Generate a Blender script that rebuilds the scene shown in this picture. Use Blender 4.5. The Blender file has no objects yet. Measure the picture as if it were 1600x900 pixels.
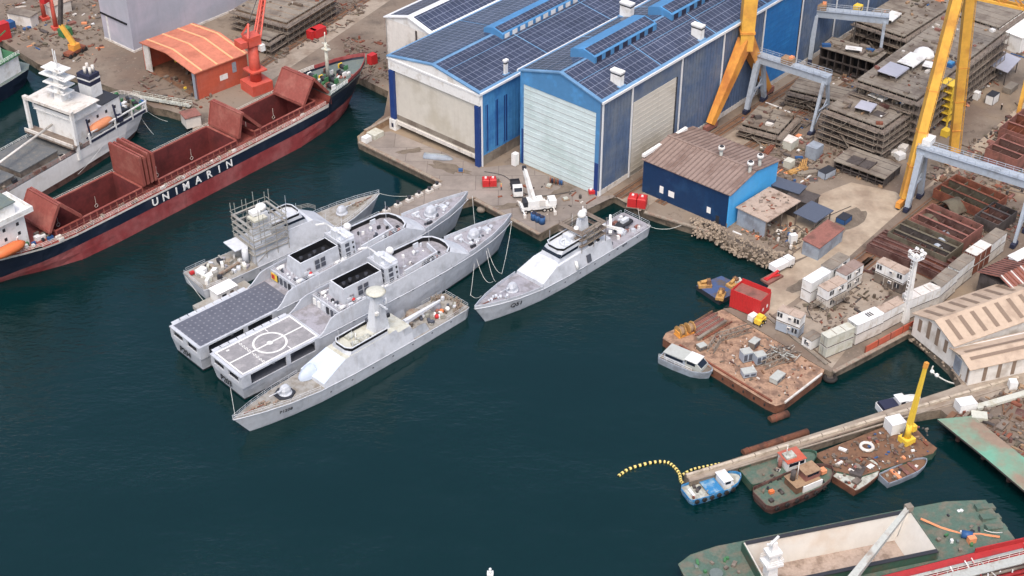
import bpy, bmesh, math, random
from mathutils import Vector, Matrix
random.seed(7)
R = math.radians
SC = bpy.context.scene
COL = SC.collection
FPX, PITCH, CAMH = 2346.0, R(35.2), 195.0
CP, SP = math.cos(PITCH), math.sin(PITCH)
QZ = 2.2

def P(px, py, z=0.0):
    """survey point: world position of a mark seen at (px, py), lying at height z"""
    dx = (px - 800) / FPX; dy = -(py - 450) / FPX
    d = Vector((dx, CP + dy * SP, -SP + dy * CP))
    t = (z - CAMH) / d.z
    return Vector((0, 0, CAMH)) + d * t

def height(base, top, z=0.0):
    p = P(*base, z); lo, hi = 0.0, 90.0
    for _ in range(40):
        m = (lo + hi) / 2
        Y = p.y * SP + (p.z + m - CAMH) * CP; Z = p.y * CP - (p.z + m - CAMH) * SP
        if 450 - FPX * Y / Z > top[1]: lo = m
        else: hi = m
    return lo

class Fr:
    """a local frame on the ground: origin, heading (degrees)"""
    def __init__(s, o, a, z=0.0):
        s.o = Vector((o[0], o[1], z)); s.a = a
        s.X = Vector((math.cos(R(a)), math.sin(R(a)), 0)); s.Y = Vector((-s.X.y, s.X.x, 0))
    def l(s, px, py, z=0.0):
        """local coordinates of a surveyed point whose height above the frame's origin is z"""
        p = P(px, py, z + s.o.z) - s.o
        return Vector((p.dot(s.X), p.dot(s.Y), z))
    def w(s, x, y, z=0.0):
        return s.o + s.X * x + s.Y * y + Vector((0, 0, z))

def lin(c):
    v = c / 255.0
    return v / 12.92 if v <= .04045 else ((v + .055) / 1.055) ** 2.4

# ---------------------------------------------------------------- mesh builder
class MB:
    def __init__(s): s.v = []; s.f = []; s.m = []; s.k = []; s.sm = []; s.p = []; s.pid = 0
    def _m(s, m):
        if m not in s.k: s.k.append(m)
        return s.k.index(m)
    def face(s, pts, m, smooth=False):
        b = len(s.v); s.v += [tuple(p) for p in pts]; s.f.append(list(range(b, b + len(pts)))); s.m.append(s._m(m)); s.sm.append(smooth); s.p.append(s.pid)
        return s
    def mesh(s, vs, fs, m, smooth=False):
        b = len(s.v); s.v += [tuple(p) for p in vs]; i = s._m(m)
        for f in fs: s.f.append([b + q for q in f]); s.m.append(i); s.sm.append(smooth); s.p.append(s.pid)
        return s
    def box(s, x0, x1, y0, y1, z0, z1, m):
        s.pid += 1
        if x0 > x1: x0, x1 = x1, x0
        if y0 > y1: y0, y1 = y1, y0
        v = [(x0, y0, z0), (x1, y0, z0), (x1, y1, z0), (x0, y1, z0), (x0, y0, z1), (x1, y0, z1), (x1, y1, z1), (x0, y1, z1)]
        return s.mesh(v, [(0, 3, 2, 1), (4, 5, 6, 7), (0, 1, 5, 4), (1, 2, 6, 5), (2, 3, 7, 6), (3, 0, 4, 7)], m)
    def cb(s, c, d, m, rz=0.0, tilt=None):
        """box by centre and full sizes, turned by rz degrees"""
        s.pid += 1; M = Matrix.Rotation(R(rz), 3, 'Z')
        if tilt: M = M @ Matrix.Rotation(R(tilt[1]), 3, tilt[0])
        v = [Vector(c) + M @ Vector((sx * d[0] / 2, sy * d[1] / 2, sz * d[2] / 2)) for sz in (-1, 1) for sx, sy in ((-1, -1), (1, -1), (1, 1), (-1, 1))]
        return s.mesh(v, [(0, 3, 2, 1), (4, 5, 6, 7), (0, 1, 5, 4), (1, 2, 6, 5), (2, 3, 7, 6), (3, 0, 4, 7)], m)
    def beam(s, p, q, w, h, m, w2=None, h2=None):
        s.pid += 1; p = Vector(p); q = Vector(q); d = q - p
        if d.length < 1e-6: return s
        d.normalize(); up = Vector((0, 0, 1)) if abs(d.z) < .95 else Vector((1, 0, 0))
        a = d.cross(up).normalized(); b = a.cross(d).normalized()
        w2 = w if w2 is None else w2; h2 = h if h2 is None else h2
        v = [p + a * (sa * w / 2) + b * (sb * h / 2) for sa, sb in ((-1, -1), (1, -1), (1, 1), (-1, 1))] + \
            [q + a * (sa * w2 / 2) + b * (sb * h2 / 2) for sa, sb in ((-1, -1), (1, -1), (1, 1), (-1, 1))]
        return s.mesh(v, [(0, 1, 2, 3), (7, 6, 5, 4), (0, 4, 5, 1), (1, 5, 6, 2), (2, 6, 7, 3), (3, 7, 4, 0)], m)
    def tube(s, p, q, r0, m, r1=None, n=8, caps=True):
        s.pid += 1; p = Vector(p); q = Vector(q); d = q - p
        if d.length < 1e-6: return s
        d.normalize(); up = Vector((0, 0, 1)) if abs(d.z) < .95 else Vector((1, 0, 0))
        a = d.cross(up).normalized(); b = a.cross(d).normalized(); r1 = r0 if r1 is None else r1
        v = []
        for c, r in ((p, r0), (q, r1)):
            for i in range(n):
                t = 2 * math.pi * i / n; v.append(c + a * (r * math.cos(t)) + b * (r * math.sin(t)))
        s.mesh(v, [(i, i + n, (i + 1) % n + n, (i + 1) % n) for i in range(n)], m, n > 6)
        if caps: s.mesh(v, [tuple(range(n)), tuple(range(2 * n - 1, n - 1, -1))], m)
        return s
    def line(s, pts, r, m, n=5):
        for a, b in zip(pts[:-1], pts[1:]): s.tube(a, b, r, m, n=n)
        return s
    def cyl(s, x, y, z0, z1, r, m, r1=None, n=14): return s.tube((x, y, z0), (x, y, z1), r, m, r1, n)
    def prism(s, poly, z0, z1, m, mt=None):
        n = len(poly)
        ar = sum(poly[i][0] * poly[(i + 1) % n][1] - poly[(i + 1) % n][0] * poly[i][1] for i in range(n))
        if ar < 0: poly = poly[::-1]
        zt = z1 if callable(z1) else (lambda x, y: z1)
        v = [(p[0], p[1], z0) for p in poly] + [(p[0], p[1], zt(p[0], p[1])) for p in poly]
        s.mesh(v, [(i, (i + 1) % n, (i + 1) % n + n, i + n) for i in range(n)] + [tuple(range(n - 1, -1, -1))], m)
        return s.mesh(v[n:], [tuple(range(n))], mt or m)
    def lathe(s, c, prof, m, n=14, axis='Z', smooth=True):
        s.pid += 1; c = Vector(c); v = []
        for r, z in prof:
            for i in range(n):
                t = 2 * math.pi * i / n; x, y = r * math.cos(t), r * math.sin(t)
                v.append(c + (Vector((x, y, z)) if axis == 'Z' else Vector((z, x, y)) if axis == 'X' else Vector((x, z, y))))
        f = []
        for k in range(len(prof) - 1):
            for i in range(n): f.append((k * n + i, k * n + (i + 1) % n, (k + 1) * n + (i + 1) % n, (k + 1) * n + i))
        return s.mesh(v, f, m, smooth)
    def ball(s, c, r, m, n=12, sz=1.0):
        return s.lathe(c, [(max(.001, r * math.sin(math.pi * k / 8)), -r * sz * math.cos(math.pi * k / 8)) for k in range(9)], m, n)
    def rings(s, rings, m, closed=True, cap0=False, cap1=False, smooth=False):
        s.pid += 1; n = len(rings[0]); v = [p for r in rings for p in r]; f = []
        for k in range(len(rings) - 1):
            for i in range(n if closed else n - 1):
                f.append((k * n + i, k * n + (i + 1) % n, (k + 1) * n + (i + 1) % n, (k + 1) * n + i))
        s.mesh(v, f, m, smooth)
        if cap0: s.mesh(rings[0], [tuple(range(n - 1, -1, -1))], m)
        if cap1: s.mesh(rings[-1], [tuple(range(n))], m)
        return s
    def rail(s, pts, m, h=1.1, step=2.0, r=.045, bars=2):
        for a, b in zip(pts[:-1], pts[1:]):
            a = Vector(a); b = Vector(b); n = max(1, round((b - a).length / step))
            for i in range(n + 1):
                p = a.lerp(b, i / n); s.tube(p, p + Vector((0, 0, h)), r, m, n=4, caps=False)
            for k in range(bars):
                z = Vector((0, 0, h * (k + 1) / bars)); s.tube(a + z, b + z, r, m, n=4, caps=False)
        return s
    def split(s, name, parent):
        """one object per shape added"""
        for g in sorted(set(s.p)):
            sub = MB()
            for i, f in enumerate(s.f):
                if s.p[i] == g: sub.face([s.v[q] for q in f], s.k[s.m[i]], s.sm[i])
            sub.build(name, parent)
    def build(s, name, parent=None, loc=None, rot=0.0, recalc=True):
        me = bpy.data.meshes.new(name); me.from_pydata(s.v, [], s.f); me.update()
        for k in s.k: me.materials.append(mat(k))
        me.polygons.foreach_set('material_index', s.m)
        me.polygons.foreach_set('use_smooth', s.sm)
        if recalc:
            bm = bmesh.new(); bm.from_mesh(me); bmesh.ops.remove_doubles(bm, verts=bm.verts, dist=1e-4)
            bmesh.ops.recalc_face_normals(bm, faces=bm.faces); bm.to_mesh(me); bm.free()
        o = bpy.data.objects.new(name, me); COL.objects.link(o)
        if parent: o.parent = parent
        if loc is not None: o.location = loc
        o.rotation_euler = (0, 0, R(rot))
        return o

def tag(o, label, cat, group=None, kind=None):
    if label: o['label'] = label
    if cat: o['category'] = cat
    if group: o['group'] = group
    if kind: o['kind'] = kind
    return o
def thing(name, label, cat, fr, group=None):
    o = bpy.data.objects.new(name, None); COL.objects.link(o); o.empty_display_size = .5
    o.location = fr.o; o.rotation_euler = (0, 0, R(fr.a))
    return tag(o, label, cat, group)
def solo(name, label, cat, mb, fr, group=None, kind=None):
    return tag(mb.build(name, None, fr.o, fr.a), label, cat, group, kind)
def struct(name, mb, loc=(0, 0, 0), rot=0):
    o = mb.build(name, None, loc, rot); o['kind'] = 'structure'; return o
def dup(root, fr, label=None, group=None):
    r = root.copy(); COL.objects.link(r); r.location = fr.o; r.rotation_euler = (0, 0, R(fr.a))
    if label: r['label'] = label
    if group: r['group'] = group
    for ch in list(root.children):
        c = ch.copy(); COL.objects.link(c); c.parent = r
        for g in list(ch.children):
            d = g.copy(); COL.objects.link(d); d.parent = c
    return r
def text_mesh(txt, size, m, ext=.03, bold=.0, shear=0.0):
    """mesh lettering in the xz plane facing -y, baseline at origin, centred in x"""
    cu = bpy.data.curves.new('lettering', 'FONT'); cu.body = txt; cu.size = size; cu.extrude = ext; cu.align_x = 'CENTER'; cu.offset = bold; cu.shear = shear
    cu.resolution_u = 3
    tmp = bpy.data.objects.new('lettering', cu); COL.objects.link(tmp)
    dg = bpy.context.evaluated_depsgraph_get(); me = bpy.data.meshes.new_from_object(tmp.evaluated_get(dg))
    bpy.data.objects.remove(tmp); bpy.data.curves.remove(cu)
    me.transform(Matrix.Rotation(R(90), 4, 'X')); me.materials.clear(); me.materials.append(mat(m))
    return me
def text_part(name, txt, size, m, parent, loc, rz=0, rx=0, bold=0.0, shear=0.0, ext=.03):
    o = bpy.data.objects.new(name, text_mesh(txt, size, m, ext, bold, shear)); COL.objects.link(o); o.parent = parent
    o.location = loc; o.rotation_euler = (R(rx), 0, R(rz)); return o
# ---------------------------------------------------------------- materials
# name: (sRGB colour, roughness, variation, noise scale, second colour, share of second colour, streak)
T = {
 'navy_grey': ((190,195,203), .5, .08, .25, (168,173,181), .35, .45), 'navy_light': ((206,211,218), .5, .07, .3, (186,190,197), .3, .25),
 'navy_blue': ((196,210,230), .5, .05, .3, None, 0, .08), 'navy_deck': ((158,157,165), .8, .14, .5, (134,132,136), .45, 0),
 'tan_deck': ((154,152,147), .85, .14, .6, (132,125,115), .45, 0), 'cream': ((196,197,186), .7, .1, .5, (180,177,160), .35, 0),
 'heli_blue': ((98,104,124), .85, .12, .5, (122,126,140), .3, 0), 'heli_grey': ((140,139,142), .85, .12, .5, (160,158,160), .35, 0),
 'white': ((230,231,230), .5, .07, .4, (205,202,196), .28, .25), 'white_paint': ((238,238,236), .6, .03, 1, None, 0, 0),
 'off_white': ((214,210,204), .6, .1, .5, (186,178,168), .3, .25), 'dark': ((50,52,58), .6, .15, .6, None, 0, 0), 'black': ((24,25,29), .6, .1, 1, None, 0, 0),
 'glass': ((30,38,50), .12, .05, 1, None, 0, 0), 'grille': ((82,86,96), .7, .1, 3, None, 0, 0),
 'uni_red': ((142,62,64), .55, .2, .12, (158,92,92), .55, .7), 'uni_deck': ((146,76,68), .8, .18, .5, (120,66,58), .4, 0),
 'hatch': ((138,74,66), .7, .14, .3, (150,92,82), .4, .4), 'hold': ((112,52,52), .75, .16, .25, (92,44,44), .45, .4),
 'uni_navy': ((26,36,54), .45, .15, .2, (40,48,64), .3, .25),
 'crane_yellow': ((230,178,80), .5, .1, .15, (206,150,74), .35, .5), 'crane_orange': ((222,156,74), .5, .1, .15, (190,122,64), .4, .5),
 'crane_red': ((200,92,78), .5, .1, .3, (200,80,62), .3, .2), 'gantry_grey': ((164,175,188), .5, .1, .3, (140,146,154), .3, .25),
 'hangar_blue': ((80,134,182), .5, .07, .2, (84,150,206), .25, .15), 'hangar_navy': ((34,62,122), .5, .1, .3, (46,76,130), .3, .2),
 'hangar_side': ((88,108,138), .6, .16, .12, (112,124,140), .5, .7), 'hangar_flank': ((76,142,196), .5, .12, .1, (50,104,168), .4, .4), 'bay_blue': ((44,114,178), .5, .1, .15, (52,128,190), .3, .3),
 'door_cyan': ((206,222,224), .5, .06, .1, (190,208,208), .35, .2), 'door_cream': ((206,202,192), .55, .06, .1, (190,184,170), .35, .25), 'door_line': ((176,184,186), .6, .05, 1, None, 0, 0),
 'roof_blue': ((102,142,180), .5, .1, .2, (120,160,196), .35, 0), 'trim_white': ((228,230,232), .5, .04, .5, None, 0, .1),
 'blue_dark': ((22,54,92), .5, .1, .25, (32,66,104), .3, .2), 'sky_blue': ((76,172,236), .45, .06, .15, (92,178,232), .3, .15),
 'brown_roof': ((144,126,118), .75, .12, .25, (120,100,92), .4, 0), 'brown_rib': ((124,108,101), .75, .08, .5, None, 0, 0), 'grey_shed': ((150,160,172), .6, .12, .3, (126,132,142), .4, .5), 'tan_roof': ((176,158,144), .8, .14, .5, (140,122,108), .35, 0),
 'sand': ((172,158,140), .95, .14, .1, (146,130,114), .45, 0), 'concrete': ((156,145,132), .9, .14, .2, (138,124,110), .45, 0), 'quay_wall': ((128,116,102), .9, .2, .4, (86,78,68), .45, .6),
 'steel': ((128,118,108), .7, .15, .3, (98,88,82), .45, .2), 'steel_light': ((138,130,119), .75, .16, .2, (110,100,91), .5, .1), 'steel_dark': ((84,78,76), .7, .2, .4, (64,58,56), .4, .3), 'olive': ((104,98,84), .8, .15, .4, (84,72,62), .4, .2),
 'plank': ((128,117,107), .85, .2, .6, (108,96,88), .45, 0), 'rust': ((134,82,64), .85, .2, .4, (104,62,50), .45, .3), 'rust_dark': ((104,79,73), .85, .2, .4, (76,48,44), .45, .2), 'rust_red': ((140,95,86), .8, .18, .35, (112,80,72), .4, .3),
 'rail_steel': ((110,98,88), .6, .15, .6, None, 0, 0), 'barge': ((164,134,112), .9, .28, .5, (122,98,84), .5, 0), 'barge_side': ((118,78,60), .85, .2, .4, (86,58,48), .45, .5),
 'green_deck': ((84,106,95), .8, .18, .5, (110,108,96), .5, 0), 'green_hull': ((62,92,78), .6, .15, .3, (84,86,72), .35, .4), 'green_grey': ((104,116,114), .75, .12, .4, (120,126,112), .3, 0), 'teal': ((112,164,142), .75, .12, .12, (142,124,108), .62, 0),
 'hold_cream': ((210,206,198), .7, .05, .12, (202,190,176), .4, .15), 'beige': ((190,170,150), .6, .09, .2, (170,150,132), .35, 0), 'strip': ((134,116,101), .5, .1, .5, None, 0, 0), 'wall_white': ((222,218,212), .6, .08, .2, (190,182,172), .3, .35),
 'orange_roof': ((196,122,98), .65, .14, .15, (178,108,86), .4, 0), 'orange_wall': ((188,92,70), .6, .12, .2, (180,100,84), .35, .5), 'rib_tan': ((226,176,130), .7, .06, .5, None, 0, 0),
 'tarp_grey': ((172,174,186), .6, .06, .08, (186,182,194), .4, .15), 'red': ((190,48,50), .5, .1, .5, (180,50,50), .25, .15), 'orange': ((222,120,72), .45, .06, 1, None, 0, 0), 'orange_faded': ((228,150,108), .5, .06, 1, None, 0, 0),
 'yellow': ((232,196,72), .5, .08, .5, None, 0, .1), 'blue_bin': ((50,90,140), .5, .1, .5, None, 0, .1), 'blue_boat': ((54,126,178), .55, .14, .8, (140,170,190), .4, .3), 'blue_deck': ((120,176,216), .7, .08, .6, (170,200,216), .4, 0), 'pontoon_blue': ((70,90,130), .8, .15, .5, (96,84,70), .35, 0),
 'canopy': ((84,92,108), .6, .08, .4, None, 0, 0), 'brown': ((120,90,70), .85, .15, .6, (96,72,58), .4, 0), 'wood': ((158,132,106), .85, .15, .6, (140,112,88), .4, 0), 'net_tan': ((150,141,128), .95, .2, 1.2, (140,118,104), .5, 0), 'rope': ((206,206,200), .9, .1, 1, None, 0, 0),
 'rock': ((154,140,124), .95, .25, .8, (112,101,90), .45, 0), 'green': ((70,120,80), .6, .1, .6, None, 0, 0), 'tyre': ((46,44,44), .9, .1, 1, None, 0, 0), 'navy_cloth': ((44,48,70), .8, .1, .8, None, 0, 0), 'skin': ((190,140,115), .6, .03, 1, None, 0, 0),
 'hull_white': ((244,242,240), .5, .05, .15, (228,224,218), .25, .25), 'red_deck': ((172,52,54), .7, .12, .25, (150,60,58), .35, 0), 'pipe_grey': ((176,180,176), .6, .1, .4, (150,140,130), .3, .2), 'marking': ((226,226,224), .7, .05, .8, None, 0, 0), 'debris': ((120,108,96), .95, .3, .9, (92,78,68), .5, 0),
 'shelter_blue': ((184,196,212), .6, .05, .4, None, 0, .1), 'scaf': ((158,157,152), .8, .12, .5, (150,144,134), .4, 0),
 'pale_yellow': ((236,214,130), .6, .06, 1, None, 0, 0),
 'ochre': ((186,146,90), .8, .15, .8, (140,104,70), .4, 0),
 'ship_deck': ((98,101,103), .8, .14, .5, (116,114,110), .4, 0), 'stain': ((118,108,97), .95, .15, .5, (104,94,84), .5, 0),
 'parapet_tan': ((192,180,163), .85, .14, .5, (160,148,132), .45, .2),
 'insul': ((186,190,182), .8, .14, .8, (150,148,138), .5, 0),
}
MATS = {}
def mat(k):
    if k in MATS: return MATS[k]
    m = bpy.data.materials.new(k); MATS[k] = m; m.use_nodes = True
    if k in SPECIAL: SPECIAL[k](m); return m
    c, ro, va, sc, c2, sh, st = T[k]
    nt = m.node_tree; N = nt.nodes; L = nt.links; b = N['Principled BSDF']; b.inputs['Roughness'].default_value = ro
    b.inputs['Specular IOR Level'].default_value = .35
    tc = N.new('ShaderNodeTexCoord'); col = [lin(q) * .92 for q in c] + [1]
    def noise(scale, det=5, stretch=None, rough=.6):
        n = N.new('ShaderNodeTexNoise'); n.inputs['Scale'].default_value = scale; n.inputs['Detail'].default_value = det; n.inputs['Roughness'].default_value = rough
        if stretch:
            mp = N.new('ShaderNodeMapping'); mp.inputs['Scale'].default_value = stretch; L.new(tc.outputs['Object'], mp.inputs[0]); L.new(mp.outputs[0], n.inputs[0])
        else: L.new(tc.outputs['Object'], n.inputs[0])
        return n.outputs['Fac']
    def ramp(src, a, b2, lo=0., hi=1.):
        r = N.new('ShaderNodeMapRange'); r.inputs[1].default_value = a; r.inputs[2].default_value = b2; r.inputs[3].default_value = lo; r.inputs[4].default_value = hi
        L.new(src, r.inputs[0]); return r.outputs[0]
    def mix(f, a, b2):
        x = N.new('ShaderNodeMix'); x.data_type = 'RGBA'
        if isinstance(f, float): x.inputs[0].default_value = f
        else: L.new(f, x.inputs[0])
        for i, q in ((6, a), (7, b2)):
            if isinstance(q, list): x.inputs[i].default_value = q
            else: L.new(q, x.inputs[i])
        return x.outputs[2]
    cur = col
    if c2:
        c2l = [lin(q) * .92 for q in c2] + [1]
        cur = mix(ramp(noise(sc, 6), .62 - sh * .35, .72 - sh * .2), cur, c2l)
    if va:
        f = ramp(noise(sc * 4.3, 4, rough=.7), .3, .7, 1 - va, 1 + va)
        x = N.new('ShaderNodeMix'); x.data_type = 'RGBA'; x.blend_type = 'MULTIPLY'; x.inputs[0].default_value = 1
        if isinstance(cur, list): x.inputs[6].default_value = cur
        else: L.new(cur, x.inputs[6])
        cb = N.new('ShaderNodeCombineColor')
        for i in range(3): L.new(f, cb.inputs[i])
        L.new(cb.outputs[0], x.inputs[7]); cur = x.outputs[2]
    if st:
        f = ramp(noise(1, 5, (1.3, 1.3, .06), .65), .55, .8, 0, st)
        cur = mix(f, cur, [col[0] * .55 + .03, col[1] * .48 + .02, col[2] * .42 + .015, 1])
    if isinstance(cur, list): b.inputs['Base Color'].default_value = cur
    else: L.new(cur, b.inputs['Base Color'])
    return m

def bricks(m, c1, c2, cm, w, h, mort, rough, off=0.0, axes=None, spec=.4):
    nt = m.node_tree; N = nt.nodes; L = nt.links; b = N['Principled BSDF']
    tc = N.new('ShaderNodeTexCoord'); br = N.new('ShaderNodeTexBrick'); br.offset = off
    mp = N.new('ShaderNodeMapping'); L.new(tc.outputs['Object'], mp.inputs[0]); L.new(mp.outputs[0], br.inputs[0])
    if axes: mp.inputs['Rotation'].default_value = axes
    for i, c in ((1, c1), (2, c2), (3, cm)): br.inputs[i].default_value = [lin(q) * .92 for q in c] + [1]
    br.inputs['Scale'].default_value = 1; br.inputs['Mortar Size'].default_value = mort; br.inputs['Mortar Smooth'].default_value = .1; br.inputs['Bias'].default_value = 0
    br.inputs['Brick Width'].default_value = w; br.inputs['Row Height'].default_value = h
    n = N.new('ShaderNodeTexNoise'); n.inputs['Scale'].default_value = .12; n.inputs['Detail'].default_value = 5; L.new(tc.outputs['Object'], n.inputs[0])
    r = N.new('ShaderNodeMapRange'); r.inputs[1].default_value = .3; r.inputs[2].default_value = .7; r.inputs[3].default_value = .68; r.inputs[4].default_value = 1.2; n.inputs['Roughness'].default_value = .7; L.new(n.outputs[0], r.inputs[0])
    x = N.new('ShaderNodeMix'); x.data_type = 'RGBA'; x.blend_type = 'MULTIPLY'; x.inputs[0].default_value = 1; L.new(br.outputs[0], x.inputs[6])
    cb = N.new('ShaderNodeCombineColor')
    for i in range(3): L.new(r.outputs[0], cb.inputs[i])
    L.new(cb.outputs[0], x.inputs[7]); L.new(x.outputs[2], b.inputs['Base Color'])
    b.inputs['Roughness'].default_value = rough; b.inputs['Specular IOR Level'].default_value = spec
def solar(m): bricks(m, (66,73,93), (59,66,86), (126,132,152), 1.55, 2.3, .07, .24)
def dots(m):
    mat_base = (100,106,126)
    nt = m.node_tree; N = nt.nodes; L = nt.links; b = N['Principled BSDF']; b.inputs['Roughness'].default_value = .85
    tc = N.new('ShaderNodeTexCoord'); v = N.new('ShaderNodeTexVoronoi'); v.voronoi_dimensions = '2D'; v.inputs['Scale'].default_value = .8; v.inputs['Randomness'].default_value = .12; L.new(tc.outputs['Object'], v.inputs[0])
    n = N.new('ShaderNodeTexNoise'); n.inputs['Scale'].default_value = .5; n.inputs['Detail'].default_value = 6; L.new(tc.outputs['Object'], n.inputs[0])
    r = N.new('ShaderNodeMapRange'); r.inputs[1].default_value = .1; r.inputs[2].default_value = .22; r.inputs[3].default_value = .7; r.inputs[4].default_value = 0; L.new(v.outputs['Distance'], r.inputs[0])
    a = N.new('ShaderNodeMix'); a.data_type = 'RGBA'; L.new(n.outputs[0], a.inputs[0]); a.inputs[6].default_value = [lin(q) for q in (74,78,91)] + [1]; a.inputs[7].default_value = [lin(q) for q in (98,101,112)] + [1]
    c = N.new('ShaderNodeMix'); c.data_type = 'RGBA'; L.new(r.outputs[0], c.inputs[0]); L.new(a.outputs[2], c.inputs[6]); c.inputs[7].default_value = [lin(q) for q in (134,136,144)] + [1]
    L.new(c.outputs[2], b.inputs['Base Color'])
def water(m):
    nt = m.node_tree; N = nt.nodes; L = nt.links; b = N['Principled BSDF']
    b.inputs['Roughness'].default_value = .07; b.inputs['IOR'].default_value = 1.42
    tc = N.new('ShaderNodeTexCoord')
    def noise(sc, det, st=None, ro=.55):
        n = N.new('ShaderNodeTexNoise'); n.inputs['Scale'].default_value = sc; n.inputs['Detail'].default_value = det; n.inputs['Roughness'].default_value = ro
        if st:
            mp = N.new('ShaderNodeMapping'); mp.inputs['Scale'].default_value = st; mp.inputs['Rotation'].default_value = (0, 0, R(35)); L.new(tc.outputs['Object'], mp.inputs[0]); L.new(mp.outputs[0], n.inputs[0])
        else: L.new(tc.outputs['Object'], n.inputs[0])
        return n.outputs['Fac']
    big = noise(.012, 4, (1, 1.8, 1))
    mx = N.new('ShaderNodeMix'); mx.data_type = 'RGBA'; L.new(big, mx.inputs[0])
    mx.inputs[6].default_value = (.0004, .0118, .0126, 1); mx.inputs[7].default_value = (.0014, .0195, .0208, 1); L.new(mx.outputs[2], b.inputs['Base Color'])
    fine = noise(.55, 4, (1, 2.2, 1)); mid = noise(.16, 3, (1, 2, 1))
    ad = N.new('ShaderNodeMath'); ad.operation = 'MULTIPLY_ADD'; L.new(mid, ad.inputs[0]); ad.inputs[1].default_value = 2.2; L.new(fine, ad.inputs[2])
    st = N.new('ShaderNodeMapRange'); st.inputs[1].default_value = .42; st.inputs[2].default_value = .6; st.inputs[3].default_value = .05; st.inputs[4].default_value = .6; L.new(big, st.inputs[0])
    bu = N.new('ShaderNodeBump'); bu.inputs['Distance'].default_value = .5; L.new(st.outputs[0], bu.inputs['Strength']); L.new(ad.outputs[0], bu.inputs['Height']); L.new(bu.outputs[0], b.inputs['Normal'])
def ground(m):
    nt = m.node_tree; N = nt.nodes; L = nt.links; b = N['Principled BSDF']; b.inputs['Roughness'].default_value = .95; b.inputs['Specular IOR Level'].default_value = .2
    tc = N.new('ShaderNodeTexCoord')
    def noise(sc, det=6, ro=.6):
        n = N.new('ShaderNodeTexNoise'); n.inputs['Scale'].default_value = sc; n.inputs['Detail'].default_value = det; n.inputs['Roughness'].default_value = ro; L.new(tc.outputs['Object'], n.inputs[0]); return n.outputs['Fac']
    def rng(s, a, c):
        r = N.new('ShaderNodeMapRange'); r.inputs[1].default_value = a; r.inputs[2].default_value = c; L.new(s, r.inputs[0]); return r.outputs[0]
    def mix(f, a, c, bl='MIX'):
        x = N.new('ShaderNodeMix'); x.data_type = 'RGBA'; x.blend_type = bl
        if isinstance(f, float): x.inputs[0].default_value = f
        else: L.new(f, x.inputs[0])
        for i, q in ((6, a), (7, c)):
            if isinstance(q, tuple): x.inputs[i].default_value = [lin(v) * .66 for v in q] + [1]
            else: L.new(q, x.inputs[i])
        return x.outputs[2]
    c = mix(rng(noise(.035), .42, .62), (158,145,131), (134,117,105))
    c = mix(rng(noise(.11), .5, .66), c, (128,117,107))
    c = mix(rng(noise(.02), .55, .7), c, (180,160,134))
    c = mix(rng(noise(.35, 6, .75), .56, .7), c, (110,96,88))
    c = mix(rng(noise(1.2, 4, .8), .6, .72), c, (176,164,150))
    L.new(c, b.inputs['Base Color'])
SPECIAL = {'solar': solar, 'dots': dots, 'water': water, 'ground': ground,
           'quay_slab': lambda m: bricks(m, (146,137,130), (137,128,121), (118,110,104), 9, 7, .1, .9, .37)}
# ---------------------------------------------------------------- light, camera
W = bpy.data.worlds.new('World'); SC.world = W; W.use_nodes = True
_n = W.node_tree.nodes; _l = W.node_tree.links
sky = _n.new('ShaderNodeTexSky'); sky.sky_type = 'NISHITA'; sky.sun_disc = False
SUN_EL, SUN_AZ = 60.0, 186.0          # azimuth measured clockwise from +Y
sky.sun_elevation = R(SUN_EL); sky.sun_rotation = R(SUN_AZ); sky.air_density = 1.05; sky.dust_density = 6.0; sky.ozone_density = 1.0
_l.new(sky.outputs[0], _n['Background'].inputs[0]); _n['Background'].inputs[1].default_value = .15
sd = bpy.data.lights.new('sun', 'SUN'); sd.energy = .5; sd.angle = R(22); sd.color = (1, .985, .965)
so = bpy.data.objects.new('sun', sd); COL.objects.link(so)
_d = Vector((math.sin(R(SUN_AZ)) * math.cos(R(SUN_EL)), math.cos(R(SUN_AZ)) * math.cos(R(SUN_EL)), math.sin(R(SUN_EL))))
so.rotation_euler = _d.to_track_quat('Z', 'Y').to_euler(); so.location = (100, 100, 400)
cd = bpy.data.cameras.new('camera'); cam = bpy.data.objects.new('camera', cd); COL.objects.link(cam); SC.camera = cam
cam.location = (0, 0, CAMH); cam.rotation_euler = (R(90) - PITCH, 0, 0)
cd.sensor_width = 36; cd.lens = 36 * FPX / 1600; cd.clip_end = 9000; cd.clip_start = 1
SC.view_settings.view_transform = 'Standard'; SC.view_settings.look = 'None'; SC.view_settings.gamma = 1; SC.view_settings.exposure = .72
SC.render.engine = 'CYCLES'; SC.cycles.use_denoising = True; SC.cycles.max_bounces = 6

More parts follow.
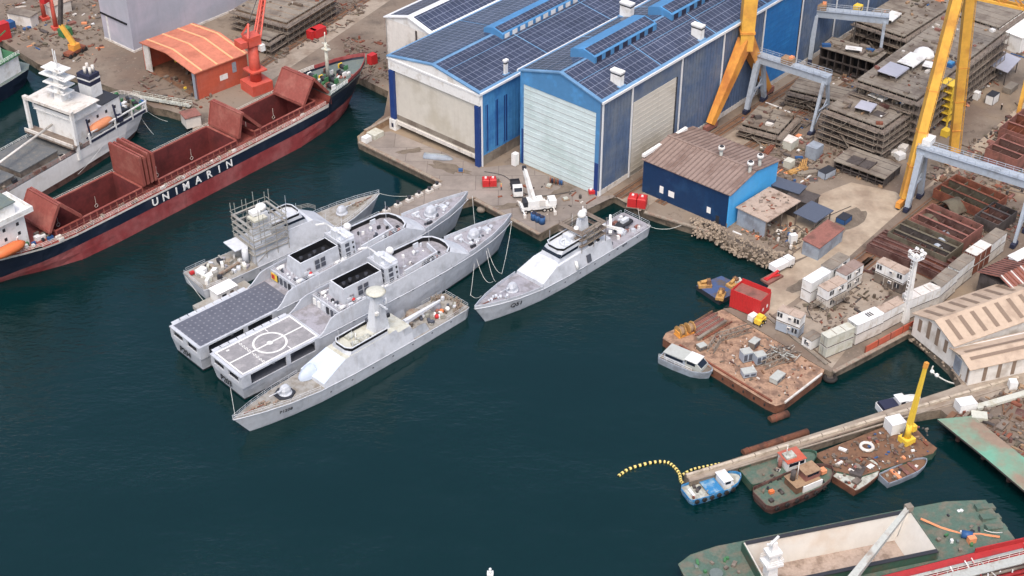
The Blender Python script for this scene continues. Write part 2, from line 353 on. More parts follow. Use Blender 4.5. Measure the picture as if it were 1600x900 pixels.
# ---------------------------------------------------------------- water, ground
mb = MB(); mb.face([(-4000, -1500, 0), (4000, -1500, 0), (4000, 6000, 0), (-4000, 6000, 0)], 'water'); struct('water', mb)
UNI = Fr(P(-60, 470), 50)
def px(pts, z=QZ): return [tuple(P(a, b, z)[:2]) for a, b in pts]
land = px([(-900, 20), (-300, 40), (0, 62), (60, 100), (150, 128), (206, 148), (240, 168), (262, 172), (300, 184)]) + \
       [tuple(UNI.w(x, y)[:2]) for x, y in ((77, 12), (112, 14.5))] + \
       px([(560, 120), (607, 143), (600, 180), (558, 213), (560, 221), (690, 283), (590, 333), (600, 345), (742, 309), (845, 365), (864, 354), (960, 305), (1005, 328), (1060, 347), (1110, 362),
           (1150, 385), (1200, 406), (1234, 413), (1222, 430), (1205, 445), (1192, 478), (1130, 482), (1280, 572), (1298, 581), (1346, 557), (1420, 517), (1444, 535), (1484, 572), (1503, 602),
           (1470, 612), (1300, 668), (1069, 741), (1079, 753), (1300, 683), (1398, 652), (1470, 640), (1530, 690), (1610, 752), (1900, 980), (2600, 900), (3200, 0), (2600, -420), (800, -420), (-1200, -420)])
mb = MB(); mb.prism(land, -4, QZ, 'quay_wall', 'ground'); struct('ground', mb)
# aprons and roads, thin sheets one above the other
def sheet(name, pts, m, k=1):
    mb = MB(); q = px(pts); z = QZ + .004 * k
    mb.face([(x, y, z) for x, y in q], m); return struct(name, mb)
sheet('quay_apron', [(610, 205), (753, 262), (811, 256), (935, 307), (1003, 300), (960, 307), (864, 352.6), (845, 363.5), (742, 307.5), (602, 343.5), (592.5, 333), (693, 283), (562, 219.5), (561, 213)], 'quay_slab')
sheet('yard_road', [(1215, 425), (1405, 328), (1600, 160), (1800, 20), (1840, 60), (1600, 200), (1440, 300), (1330, 398), (1240, 470), (1195, 500), (1170, 485), (1200, 448)], 'sand')
sheet('open_yard', [(1228, 330), (1290, 300), (1330, 285), (1400, 300), (1420, 318), (1400, 332), (1300, 385), (1228, 412), (1236, 372)], 'sand', 2)
sheet('slipway', [(940, 312), (1003, 303), (1240, 140), (1330, 120), (1180, 215), (1000, 330), (962, 308)], 'concrete', 2)
sheet('container_yard', [(1240, 480), (1340, 400), (1420, 420), (1300, 575), (1200, 500)], 'concrete', 2)
sheet('concrete_path', [(1503, 600), (1700, 520), (1720, 560), (1600, 610), (1470, 638), (1398, 650), (1079, 751), (1072, 742), (1470, 613)], 'concrete', 1)
sheet('dock_road', [(395, 118), (600, -20), (640, -20), (420, 128)], 'concrete', 2)
# crane rails on the ground: pairs of long steel lines
def rails(name, a, b, gap=1.5, label='', grp='crane rails'):
    A = P(*a, QZ); B = P(*b, QZ); d = (B - A).normalized(); n = Vector((-d.y, d.x, 0)); mb = MB()
    mb.beam(A - Vector((0, 0, .06)), B - Vector((0, 0, .06)), gap + 1.4, .16, 'brown')
    for s in (-1, 1):
        mb.beam(A + n * s * gap / 2 + Vector((0, 0, .1)), B + n * s * gap / 2 + Vector((0, 0, .1)), .28, .24, 'rail_steel')
    tag(mb.build(name), label, 'crane rail', grp)
rails('crane_rail', (1340, 412), (1720, 108), 2.2, 'long paired crane rails beside the sandy yard road at right')
rails('crane_rail', (1030, 318), (1330, 128), 1.6, 'crane rails along the foot of the grey blue hangar wall')
rails('crane_rail', (965, 308), (1290, 100), 1.6, 'crane rails hugging the slipway by the big hangar')
rails('crane_rail', (398, 108), (610, -25), 1.6, 'rusty rail track running beyond the red cargo ship bow')
rails('crane_rail', (1300, 455), (1365, 405), 1.2, 'short rail track beside the white cabin stack')

# rocks of the shore
def rocks(name, pts, n, spread, label, z=0.2):
    mb = MB()
    for i in range(n):
        t = random.random() * (len(pts) - 1); k = int(t); a = P(*pts[k], 1); b = P(*pts[k + 1], 1); p = a.lerp(b, t - k)
        off = random.uniform(-.35, 1) * spread; p += Vector((random.uniform(-.6, .6), -off, 0)); zz = 2.5 - max(0, off) / spread * 2.6
        r = random.uniform(.2, .55); M = Matrix.Rotation(random.random() * 6, 3, 'Z') @ Matrix.Rotation(random.random() * 3, 3, 'X')
        v = [];
        for q in ((1, 0, 0), (-1, 0, 0), (0, 1, 0), (0, -1, 0), (0, 0, 1), (0, 0, -1)):
            v.append(p + Vector((0, 0, zz)) + M @ Vector(q) * r * random.uniform(.7, 1.2))
        mb.mesh(v, [(0, 2, 4), (2, 1, 4), (1, 3, 4), (3, 0, 4), (2, 0, 5), (1, 2, 5), (3, 1, 5), (0, 3, 5)], 'rock')
    tag(mb.build(name), label, 'rocks', kind='stuff')
rocks('shore_rocks', [(1080, 356), (1112, 364), (1150, 387), (1200, 408), (1236, 415)], 620, 3.4, 'pale boulder bank below the navy blue workshop')
rocks('shore_rocks', [(1418, 517), (1444, 535), (1484, 572), (1502, 600)], 200, 3.2, 'brown boulder bank below the beige striped warehouse')
# ground litter: one scatter per yard area
def litter(name, quad, n, smax, mats, label):
    mb = MB(); a, b, c, d = [P(*q, QZ) for q in quad]
    for i in range(int(n * 1.15)):
        u, v = random.random(), random.random(); p = a.lerp(b, u).lerp(d.lerp(c, u), v)
        s = smax * .75 * random.random() ** 2.2 + .2
        k = random.random(); m = random.choice(mats)
        if k < .45: mb.cb(p + Vector((0, 0, s * .2)), (s * random.uniform(.6, 2.4), s * random.uniform(.4, 1), s * .4), m, random.choice((49, 139, random.uniform(0, 180))))
        elif k < .75: mb.cb(p + Vector((0, 0, .12)), (s * random.uniform(2, 5), .3, .24), m, random.choice((49, 139, random.uniform(0, 180))))
        elif k < .9: mb.cb(p + Vector((0, 0, .1)), (s * 1.6, s * 1.2, .12), m, random.uniform(0, 180), ('X', random.uniform(-20, 20)))
        else: mb.cyl(p.x, p.y, QZ, QZ + .9, .35, m, n=8)
    tag(mb.build(name, recalc=False), label, 'scrap', kind='stuff')
DM = ['debris', 'rust', 'steel', 'steel_dark', 'plank', 'olive', 'steel', 'plank', 'debris', 'rust_dark']
DM2 = DM + DM + ['off_white', 'debris', 'steel_light', 'debris', 'blue_bin', 'rust_red', 'orange_faded', 'white', 'plank', 'wood']
litter('yard_scrap', [(1225, 300), (1160, 190), (1330, 100), (1440, 240)], 900, 1.6, DM2, 'steel offcuts littering the ground under the grey gantry cranes')
litter('yard_scrap', [(1350, 430), (1480, 320), (1640, 330), (1500, 420)], 700, 1.5, DM + ['rust_red'], 'rusty scrap strewn among the red brown hull sections')
litter('yard_scrap', [(1400, 240), (1560, 120), (1640, 40), (1500, 170)], 500, 1.5, DM2, 'loose materials lying along the sandy road by the scaffolded hull')
litter('yard_scrap', [(1440, 280), (1640, 130), (1760, 200), (1560, 330)], 800, 1.7, DM + ['rust_red', 'brown'], 'brown scrap on the ground right of the crane rails')
litter('yard_scrap', [(1330, 20), (1380, -60), (1700, -60), (1600, 60)], 700, 1.8, DM2, 'clutter around the far hull blocks at the top right')
litter('yard_scrap', [(0, 60), (150, 110), (190, -20), (0, -40)], 420, 1.8, DM2, 'scattered yard clutter behind the white ship')
litter('yard_scrap', [(410, 110), (560, 30), (600, -40), (330, -20)], 500, 1.6, DM, 'rusty clutter around the far steel decks beyond the red bow')
litter('yard_scrap', [(560, 118), (606, 140), (604, 60), (530, 60)], 160, 1.3, DM + ['rust_dark'], 'brown scrap on the quay between red bow and white hall')
litter('yard_scrap', [(200, 140), (300, 180), (345, 150), (230, 110)], 110, 1.3, DM, 'timber and scrap on the slip below the orange shed')
litter('yard_scrap', [(1240, 480), (1400, 420), (1440, 440), (1300, 530)], 160, 1.1, DM, 'bits of scrap between the white cabins')
litter('yard_scrap', [(1480, 650), (1600, 600), (1700, 700), (1600, 745)], 330, 2.0, DM + ['brown', 'brown', 'wood'], 'brown timber and rubble heap by the teal ramp')
litter('yard_scrap', [(1150, 365), (1240, 395), (1290, 370), (1210, 345)], 160, 1.0, DM2, 'scrap heaped beside the open grey shed')
litter('yard_scrap', [(760, 300), (850, 340), (930, 312), (860, 285)], 30, .9, ['steel_dark', 'debris', 'off_white', 'rust'], 'small gear lying on the hangar apron')
# ---------------------------------------------------------------- hulls
def hull_mesh(st, rows, m_of, xs=None):
    """st: (xw, xd, bw, bd, zd) stations from stern to bow; rows: heights (<=0 absolute, or fraction of zd as ('f', t)); m_of(z_mid, x)"""
    mb = MB()
    def pt(s, z, sg):
        xw, xd, bw, bd, zd = s
        t = max(0, min(1, z / zd)) if z > 0 else 0
        x = xw + (xd - xw) * t; e = t ** .8; b = bw + (bd - bw) * e
        if z < 0: b *= .8; x = xw - (xd - xw) * .1
        return (x, sg * b, z)
    lv = []
    for s in st: lv.append([(r(s[1]) if callable(r) else r if not isinstance(r, tuple) else r[1] * s[4]) for r in rows])
    lv = [[min(z, s[4]) for z in l] for l, s in zip(lv, st)]
    for sg in (1, -1):
        for i in range(len(st) - 1):
            for k in range(len(rows) - 1):
                q = [pt(st[i], lv[i][k], sg), pt(st[i + 1], lv[i + 1][k], sg), pt(st[i + 1], lv[i + 1][k + 1], sg), pt(st[i], lv[i][k + 1], sg)]
                if (Vector(q[0]) - Vector(q[3])).length < 1e-3 and (Vector(q[1]) - Vector(q[2])).length < 1e-3: continue
                mb.face(q, m_of((lv[i][k] + lv[i][k + 1]) / 2, st[i][1]), False)
    for k in range(len(rows) - 1):
        a, b = lv[0][k], lv[0][k + 1]
        if b - a > 1e-3: mb.face([pt(st[0], a, 1), pt(st[0], a, -1), pt(st[0], b, -1), pt(st[0], b, 1)], m_of((a + b) / 2, 0))
    return mb
def deck_mesh(st, m, inset=.0, dz=-.02, x0=-1e9, x1=1e9):
    mb = MB()
    for a, b in zip(st[:-1], st[1:]):
        if a[1] < x0 - .01 or b[1] > x1 + .01: continue
        mb.face([(a[1], -max(0, a[3] - inset), a[4] + dz), (b[1], -max(0, b[3] - inset), b[4] + dz), (b[1], max(0, b[3] - inset), b[4] + dz), (a[1], max(0, a[3] - inset), a[4] + dz)], m)
    return mb
def bulwark(st, h, th, m, x0, x1, both=True, stern=False, lean=0):
    mb = MB(); ss = [s for s in st if x0 - .01 <= s[1] <= x1 + .01]
    for sg in (1, -1):
        for a, b in zip(ss[:-1], ss[1:]):
            o = [Vector((a[1], sg * a[3], a[4])), Vector((b[1], sg * b[3], b[4]))]
            i = [Vector((a[1] - (.0 if a[3] > .5 else th * 2), sg * max(0, a[3] - th), a[4])), Vector((b[1] - (.0 if b[3] > .5 else th * 2), sg * max(0, b[3] - th), b[4]))]
            u = Vector((0, sg * lean, h))
            v = [o[0], o[1], i[1], i[0], o[0] + u, o[1] + u, i[1] + u, i[0] + u]
            mb.mesh(v, [(0, 1, 5, 4), (4, 5, 6, 7), (7, 6, 2, 3), (3, 0, 4, 7), (1, 2, 6, 5)], m)
    if stern:
        s = ss[0]; mb.box(s[1], s[1] + th, -s[3], s[3], s[4], s[4] + h, m)
    return mb
def interp(st, x, j):
    for a, b in zip(st[:-1], st[1:]):
        if a[1] <= x <= b[1]: return a[j] + (b[j] - a[j]) * (x - a[1]) / (b[1] - a[1] + 1e-9)
    return st[-1][j]

def gun(root, x, z, sc=1.0, heavy=False):
    mb = MB()
    mb.cyl(x, 0, z, z + .45 * sc, 1.75 * sc, 'navy_grey', 1.6 * sc, 18)
    o = mb.build('gun_mount', root)
    mb = MB()
    mb.rings([[(x + a * sc * k, b * sc * k, z + h * sc) for a, b in ((1.2, .55), (.7, 1.05), (-.8, 1.05), (-1.3, .6), (-1.3, -.6), (-.8, -1.05), (.7, -1.05), (1.2, -.55))] for h, k in ((.45, 1), (1.3, 1.02), (2.1, .72), (2.3, .5))], 'navy_grey', cap1=True)
    g = mb.build('gun_turret', root)
    mb = MB(); mb.tube((x + .9 * sc, 0, z + 1.35 * sc), (x + 4.6 * sc, 0, z + 1.7 * sc), .15 * sc, 'navy_grey', .1 * sc); mb.tube((x + .9 * sc, 0, z + 1.35 * sc), (x + 2.2 * sc, 0, z + 1.48 * sc), .28 * sc, 'navy_grey')
    mb.build('gun_barrel', g)

# ---------------------------------------------------------------- the two offshore patrol vessels
def make_opv(fr, name_txt, label, dotted):
    root = thing('patrol_vessel', label, 'naval ship', fr, 'sister patrol vessels moored side by side')
    L = 78.5
    st = [(0, -.6, 4.7, 5.3, 3.6), (6, 6, 5.1, 5.45, 3.6), (19, 19, 5.2, 5.5, 3.6)]
    fw = [(19, 19, 5.2, 5.5, 6.6), (30, 30, 5.2, 5.5, 6.6), (44, 44, 4.9, 5.4, 6.6), (54, 54.5, 4.0, 5.0, 6.7), (62, 63.5, 2.9, 4.2, 6.9), (68, 70.5, 1.7, 3.0, 7.2), (72, 75.5, .8, 1.5, 7.5), (74.5, 79, .06, .1, 7.8)]
    m = lambda z, x: 'dark' if z < .45 else 'navy_grey'
    mb = hull_mesh(st, [-1.5, 0, .5, 2.5, ('f', 1)], m)
    m2 = hull_mesh(fw, [-1.5, 0, .5, 2.5, 4.6, ('f', 1)], m)
    for k, f in enumerate(m2.f): mb.face([m2.v[i] for i in f], m2.k[m2.m[k]])
    mb.build('hull', root)
    # mooring deck below the helideck: shade painted as dark colour, centre wall added
    mb = deck_mesh(st, 'grille', .05); mb.box(2.2, 17, -.6, .6, 3.6, 6.3, 'grille')
    for y in (-2.6, 2.6):
        mb.cyl(3, y, 3.6, 4.6, .35, 'steel_dark'); mb.cyl(9, y, 3.6, 4.8, .5, 'navy_grey'); mb.box(12, 14, y - .7, y + .7, 3.6, 4.8, 'grille')
    mb.build('mooring_deck', root)
    # stern frame: panels and posts carrying the helideck
    mb = MB()
    z0, z1 = 3.6, 6.35
    for y0, y1, a, b in ((-5.3, -4.4, z0, z1), (4.4, 5.3, z0, z1), (-.75, .75, z0, z1), (-4.4, -.75, z0, 4.7), (.75, 4.4, z0, 4.7), (-4.4, -.75, 6.1, z1), (.75, 4.4, 6.1, z1)):
        mb.box(-.65, -.35, y0, y1, a, b, 'navy_grey')
    for sg in (-1, 1):
        y = sg * 5.42
        for x0, x1 in ((-.6, 1.6), (10.4, 11.5), (17.8, 19.0)): mb.box(x0, x1, y - .12, y + .12, z0, z1, 'navy_grey')
        mb.box(-.6, 19, y - .1, y + .1, z0, 3.8, 'navy_grey')
        mb.box(-.6, 19, y - .1, y + .1, 6.2, z1, 'navy_grey')
    mb.box(18.8, 19.0, -5.3, 5.3, z0, z1, 'navy_grey')
    mb.build('stern_frame', root)
    mb = MB(); mb.box(-.75, 19.6, -5.5, 5.5, 6.35, 6.6, 'navy_grey'); mb.box(19.6, 27, -5.3, 5.3, 6.5, 6.63, 'navy_deck')
    dk = mb.build('helideck', root)
    mb = MB(); mb.box(.0, 19.2 if not dotted else 23.5, -5.0, 5.0, 6.6, 6.645, 'dots' if dotted else 'heli_grey'); mb.build('landing_surface', dk)
    if not dotted:
        mb = MB(); z = 6.66
        def bar(x0, x1, y0, y1): mb.box(x0, x1, y0, y1, 6.6, z, 'marking')
        bar(.1, 19.1, -4.98, -4.6); bar(.1, 19.1, 4.6, 4.98); bar(.1, .45, -4.6, 4.6); bar(18.7, 19.1, -4.6, 4.6); bar(.45, 18.7, -.17, .17)
        for k in range(9):
            if k != 4: bar(5.45, 6.0, -4.5 + k * 1.0, -3.95 + k * 1.0)
        bar(5.65, 5.8, -4.7, 4.7)
        bar(12.3, 12.5, 3.4, 4.7); bar(12.3, 12.5, -4.7, -3.4); bar(2.2, 2.9, 3.6, 4.0)
        n = 40
        for r0, r1 in ((3.2, 3.65), (0, .65)):
            for i in range(n):
                a, b = 2 * math.pi * i / n, 2 * math.pi * (i + 1) / n
                q = [(12 - 1.6 + r1 * math.cos(a), r1 * math.sin(a)), (12 - 1.6 + r1 * math.cos(b), r1 * math.sin(b)), (12 - 1.6 + r0 * math.cos(b), r0 * math.sin(b)), (12 - 1.6 + r0 * math.cos(a), r0 * math.sin(a))]
                mb.face([(x, y, z + .004) for x, y in (q if r0 else q[:3])], 'marking')
        mb.build('deck_marking', dk, recalc=False)
    mb = MB()   # safety nets folded out around the deck
    for sg in (1,):
        for k in range(9):
            x0 = .2 + k * 2.1
            mb.cb((x0 + 1, sg * 5.95, 6.5), (1.9, .9, .06), 'navy_grey', 0, ('X', sg * 12))
        mb.rail([(0, sg * 5.5, 6.4), (19, sg * 5.5, 6.4)], 'navy_light', .35, 4, .05, 1)
    mb.build('deck_net', dk)
    # flush superstructure sides: tumblehome walls rising from the hull
    mb = MB()
    top = [(19.2, 6.7), (20.5, 7.4), (22.5, 9.3), (24, 9.7), (44, 10.3), (56.2, 10.3)]
    for sg in (-1, 1):
        for (xa, za), (xb, zb) in zip(top[:-1], top[1:]):
            wa, wb = interp(fw, xa, 3), interp(fw, xb, 3); ta, tb = wa - .14 * (za - 6.6), wb - .14 * (zb - 6.6)
            o = [(xa, sg * wa, 6.58), (xb, sg * wb, 6.58), (xb, sg * tb, zb), (xa, sg * ta, za)]
            i = [(xa, sg * (wa - .25), 6.58), (xb, sg * (wb - .25), 6.58), (xb, sg * (tb - .25), zb), (xa, sg * (ta - .25), za)]
            mb.mesh(o + i, [(0, 1, 2, 3), (7, 6, 5, 4), (3, 2, 6, 7), (0, 3, 7, 4), (1, 5, 6, 2)], 'navy_grey')
    # sloping front closing to the foredeck
    fr_pts = [(56.2, -4.28, 10.3), (57.6, -3.0, 10.3), (58.2, -1.2, 10.3), (58.2, 1.2, 10.3), (57.6, 3.0, 10.3), (56.2, 4.28, 10.3)]
    lo = [(62.3, -4.3, 6.8), (62.9, -2.8, 6.8), (63.2, -1.2, 6.8), (63.2, 1.2, 6.8), (62.9, 2.8, 6.8), (62.3, 4.3, 6.8)]
    for k in range(5): mb.face([lo[k], lo[k + 1], fr_pts[k + 1], fr_pts[k]], 'navy_light')
    for sg in (-1, 1): mb.face([(56.2, sg * 4.9, 6.58), (62.3, sg * 4.3, 6.78), (56.2, sg * 4.28, 10.3)], 'navy_grey')
    mb.build('superstructure', root)
    mb = MB(); mb.face([(25.5, -5.0, 8.9), (57, -4.0, 8.9), (57, 4.0, 8.9), (25.5, 5.0, 8.9)], 'navy_deck')
    mb.face([(40.5, -4.7, 9.35), (56, -4.1, 9.35), (57.6, -2.9, 9.35), (58, 0, 9.35), (57.6, 2.9, 9.35), (56, 4.1, 9.35), (40.5, 4.7, 9.35)], 'navy_deck')
    mb.build('boat_deck', root)
    # aft bulkhead with its gear
    mb = MB(); mb.box(25.2, 25.6, -5.0, 5.0, 6.6, 9.1, 'navy_grey'); mb.box(25.6, 28, -4.9, 4.9, 8.7, 8.95, 'navy_deck')
    for k in range(6):
        y = -3.9 + k * 1.5; mb.box(25.0, 25.2, y, y + .8, 7.0, 8.6, random.choice(['grille', 'white', 'navy_light', 'dark']))
        mb.cyl(25.9 + random.uniform(0, .8), y + random.uniform(-.3, .3), 8.9, 9.5 + random.random() * .6, random.uniform(.15, .3), random.choice(['white', 'navy_light', 'grille']), n=8)
    mb.box(25.02, 25.18, -2.2, -1.6, 7.5, 8.0, 'red')
    b = mb.build('aft_bulkhead', root)
    if dotted:
        mb = MB(); mb.box(24.93, 24.98, 2.2, 4.4, 7.0, 8.8, 'yellow'); mb.box(24.88, 24.92, 3.1, 4.2, 7.3, 8.4, 'red'); mb.box(24.93, 24.99, 1.9, 2.15, 7.0, 8.8, 'black'); mb.build('banner', b)
    # funnel casing with open top
    mb = MB(); x0, x1, y0, y1, zt, zb = 28.3, 38.6, -2.3, 2.3, 12.6, 8.9
    def wall(a, b2, c, d): mb.face([a, b2, c, d], 'navy_grey')
    o = [(x0 - .4, y0 - .5, zb), (x1, y0 - .5, zb), (x1, y1 + .5, zb), (x0 - .4, y1 + .5, zb)]; t = [(x0, y0, zt), (x1, y0, zt), (x1, y1, zt), (x0, y1, zt)]
    ti = [(x0 + .3, y0 + .25, zt), (x1 - .25, y0 + .25, zt), (x1 - .25, y1 - .25, zt), (x0 + .3, y1 - .25, zt)]; bi = [(p[0], p[1], zt - 1.6) for p in ti]
    for k in range(4):
        j = (k + 1) % 4; wall(o[k], o[j], t[j], t[k]); mb.face([t[k], t[j], ti[j], ti[k]], 'navy_light'); mb.face([ti[k], ti[j], bi[j], bi[k]], 'black')
    mb.face(bi, 'black'); fn = mb.build('funnel_casing', root)
    mb = MB()
    for x in (30.3, 32.2, 33.9, 36.0):
        mb.cyl(x, random.uniform(-.5, .5), zt - 1.6, zt - .35, .42, 'dark', n=10)
    mb.split('exhaust', fn)
    for dx, dz in ((32.4, 11.4), (34.0, 11.4), (32.4, 10.2), (34.0, 10.2)):
        for sg in (-1, 1):
            mb = MB(); mb.cb((dx, sg * (2.62 + (12.6 - dz) * .1), dz), (1.15, .12, .95), 'grille'); mb.build('vent_grille', fn)
    mb = MB(); mb.cb((29.4, -2.95, 9.9), (1.6, .2, .9), 'navy_light'); mb.ball((30.2, -3.1, 9.6), .42, 'red', 8); mb.build('lifebuoy', root)
    # tower block forward of the funnel
    mb = MB()
    mb.rings([[(x, y * k, z) for x, y in ((39.0, -3.6), (42.6, -3.6), (43.4, -2.2), (43.4, 2.2), (42.6, 3.6), (39.0, 3.6))] for z, k in ((8.9, 1), (13.2, .86))], 'navy_grey', cap1=True)
    mb.box(39.4, 43, -2.4, 2.4, 13.2, 13.5, 'navy_light'); mb.box(39.2, 40.6, -.9, .9, 13.2, 15.2, 'navy_light')
    tw = mb.build('tower', root)
    for z in (10.0, 11.2, 12.4):
        mb = MB(); mb.cb((40.4, -3.62 + (z - 8.9) * .117, z), (1.1, .16, .85), 'grille'); mb.build('vent_grille', tw)
        mb = MB(); mb.cb((42.0, -3.62 + (z - 8.9) * .117, z), (.4, .16, .5), 'black'); mb.build('porthole', tw)
    for z in (10.0, 11.2, 12.4):
        mb = MB(); mb.cb((38.98, -2.2, z), (.1, 1.0, .8), 'grille'); mb.build('vent_grille', tw)
    mb = MB(); mb.tube((40, -4.2, 14.9), (40, 4.2, 14.9), .24, 'white'); mb.tube((40, 0, 13.2), (40, 0, 15.6), .3, 'navy_light'); mb.beam((40, 3.9, 14.9), (38.4, 5.2, 14.6), .3, .3, 'white'); mb.build('yardarm', tw)
    # bridge deck: raised edge, long side screen, small gear
    mb = MB()
    ring = [(45, 4.55), (52, 4.35), (55.6, 4.15), (57.3, 2.9), (57.9, 1.1), (57.9, -1.1), (57.3, -2.9), (55.6, -4.15)]
    for a, b2 in zip(ring[:-1], ring[1:]):
        mb.beam((a[0], a[1], 9.9), (b2[0], b2[1], 9.9), .2, 1.1, 'black'); mb.beam((a[0], a[1], 10.47), (b2[0], b2[1], 10.47), .34, .14, 'navy_light')
    mb.beam((44, -3.5, 10.0), (54, -2.6, 10.0), .35, 1.3, 'navy_light'); mb.beam((54, -2.6, 10), (54.8, 1.6, 10.0), .3, 1.2, 'navy_light')
    mb.build('bridge_screen', root)
    mb = MB(); mb.ball((46.2, 4.2, 11.1), .95, 'white', 12); mb.cyl(46.2, 4.2, 9.35, 10.5, .5, 'white'); mb.build('radome', root)
    mb = MB(); mb.ball((50.5, 1.2, 10.2), .42, 'white', 8); mb.cyl(50.5, 1.2, 9.3, 10, .3, 'navy_light')
    mb.box(52, 53.4, 3.0, 3.3, 9.35, 10.6, 'navy_light')
    for k in range(9):
        mb.cb((random.uniform(48.5, 55), random.uniform(-3.8, -3.1), 9.8), (random.uniform(.5, 1.2), .6, .9), random.choice(['dark', 'navy_light', 'grille', 'rust_red', 'navy_grey']), random.uniform(0, 90))
    mb.split('equipment_box', root)
    mb = MB()   # liferafts, boat and lockers on the boat deck
    for x, y in ((26.8, -3.6), (27.2, 3.4), (40.3, -4.5), (37.2, -3.7), (38.4, -4.1)):
        mb.tube((x - .7, y, 9.5), (x + .7, y, 9.5), .42, 'white', n=10)
    for k in range(8): mb.cb((random.uniform(26, 40), random.choice((-1, 1)) * random.uniform(3.4, 4.4), 9.3), (1.1, .7, .8), random.choice(['navy_light', 'navy_grey', 'white', 'grille']))
    mb.split('liferaft', root)
    mb = MB(); mb.rings([[(32, y, z) for y, z in ((3.2, 9.2), (4.6, 9.2), (4.8, 10.0), (3.0, 10.0))], [(36, y, z) for y, z in ((3.2, 9.2), (4.6, 9.2), (4.8, 10.0), (3.0, 10.0))], [(38, 3.9, z) for z in (9.5, 9.5, 10.1, 10.1)]], 'dark', cap0=True); mb.build('workboat', root)
    for sg in (-1, 1):   # knuckle strake and pale rust run strips on the plating
        mb = MB(); mb.line([(s[1], sg * (s[3] + .03), min(s[4], 6.6) - .25) for s in fw], .09, 'navy_light', 5); mb.build('rubbing_strake', root)
    # foredeck
    fd = [s for s in fw if s[1] >= 62]; fd = [(62, 62, 3, interp(fw, 62, 3), interp(fw, 62, 4))] + fd
    mb = deck_mesh(fd, 'navy_deck', .05, -.02)
    mb.box(70.6, 72, -.8, .8, 7.1, 7.7, 'navy_light'); mb.cyl(72.6, 0, 7.3, 8.0, .4, 'navy_grey'); mb.cyl(70.3, 1.3, 7.1, 7.9, .3, 'navy_light'); mb.cyl(70.3, -1.3, 7.1, 7.9, .3, 'navy_light')
    mb.box(63.8, 65.8, 2.2, 2.8, 6.9, 7.5, 'navy_light'); mb.box(64, 65.4, -2.9, -2.4, 6.9, 7.5, 'dark')
    mb.build('foredeck', root)
    bulwark(fd, .75, .18, 'navy_grey', 62, 79.1, lean=.05).build('bow_bulwark', root)
    mb = MB(); mb.line([(64.6 + 2.4 * (1 - math.cos(a)), 3.1 * math.sin(a), 7.05) for a in [-1.2 + .3 * k for k in range(9)]], .16, 'navy_grey'); mb.build('breakwater', root)
    for x, y, z, h in ((44, 3.2, 9.4, 6), (44, -3.2, 9.4, 6), (56, 2.4, 9.4, 5), (39.4, 2.6, 13.2, 5), (39.4, -2.6, 13.2, 4.4), (27, 4.4, 8.9, 5)):
        mb = MB(); mb.tube((x, y, z), (x, y, z + h), .06, 'navy_light', .04, 5); mb.build('whip_antenna', root)
    for sg in (-1, 1):
        mb = MB(); mb.rail([(26, sg * 4.75, 9.75), (44, sg * 4.55, 10.25), (55.5, sg * 4.2, 10.35)], 'navy_light', .8, 2.2, .04, 2)
        mb.build('hand_rail', root)
    mb = MB(); mb.rail([(25.6, -4.8, 8.95), (25.6, 4.8, 8.95)], 'navy_light', 1.0, 1.6, .04, 2); mb.build('hand_rail', root)
    mb = MB()
    for k in range(26):
        x = random.choice((random.uniform(26, 28), random.uniform(28, 39), random.uniform(45.5, 57), random.uniform(45.5, 57))); y = random.uniform(-3.8, 3.8)
        if 28 <= x < 39: y = random.choice((-1, 1)) * random.uniform(3.1, 4.4)
        z = 9.35 if x > 40 else 8.9; h = random.uniform(.25, .9); mb.cb((x, y, z + h / 2), (random.uniform(.25, .9), random.uniform(.25, .7), h), random.choice(['navy_light', 'navy_grey', 'grille', 'navy_deck', 'dark', 'white']), random.choice((0, 0, random.uniform(0, 90))))
    for k in range(10):
        x = random.uniform(63.5, 73); w_ = interp(fw, x, 3) * .6; y = random.uniform(-w_, w_); mb.cb((x, y, 7.2), (random.uniform(.3, .8), random.uniform(.3, .6), .5), random.choice(['navy_light', 'grille', 'navy_grey']), random.uniform(0, 90))
    mb.split('deck_fitting', root)
    for k in range(9):
        x = 24 + k * 4.1; mb = MB(); y = -(interp(fw, x, 3) + .02); mb.cb((x, y, 6.2), (.5, .12, .22), 'grille'); mb.build('scupper', root)
    mb = MB(); mb.box(29.5, 30.4, -2.98, -2.82, 9.0, 10.9, 'navy_deck'); mb.build('door', fn); mb = MB(); mb.box(43.38, 43.45, -.5, .5, 9.4, 11.3, 'navy_deck'); mb.build('door', tw)
    mb = MB()
    for x, y in ((64.2, 1.0), (65.0, -1.5), (71.3, .2)): mb.box(x, x + .9, y, y + .8, 7.0, 7.14, 'navy_light')
    mb.split('deck_hatch', root)
    gun(root, 67.4, 7.0, 1.0)
    text_part('hull_number', name_txt, 2.0, 'black', root, (-.66, 0.5, 1.75), -90, 0, .02)
    return root
def frame2(a, za, b, zb):
    A = P(*a, za); B = P(*b, zb); d = B - A
    return Fr((A.x, A.y), math.degrees(math.atan2(d.y, d.x)))
OPV_A = Fr(P(356.5, 600), 43.3)
_a, _b = P(331, 552, 6.6), P(382, 586.5, 6.6); OPV_A = Fr((_a + _b) / 2, 43.3); OPV_A.o.z = 0
_a, _b = P(268, 510, 6.6), P(316, 540, 6.6); OPV_B = Fr((_a + _b) / 2, 43.6); OPV_B.o.z = 0
make_opv(OPV_A, 'P203', 'grey patrol ship whose helicopter deck has a white painted circle', False)
make_opv(OPV_B, 'P204', 'grey patrol ship whose helicopter deck is dotted slate blue without markings', True)

